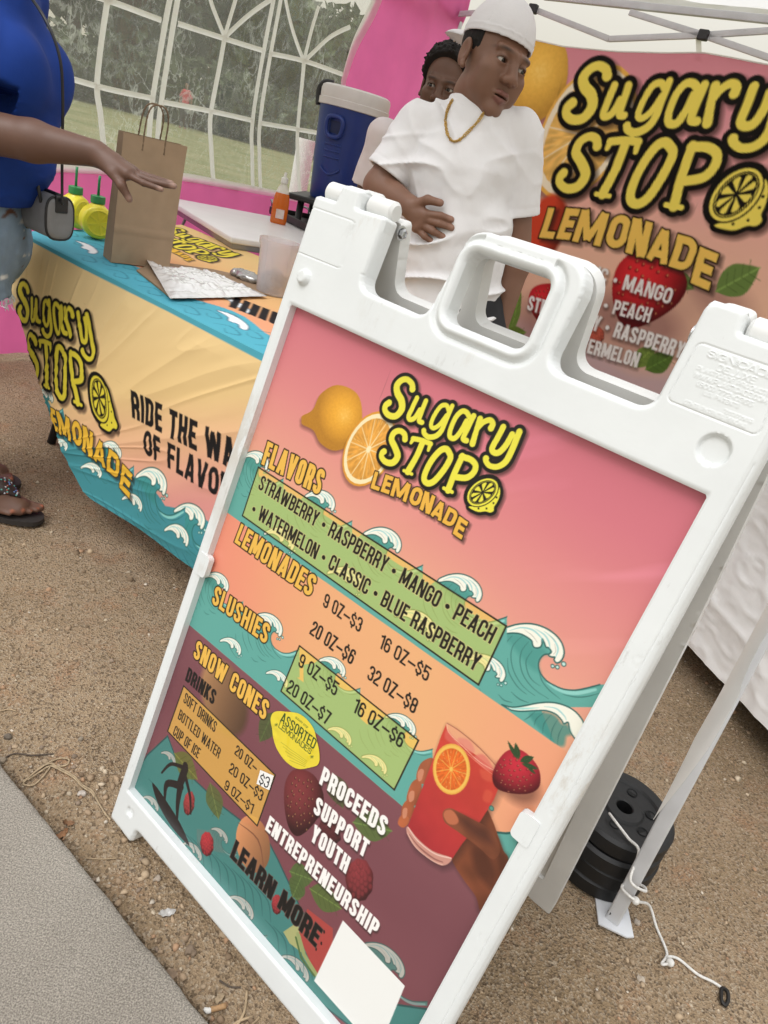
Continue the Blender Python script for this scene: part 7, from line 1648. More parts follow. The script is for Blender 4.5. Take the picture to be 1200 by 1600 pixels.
# gold chain lying on the shirt
cp_ = crv([(706, 158), (700, 170), (696, 188), (699, 210), (707, 221), (718, 219), (731, 207), (747, 190), (755, 178)], n=12)
body1 = lambda P: np.minimum(tee1(P), hfn(P))
pts = [hit(p, tee1, Y1 - .3, Y1 + .1) + np.array([0, -.004, .001]) for p in cp_]
pts = crv(pts, n=2); mb = MB()
acc = 0; last = None
for i in range(len(pts) - 1):
    a, b_ = V3(pts[i]), V3(pts[i + 1]); dlt = (b_ - a)
    if dlt.length < 1e-6: continue
    acc += dlt.length
    if last is None or acc > .0052:
        acc = 0; last = a; t_ = dlt.normalized(); nr_ = t_.cross(Vector((0, 1, 0.2))).normalized(); bn_ = t_.cross(nr_)
        mb.tube([a + t_ * (.0042 * math.cos(q)) + (nr_ if i % 2 else (nr_ + bn_).normalized()) * (.0030 * math.sin(q)) for q in np.linspace(0, 2 * math.pi, 9)[:-1]], .0013, n=6, closed=True)
nk = mb.build('necklace', mat('gold', (.62, .40, .12), rough=.28, metal=1.0, var=.2, vscale=90), None, True); tag(nk, "gold link chain around the neck of the person in the white cap", 'necklace')

# ------------------------------------------------------------------ the second seller, mostly hidden behind
SK2 = (.125, .064, .042); Y2 = 3.0
p2 = lambda x, y, dy=0.0: at_Y(x, y, Y2 + dy)
hc2 = p2(693, 140); sc2 = 1.0; org2 = np.array([*p2(664, 300)[:2], 0])
kid = thing('person', 'person with short dark curly hair peeking out behind the one in the white cap', 'person', tuple(org2))
Rh2 = frame_from((-.10, -.98, -.10), (.02, .0, 1.0)); hl2 = lambda P: (P - hc2) @ Rh2 / sc2
nk2 = p2(668, 208, .02); nt2 = hc2 + Rh2 @ np.array([0, -.022, -.075])
V, F = surface_nets(lambda P: smin(head_sdf(hl2(P)) * sc2, s_cap(P, nt2, nk2, .050, .056), .02), hc2 + [-.13, -.15, -.24], hc2 + [.13, .14, .14], .003); pc = [(V, F, head_color(hl2(V), SK2, (.10, .04, .035)))]
eyes(kid, org2, hc2, Rh2, sc2, (.2, .97, .02))
s2L, s2R = p2(598, 212, .0), p2(726, 226, .02); e2L = p2(566, 320, .02); w2L = p2(580, 400, -.08); e2R = p2(736, 360, .03); w2R = p2(716, 450, -.02); lat2 = unit(s2R - s2L)
mk = lambda w, d_: ([[w + np.array([.010 * (i - 1.5), -.02, -.075]), w + np.array([.010 * (i - 1.5), -.03, -.11]), w + np.array([.009 * (i - 1.5), -.028, -.14])] for i in range(4)], [w + np.array([d_ * .026, -.02, -.04]), w + np.array([d_ * .034, -.03, -.07]), w + np.array([d_ * .034, -.032, -.09])])
for s_, e_, w_, d_ in ((s2L, e2L, w2L, 1), (s2R, e2R, w2R, -1)):
    fg, th = mk(w_, d_); hf_, hp_ = hand(w_, fg, th); pc.append(limb([s_, e_, w_], [.044, .038, .024], .004, SK2, (hf_, hp_)))
hz2 = p2(655, 470)[2]
for sg in (-1, 1):
    k_ = org2 + np.array([sg * .085, .0, 0]); pc.append(limb([k_ + [0, 0, hz2], k_ + [sg * .01, -.01, .42], k_ + [sg * .012, .01, .08], k_ + [sg * .015, -.09, .032]], [.075, .05, .034, .030], .007, SK2))
body_mesh(kid, org2, pc)
m2a, m2b, m2c = p2(664, 238, .02), p2(660, 320, .01), np.array([org2[0], org2[1], hz2 - .02])
sl2L, sl2R = s2L + (e2L - s2L) * .72, s2R + (e2R - s2R) * .65
def tee2(P):
    d = s_ecap(P, m2a, m2b, .078, .100, lat2, 1.35); d = smin(d, s_ecap(P, m2b, m2c, .100, .104, lat2, 1.3), .03)
    d = smin(d, s_cap(P, m2a + [0, 0, .01], s2L, .05, .052), .03); d = smin(d, s_cap(P, m2a + [0, 0, .01], s2R, .05, .052), .03); d = smin(d, s_cap(P, nk2 + [0, 0, -.03], nk2, .066, .058), .02)
    d = smin(d, s_cap(P, s2L, sl2L, .055, .066), .03); d = smin(d, s_cap(P, s2R, sl2R, .055, .062), .03); d = d - .004 * fbm(P * 13, 3, 8)
    for s_, t_ in ((s2L, sl2L), (s2R, sl2R)):
        u = unit(t_ - s_); q = (P - t_) @ u; d = np.where((q > 0) & (np.linalg.norm(P - t_, axis=-1) < .15), np.maximum(d, q), d); d = np.maximum(d, -s_cap(P, t_ - u * .04, t_ + u * .04, .046, .058))
    return np.maximum(d, m2c[2] - .08 - P[..., 2])
lo, hi = bbox([m2a, m2c, s2L, s2R, sl2L, sl2R, nk2], .15); V, F = surface_nets(tee2, lo, hi, .0055); mesh_obj('t_shirt', V - org2, F, mat('pale_pink_cotton', (.74, .68, .69), rough=.95, var=.04, bump=.15, bscale=300, spec=.1), kid)
V, F = surface_nets(lambda P: (lambda L: np.maximum(s_ell(L, (0, -.022, .058), (.090, .106, .092)) - .010 * np.abs(vnoise(L * 75, 3)) - .006 * np.abs(vnoise(L * 150, 5)), np.minimum(np.maximum(L[..., 1] - .030, -(L[..., 2] + .02)), -(L[..., 2] - .060 - .10 * np.clip(L[..., 1], 0, 1))) * 0 + np.maximum(.062 - L[..., 2] - (.03 - L[..., 1]) * 1.5, -.02 - L[..., 2])))(hl2(P)) * sc2, hc2 + [-.16, -.17, -.06], hc2 + [.16, .17, .20], .0034)
mesh_obj('hair', V - org2, F, M_HAIR, kid)
V, F = surface_nets(lambda P: np.minimum(s_cap(P, org2 + [-.08, 0, hz2], org2 + [-.09, 0, .5], .09, .088), s_cap(P, org2 + [.08, 0, hz2], org2 + [.09, 0, .5], .09, .088)) - .004 * fbm(P * 14, 2, 8), org2 + [-.22, -.14, .38], org2 + [.22, .14, hz2 + .12], .008); mesh_obj('shorts', V - org2, F, M_SHORT, kid)
for sg in (-1, 1):
    k_ = org2 + np.array([sg * .10, -.03, 0]); V, F = surface_nets(lambda P: np.maximum(smin(s_cap(P, k_ + [0, -.085, .028], k_ + [0, .045, .036], .039, .036), s_cap(P, k_ + [0, .035, .05], k_ + [0, .035, .09], .038, .038), .02), .006 - P[..., 2]), k_ + [-.07, -.15, -.01], k_ + [.07, .11, .15], .006); mesh_obj('shoe', V - org2, F, M_SHOE, kid)

# ------------------------------------------------------------------ the customer at the left edge
SK3 = (.125, .064, .043); Y3 = 1.78
p3 = lambda x, y, dy=0.0: at_Y(x, y, Y3 + dy)
toe1, toe2 = at_z(60, 806, .02), at_z(24, 752, .02)
org3 = np.array([(toe1[0] + toe2[0]) / 2 - .17, (toe1[1] + toe2[1]) / 2 + .02, 0])
cust = thing('person', 'person in blue T-shirt and ripped denim shorts reaching a hand over the table', 'person', tuple(org3))
bodyx = p3(24, 150)
pel = p3(-48, 330, .02); che = p3(8, 140, .02); nk3 = p3(0, -40, .03); hd3 = nk3 + np.array([.02, .0, .17])
FWc = unit((.80, .10, 0)); latc = unit((-.10, .80, 0))                       # faces the table, to the picture's right
sA = p3(-52, 55, -.12); eA = p3(-70, 196, -.17); wA = p3(150, 240, -.13)          # near arm
sB = p3(30, -6, .17); eB = p3(20, 180, .22); wB = p3(48, 268, .20)
fW = lambda l: [p3(x, y, d_) for x, y, d_ in l]
Fc = [fW([(206, 266, -.105), (222, 277, -.10), (237, 285, -.10)]), fW([(208, 268, -.125), (240, 279, -.125), (268, 287, -.122)]), fW([(204, 270, -.145), (238, 284, -.147), (272, 291, -.145)]), fW([(198, 272, -.16), (224, 286, -.165), (252, 296, -.162)])]
Tc = fW([(176, 270, -.16), (190, 290, -.168), (202, 311, -.165)])
hf3, hp3 = hand(wA, Fc, Tc, rf=(.0088, .0080, .0068), rt=(.011, .0098, .0078))
V, F, C = limb([sA, eA, wA + (eA - wA) * .45, wA], [.056, .046, .042, .027], .0027, SK3, (hf3, hp3)); C = nailcolor(V, C, [f[-1] for f in Fc] + [Tc[-1]], .010, (.46, .30, .24)); pc = [(V, F, C)]
fgB, thB = mk(wB, 1); hfB, hpB = hand(wB, fgB, thB); pc.append(limb([sB, eB, wB], [.052, .043, .026], .005, SK3, (hfB, hpB)))
Rh3 = frame_from(unit((.8, .0, -.25)), (0, 0, 1)); hl3 = lambda P: (P - hd3) @ Rh3
V, F = surface_nets(lambda P: smin(head_sdf(hl3(P)), s_cap(P, hd3 + Rh3 @ np.array([0, -.022, -.075]), nk3 + [-.01, 0, -.03], .048, .058), .02), hd3 + [-.14, -.14, -.26], hd3 + [.14, .14, .15], .004); pc.append((V, F, head_color(hl3(V), SK3, (.12, .045, .04))))
eyes(cust, org3, hd3, Rh3, 1.0, (0, 1, -.1))
footz = []
for toe, sg in ((toe1, -1), (toe2, 1)):
    fd = unit((.86, .10, 0)); hee = toe - fd * .235; ank = hee + fd * .045 + [0, 0, .085]
    kn = np.array([*(ank[:2] * .45 + pel[:2] * .55), .47]) - fd * .03; hp_ = pel + latc * (.10 * sg) * 1.0 + [0, 0, -.06]
    toes = [(fd * (.0 - .010 * i * i * .35) + np.array([-fd[1], fd[0], 0]) * (.016 * (i - 1.5)) * sg) for i in range(5)]
    def ft(P, hee=hee, fd=fd, toe=toe, toes=toes, ank=ank):
        d = chain(P, [ank, hee + fd * .03 + [0, 0, .045], hee + [0, 0, .040]], [.034, .032, .028], .02); d = smin(d, chain(P, [ank + fd * .02 + [0, 0, -.02], hee + fd * .12 + [0, 0, .050], toe - fd * .055 + [0, 0, .018]], [.034, .034, .024], .02), .02)
        nrm_ = np.array([-fd[1], fd[0], 0]); d = smin(d, s_ecap(P, toe - fd * .10 + [0, 0, .022], toe - fd * .045 + [0, 0, .018], .020, .015, nrm_, 2.2), .02)
        for i_, q in enumerate(toes): r_ = .0118 if i_ == 0 else .0092 - .0006 * i_; d = smin(d, s_cap(P, toe + q - fd * .045 + [0, 0, .016], toe + q - fd * .006 + [0, 0, .013], r_, r_), .004)
        return d
    V, F, C = limb([hp_, kn, ank + [0, 0, .12] - fd * .006, ank], [.098, .064, .050, .038], .0048, SK3, (ft, [hee - fd * .02, toe + fd * .02, toe + [0, 0, .0]]), k=.03)
    V[:, 2] = np.maximum(V[:, 2], .016)
    C = nailcolor(V, C, [toe + q + [0, 0, .023] + fd * .0015 for q in toes], .0062, (.66, .20, .10)); pc.append((V, F, C))
    footz.append((hee, toe, fd, ank, sg, ft))
body_mesh(cust, org3, pc)
M_BTEE = mat('royal_blue_jersey', (.008, .042, .25), rough=.8, var=.22, vscale=9, bump=.12, bscale=250, spec=.25)
slA, slB = sA + (eA - sA) * .38, sB + (eB - sB) * .42
bust = p3(62, 118, .02)
def tee3(P):
    d = s_ecap(P, nk3 + [0, 0, -.07], che, .082, .112, latc, 1.40); d = smin(d, s_ecap(P, che, p3(-2, 232, .02), .112, .115, latc, 1.30), .04); d = smin(d, s_ecap(P, p3(-2, 232, .02), pel + [0, 0, .03], .115, .125, latc, 1.25), .04)
    for sg in (-1, 1): d = smin(d, s_ell(P, bust + latc * .075 * sg - FWc * .040, (.085, .085, .090)), .035)
    d = smin(d, s_cap(P, nk3 + [0, 0, -.05], sA, .055, .06), .03); d = smin(d, s_cap(P, nk3 + [0, 0, -.05], sB, .055, .06), .03); d = smin(d, s_cap(P, sA, slA, .064, .068), .02); d = smin(d, s_cap(P, sB, slB, .062, .066), .02)
    d = d - .0055 * fbm(np.stack([P[..., 0] * 10 + P[..., 2] * 6, P[..., 1] * 10, P[..., 2] * 22], -1), 3, 15) * np.clip((che[2] - P[..., 2]) / .1 + .3, .15, 1)
    for s_, t_ in ((sA, slA), (sB, slB)):
        u = unit(t_ - s_); q = (P - t_) @ u; d = np.where((q > 0) & (np.linalg.norm(P - t_, axis=-1) < .11), np.maximum(d, q), d); d = np.maximum(d, -s_cap(P, t_ - u * .03, t_ + u * .04, .050, .060))
    return np.maximum(d, pel[2] + .045 - P[..., 2])
lo, hi = bbox([nk3, che, pel, sA, sB, slA, slB, bust], .18); V, F = surface_nets(tee3, lo, hi, .0052); mesh_obj('t_shirt', V - org3, F, M_BTEE, cust)
V, F = surface_nets(lambda P: (lambda L: np.maximum(s_ell(L, (0, -.022, .050), (.084, .104, .090)) - .004 * np.abs(vnoise(L * 90, 3)), np.maximum(L[..., 1] - .02 - .9 * np.maximum(L[..., 2] - .02, 0), -.05 - L[..., 2])))(hl3(P)), hd3 + [-.15, -.15, -.10], hd3 + [.15, .15, .18], .004); mesh_obj('hair', V - org3, F, M_HAIR, cust)
# denim shorts with rips and a frayed hem
SHZ = at_Y(15, 462, Y3)[2]
kn3 = [np.array([*(0.5 * (f_[3][:2]) + .5 * pel[:2]), SHZ]) for f_ in footz]
def jean(P):
    d = s_ecap(P, pel + [0, 0, .06], pel + [0, 0, -.07], .122, .130, latc, 1.22)
    for f_, k_ in zip(footz, kn3): d = smin(d, s_cap(P, pel + latc * .09 * f_[4] + [0, 0, -.08], k_, .108, .098), .03)
    d = d - .0035 * fbm(P * 16, 3, 18) - .002 * np.abs(vnoise(P * 50, 2))
    d = np.maximum(d, SHZ + .006 * vnoise(P * 90, 6) - P[..., 2])
    for k_ in kn3: d = np.maximum(d, -s_cap(P, k_ + [0, 0, .03], k_ + [0, 0, -.06], .085, .092))
    for c_, r_ in (((16, 380), (.022, .05, .010)), ((8, 405), (.02, .05, .012)), ((20, 430), (.018, .04, .008)), ((4, 350), (.02, .05, .008))): d = np.maximum(d, -s_ell(P, hit_j[c_] if c_ in hit_j else (0, 0, -9), r_)) if False else d
    return d
V, F = surface_nets(jean, np.minimum(pel, np.min(kn3, 0)) + [-.20, -.26, -.06], np.maximum(pel, np.max(kn3, 0)) + [.20, .26, .12], .0050)
rip = fbm(np.stack([V[:, 0] * 12, V[:, 1] * 12, V[:, 2] * 34], -1), 3, 44); nz_ = fbm(V * 60, 3, 5)
cj = np.array([.20, .27, .36])[None] * (1 + .25 * fbm(V * 9, 3, 7) + .10 * nz_)[:, None]
mk_ = np.clip((rip - .55) / .15, 0, 1)[:, None]; cj = cj * (1 - mk_) + (np.array([.58, .60, .62])[None] * (.75 + .4 * (np.sin(V[:, 2] * 900) > 0))[:, None]) * mk_
mk2 = np.clip((fbm(np.stack([V[:, 0] * 9, V[:, 1] * 9, V[:, 2] * 30], -1), 3, 47) - .80) / .1, 0, 1)[:, None]; cj = cj * (1 - mk2) + np.array(SK3)[None] * mk2
mesh_obj('denim_shorts', V - org3, F, mat('faded_denim', 'Col', rough=.95, spec=.1, bump=.35, bscale=400), cust, col=np.clip(cj, .01, 1))
mb = MB(); g = np.random.default_rng(5)
for k_ in kn3:
    for i in range(150):
        a = g.uniform(0, 6.28); p = k_ + np.array([.100 * math.cos(a), .100 * math.sin(a), .004]); mb.tube([p - org3, p + [g.normal() * .004, g.normal() * .004, -.012] - org3, p + [g.normal() * .008, g.normal() * .008, -.014 - g.random() * .016] - org3], .0008, n=4)
mb.build('frayed_hem', mat('denim_threads', (.55, .58, .60), .95), cust)
# sandals
M_BEAD = mat('beaded_leather', 'Col', rough=.4, bump=.4, bscale=200)
for hee, toe, fd, ank, sg, ft in footz:
    nrm_ = np.array([-fd[1], fd[0], 0]); sd_ = thing('sandal', 'dark beaded thong sandal on the foot nearer the pavement' if sg < 0 else 'dark beaded thong sandal on the foot farther from the pavement', 'sandal', (hee[0], hee[1], 0)); o_ = np.array([hee[0], hee[1], 0]); Lf = np.linalg.norm(toe - hee)
    mb = MB(); out = [(hee - o_ + fd * (Lf * u) + nrm_ * v)[:2] for u, v in crv([(-.10, 0), (-.05, .030), (.25, .034), (.65, .045), (.92, .040), (1.06, .006), (1.0, -.034), (.7, -.046), (.25, -.034), (-.05, -.030)], True, 4)]
    mb.prism(out, .002, .016); mb.build('sole', mat('sandal_sole', (.025, .020, .018), .7), sd_)
    def stp_(P):
        q = P - hee; u = (q @ fd) / Lf; v = q @ nrm_; d = np.abs(ft(P) - .0035) - .0028
        lim = np.maximum(np.maximum(.40 - u, u - (.80 - 6.5 * np.abs(v) * .9)), -(.40 - u) * 0 - 9) * Lf
        return np.maximum(np.maximum(d, lim), .014 - P[..., 2])
    lo, hi = bbox([hee, toe], .07); V, F = surface_nets(stp_, lo, hi + [0, 0, .06], .0024); mb = MB(); mb.add(V - o_, F, (.032, .020, .020)); g = np.random.default_rng(9); top_ = V[(V[:, 2] > .03) & (ft(V) > .004)]
    for i in range(54):
        c = top_[g.integers(len(top_))]; cl_ = [(.10, .18, .40), (.42, .42, .46), (.32, .08, .06), (.08, .30, .26)][i % 4]
        bm = bmesh.new(); bmesh.ops.create_icosphere(bm, subdivisions=1, radius=.0030); mb.add([v_.co + V3(c - o_) for v_ in bm.verts], [[q.index for q in f.verts] for f in bm.faces], cl_); bm.free()
    mb.build('strap', M_BEAD, sd_, True, col=True)
# crossbody handbag on its strap
hb_p = p3(72, 330, .06); hbg = thing('handbag', 'small grey crossbody handbag with black trim hanging at the hip of the blue shirt', 'handbag', tuple(hb_p), math.radians(-28))
M_GLEA = mat('grey_pebbled_leather', (.22, .22, .225), rough=.5, var=.15, vscale=30, bump=.35, bscale=220); M_BLEA = mat('black_leather', (.015, .015, .016), rough=.4, bump=.2, bscale=200)
hw, hh, hdp = .064, .052, .038
mb = MB(); V, F = surface_nets(lambda P: smax((np.abs(P[..., 1] / hdp) ** 3.2 + np.abs((P[..., 2] + .004) / hh) ** 3.2) ** (1 / 3.2) * hdp - hdp, np.abs(P[..., 0]) - hw + .10 * (P[..., 2] - hh) * -.0, .012), (-hw - .02, -hdp - .02, -hh - .02), (hw + .02, hdp + .02, hh + .02), .003); mesh_obj('bag_body', V, F, M_GLEA, hbg)
mb = MB()
for s_ in (-1, 1): mb.tube([(s_ * (hw - .006), hdp * .99 * np.sign(math.cos(a)) * abs(math.cos(a)) ** .62, -.004 + hh * .99 * np.sign(math.sin(a)) * abs(math.sin(a)) ** .62) for a in np.linspace(0, 2 * math.pi, 25)[:-1]], .0032, n=8, closed=True)
mb.tube([(x, 0, hh - .003) for x in np.linspace(-hw * .9, hw * .9, 8)], .006, n=8); mb.tube(crv([(-hw * .5, -hdp * .9, hh * .5), (-hw * .5, -hdp * 1.1, hh * 1.1), (-hw * .2, -hdp * 1.0, hh * 1.55), (hw * .2, -hdp * 1.0, hh * 1.55), (hw * .5, -hdp * 1.1, hh * 1.1), (hw * .5, -hdp * .9, hh * .5)], n=6), .0045, n=8); mb.build('trim', M_BLEA, hbg, True)
for s_ in (-1, 1): mb = MB(); mb.box((s_ * (hw - .004), 0, .030), (.016, .034, .040), bev=.004); mb.build('strap_tab', M_BLEA, hbg)
mb = MB(); inv = Matrix.Rotation(math.radians(28), 3, 'Z')
stp = [inv @ V3(p3(x, y, d_) - hb_p) for x, y, d_ in ((97, 318, .0), (97, 290, -.005), (97, 240, -.02), (98, 150, -.03))]; C = crv([Vector((hw, 0, .045))[:]] + [list(p) for p in stp] + [list(inv @ V3(p3(92, 84, -.04) - hb_p)), list(inv @ V3(p3(66, 22, -.03) - hb_p)), list(inv @ V3(p3(20, -40, .05) - hb_p))], n=6)
mb.tube(C, .0035, n=8); mb.tube(crv([(-hw, 0, .045), (-hw - .01, .03, .12), list(inv @ V3(p3(20, 180, .15) - hb_p)), list(inv @ V3(p3(12, -40, .14) - hb_p))], n=6), .0035, n=8); mb.build('shoulder_strap', M_BLEA, hbg, True)

# ------------------------------------------------------------------ someone far off on the lawn
SK4 = (.20, .11, .07); far0 = np.array(dirpt(291, 34)); fp_ = thing('person', 'small distant person in a red top standing on the lawn, blurred through the clear window', 'person', tuple(far0))
o4 = far0; q4_ = lambda x, y, z: o4 + np.array([x, y, z]); pcs = []
V, F = surface_nets(lambda P: smin(head_sdf((P - q4_(0, 0, 1.60)) @ frame_from((0, -1, 0), (0, 0, 1))), s_cap(P, q4_(0, 0, 1.50), q4_(0, 0, 1.40), .05, .055), .02), q4_(-.13, -.15, 1.36), q4_(.13, .15, 1.76), .008); pcs.append((V, F, SK4))
for sg in (-1, 1):
    w4_ = q4_(sg * .25, -.02, .84); fg4, th4 = mk(w4_, -sg); hf4, hp4 = hand(w4_, fg4, th4); pcs.append(limb([q4_(sg * .17, 0, 1.36), q4_(sg * .23, .01, 1.09), w4_], [.05, .042, .026], .008, SK4, (hf4, hp4)))
    pcs.append(limb([q4_(sg * .09, 0, .86), q4_(sg * .10, -.01, .46), q4_(sg * .10, .01, .08), q4_(sg * .11, -.12, .03)], [.085, .056, .036, .032], .010, SK4))
body_mesh(fp_, o4, pcs)
lt4 = np.array([1., 0, 0])
V, F = surface_nets(lambda P: np.maximum(smin(smin(s_ecap(P, q4_(0, 0, 1.34), q4_(0, 0, .86), .10, .115, lt4, 1.4), s_cap(P, q4_(.1, 0, 1.38), q4_(.21, 0, 1.18), .06, .066), .03), s_cap(P, q4_(-.1, 0, 1.38), q4_(-.21, 0, 1.18), .06, .066), .03), o4[2] + .82 - P[..., 2]), q4_(-.34, -.2, .78), q4_(.34, .2, 1.5), .012); mesh_obj('top', V - o4, F, mat('red_cotton', (.42, .04, .05), .9, var=.1), fp_)
V, F = surface_nets(lambda P: np.minimum(s_cap(P, q4_(-.09, 0, .86), q4_(-.10, 0, .12), .10, .07), s_cap(P, q4_(.09, 0, .86), q4_(.10, 0, .12), .10, .07)), q4_(-.25, -.16, .0), q4_(.25, .16, 1.0), .014); mesh_obj('trousers', V - o4, F, M_SHORT, fp_)
V, F = surface_nets(lambda P: np.maximum(s_ell(P, q4_(0, .012, 1.645), (.085, .105, .095)), -(P[..., 2] - o4[2] - 1.60 + (P[..., 1] - o4[1]) * .8)), q4_(-.13, -.15, 1.5), q4_(.13, .16, 1.78), .010); mesh_obj('hair', V - o4, F, M_HAIR, fp_)
# ================================================================== small things on the ground
M_IRON = mat('black_rubber_plate', (.007, .007, .0075), rough=.55, var=.5, vscale=18, bump=.25, bscale=90)
M_HOLE = mat('plate_hole', (.003, .003, .003), .9)
wl0 = at_z(887, 1404, 0); wc = np.array([at_z(950, 1419, 0)[0] - .010, at_z(950, 1419, 0)[1] + .103, 0]); WR_ = .100
for i in range(4):
    z0 = .002 + i * .039; ang = i * .7; off = np.array([.004 * math.sin(i * 2.1), .004 * math.cos(i * 1.7), 0])
    t = thing('weight_plate', ['black weight plate lying on the dirt, bottom of the stack by the tent leg', 'black weight plate second from the bottom of the stack by the tent leg', 'black weight plate third from the bottom, just under the top one', 'black weight plate on top of the stack by the tent leg, white cord over it'][i], 'weight plate', tuple(wc + off + [0, 0, z0]), ang, group='weight plates stacked by the tent leg')
    mb = MB(); mb.lathe([(.016, .004), (.030, .003), (.034, .006), (WR_ - .030, .006), (WR_ - .026, .0), (WR_ - .006, 0), (WR_, .006), (WR_, .034), (WR_ - .006, .040), (WR_ - .026, .040), (WR_ - .030, .035), (.040, .034), (.036, .039), (.018, .040), (.016, .038), (.016, .004)], n=72); sharp(mb.build('disc', M_IRON, t), 35)
    for k in range(6): a = k * math.pi / 3; mb = MB(); mb.lathe([(.0, .0345), (.0085, .0345), (.0085, .0352), (.0105, .0362)], c=(0.054 * math.cos(a), 0.054 * math.sin(a), 0), n=16); mb.build('hole', M_HOLE, t)
zt = .158
def gp_(x, y, z=.004): p = at_z(x, y, z); p[2] = gz(p[0], p[1]) + z; return p
M_ROPE = mat('white_cord', (.72, .70, .66), rough=.9, var=.25, vscale=200, bump=.5, bscale=500)
pk1 = pb + pdir * .105 + np.array([.0, -.020, 0])
rp_ = [at_z(952, 1271, zt + .004), at_z(962, 1284, zt + .012), at_z(982, 1310, zt + .006), at_z(998, 1330, zt + .004), pk1 + [-.020, -.002, .03], pk1 + [.012, -.004, .015], pk1 + [.022, .018, .0], pk1 + [.004, .030, -.01], pk1 + [-.018, .010, -.008], pk1 + [.006, -.006, -.012], gp_(1016, 1412, .03), gp_(1028, 1446), gp_(1040, 1474), gp_(1044, 1490), gp_(1037, 1502, .006), gp_(1050, 1500, .010), gp_(1046, 1492, .006), gp_(1062, 1496), gp_(1092, 1519), gp_(1115, 1530), gp_(1131, 1541)]
mb = MB(); mb.tube(crv(rp_, n=8), .0026, n=8)
for c in (rp_[15], rp_[9]): bm = bmesh.new(); bmesh.ops.create_icosphere(bm, subdivisions=2, radius=.0075); mb.add([v.co + V3(c) for v in bm.verts], [[q.index for q in f.verts] for f in bm.faces]); bm.free()
o = mb.build('cord', M_ROPE, None, True); tag(o, 'thin white cord running from the weight plates round the tent leg and over the dirt', 'cord')
lp = [gp_(1131, 1541, .005), gp_(1139, 1546, .008), gp_(1141, 1558, .007), gp_(1136, 1567, .005), gp_(1131, 1560, .007), gp_(1130, 1549, .007)]
mb = MB(); mb.tube(crv(lp, True, n=6), .0034, n=8, closed=True); o = mb.build('ground_hook', mat('dark_wire', (.03, .028, .026), .5, metal=.6), None, True); tag(o, 'dark metal loop at the loose end of the white cord', 'hook')
# cigarette end
c0, c1 = gp_(322, 1566, .004), gp_(356, 1559, .004); ax = c1 - c0; Lc = np.linalg.norm(ax); ax /= Lc
cig = thing('cigarette_butt', 'crushed cigarette butt with a tan filter on the dirt by the pavement', 'cigarette butt', tuple(c0)); side = np.array([-ax[1], ax[0], 0])
mb = MB(); mb.tube([ax * Lc * u + [0, 0, .0005 * math.sin(u * 9)] for u in np.linspace(.30, 1, 6)], .0040, n=14); mb.build('filter', mat('tan_filter', (.42, .25, .12), .8, var=.3, vscale=400), cig, True)
mb = MB(); mb.tube([ax * Lc * u + side * .0012 * math.sin(u * 22) for u in np.linspace(.0, .30, 6)], [.0030, .0042, .0038, .0042, .0040, .0040], n=14); mb.build('paper', mat('white_paper', (.70, .68, .64), .8, var=.1), cig, True)
# dry stalks
M_STRAW = mat('dry_straw', (.42, .31, .19), rough=.9, var=.35, vscale=60)
for k, (pts, r, lab) in enumerate([([(388, 1540), (384, 1572), (366, 1600)], .0022, 'longest dry straw stalk standing above the others by the cigarette butt'), ([(352, 1604), (372, 1586), (398, 1578)], .0020, 'dry straw stalk crossing the longest one'), ([(385, 1598), (402, 1586), (408, 1580)], .0016, 'short dry straw stalk at the bottom edge'), ([(345, 1522), (362, 1532), (378, 1534)], .0014, 'thin dark twig lying above the cigarette butt'), ([(135, 1325), (160, 1328), (184, 1329)], .0011, 'thin straight twig lying left of the sign foot'), ([(0, 1099), (14, 1098), (26, 1102)], .0013, 'thin pale stalk at the left edge of the dirt'), ([(0, 1172), (22, 1163), (50, 1166), (84, 1166)], .0016, 'dark curved twig along the pavement edge')]):
    mb = MB(); mb.tube(crv([gp_(x, y, r + .001) for x, y in pts], n=5), r, n=6); o = mb.build('straw_stalk', M_STRAW if k not in (3, 6) else M_BARK, None, True); tag(o, lab, 'twig')
# jute string
q6 = lambda x, y, z=.003: gp_(x / 2.6667, 1000 + y / 2.6667, z)
M_JUTE = mat('jute_string', (.46, .35, .22), rough=.95, var=.4, vscale=120)
js = [q6(*p) for p in ((95, 548), (130, 520), (180, 488), (215, 470), (255, 462), (288, 472), (280, 492), (240, 492), (215, 478), (170, 492), (120, 530), (98, 556), (140, 560), (180, 530), (205, 500), (220, 486), (262, 508), (310, 545), (345, 580), (385, 604), (405, 640), (435, 690), (462, 728))]
mb = MB(); mb.tube(crv(js, n=7), .0016, n=6); mb.tube(crv([q6(p[0] - 4, p[1] + 9, .0045) for p in ((120, 530), (170, 500), (215, 480), (262, 505), (310, 540), (350, 578), (385, 600), (400, 620))], n=6), .0016, n=6)
o = mb.build('jute_string', M_JUTE, None, True); tag(o, 'loose tangle of tan jute string between the pavement and the sign foot', 'string')
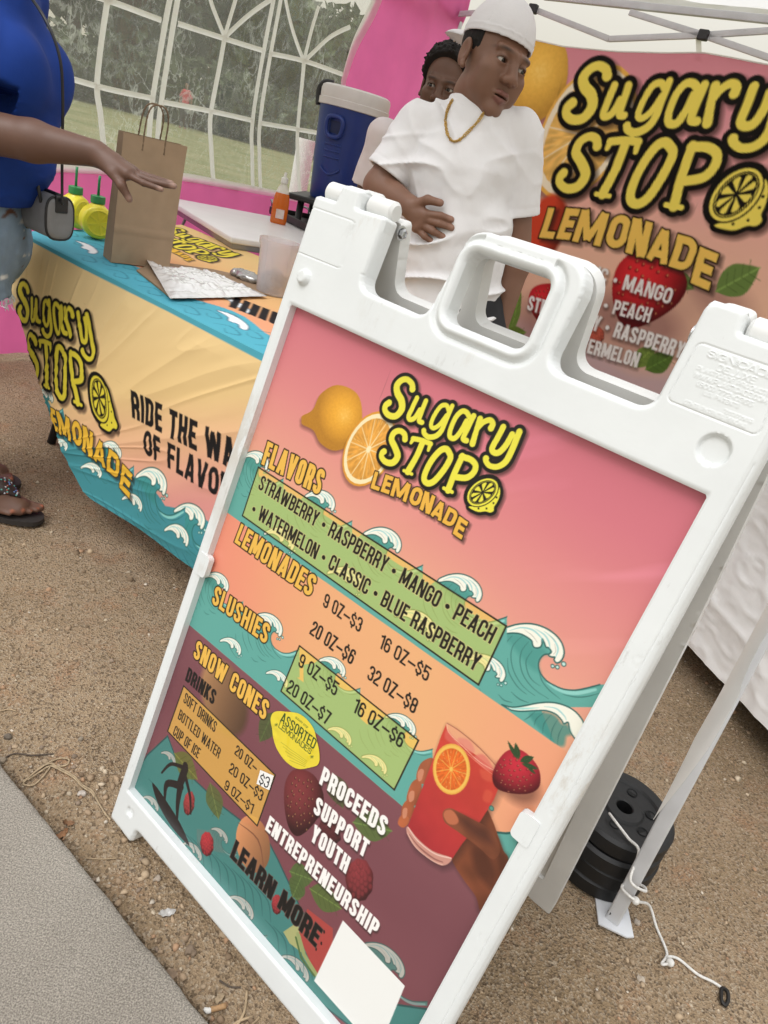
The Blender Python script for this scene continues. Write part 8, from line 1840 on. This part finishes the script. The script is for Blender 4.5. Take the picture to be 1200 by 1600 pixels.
# leaves and scraps
def leaf(px, size, rot, col, lab, name='dry_leaf', cat='leaf', curl=.25, rough=.85):
    p = gp_(*px, .004); g = np.random.default_rng(int(px[0])); vs, fs = [], []
    for i in range(9):
        for j in range(5):
            u, v = i / 8 * 2 - 1, j / 4 * 2 - 1; w = (1 - u * u) ** .6 * .45 * (1 + .15 * math.sin(u * 9))
            vs.append((u * size, v * w * size, size * curl * (abs(v) * .5 + .5 * u * u) + .002 * g.normal()))
    for i in range(8):
        for j in range(4): fs.append((i * 5 + j, (i + 1) * 5 + j, (i + 1) * 5 + j + 1, i * 5 + j + 1))
    o = mesh_obj(name, vs, fs, mat(name, col, rough, var=.35, vscale=60)); o.location = tuple(p); o.rotation_euler = (.1, .05, rot); tag(o, lab, cat)
leaf((268, 1508), .017, .4, (.30, .21, .14), 'largest curled dry leaf, beside the pavement edge'); leaf((97, 1288), .013, 1.2, (.34, .17, .08), 'reddish dry leaf nearest the jute string'); leaf((108, 1272), .010, .3, (.30, .16, .08), 'small reddish leaf just above the other reddish one', curl=.4); leaf((345, 1548), .010, 1.0, (.40, .30, .19), 'small pale dry leaf above the cigarette butt', curl=.35)
leaf((263, 1413), .014, .5, (.55, .53, .50), 'small torn scrap of clear plastic on the dirt below the sign rail', 'plastic_scrap', 'scrap', .2, .15)
def stone(px, r, col, lab):
    p = gp_(*px, r * .4); V, F = surface_nets(lambda P: s_ell(P, (0, 0, 0), (r, r * .8, r * .65)) + r * .30 * vnoise(P / r * 1.4, int(px[0])), (-r * 1.5,) * 3, (r * 1.5,) * 3, r / 8); o = mesh_obj('stone', V, F, mat('stone', col, .9, var=.3, vscale=80, bump=.4, bscale=200), smooth=True); o.location = tuple(p); tag(o, lab, 'stone', 'larger stones on the dirt')
stone((129, 1230), .0075, (.52, .46, .40), 'palest stone, right under the jute string'); stone((12, 1137), .0085, (.16, .13, .10), 'dark rounded stone near the left edge of the dirt'); stone((2, 1172), .008, (.32, .26, .19), 'tan stone touching the left edge beside the pavement'); stone((300, 1476), .009, (.22, .16, .11), 'brown stone below the middle of the sign rail'); stone((247, 1362), .0065, (.40, .33, .26), 'light stone just below the sign rail near its foot'); stone((996, 1438), .007, (.40, .34, .28), 'light flat stone right of the tent leg foot plate'); stone((1005, 1525), .007, (.48, .41, .33), 'light flat stone below the tent leg, left of the cord knot'); stone((127, 1148), .006, (.30, .25, .19), 'grey stone above the jute string tangle')
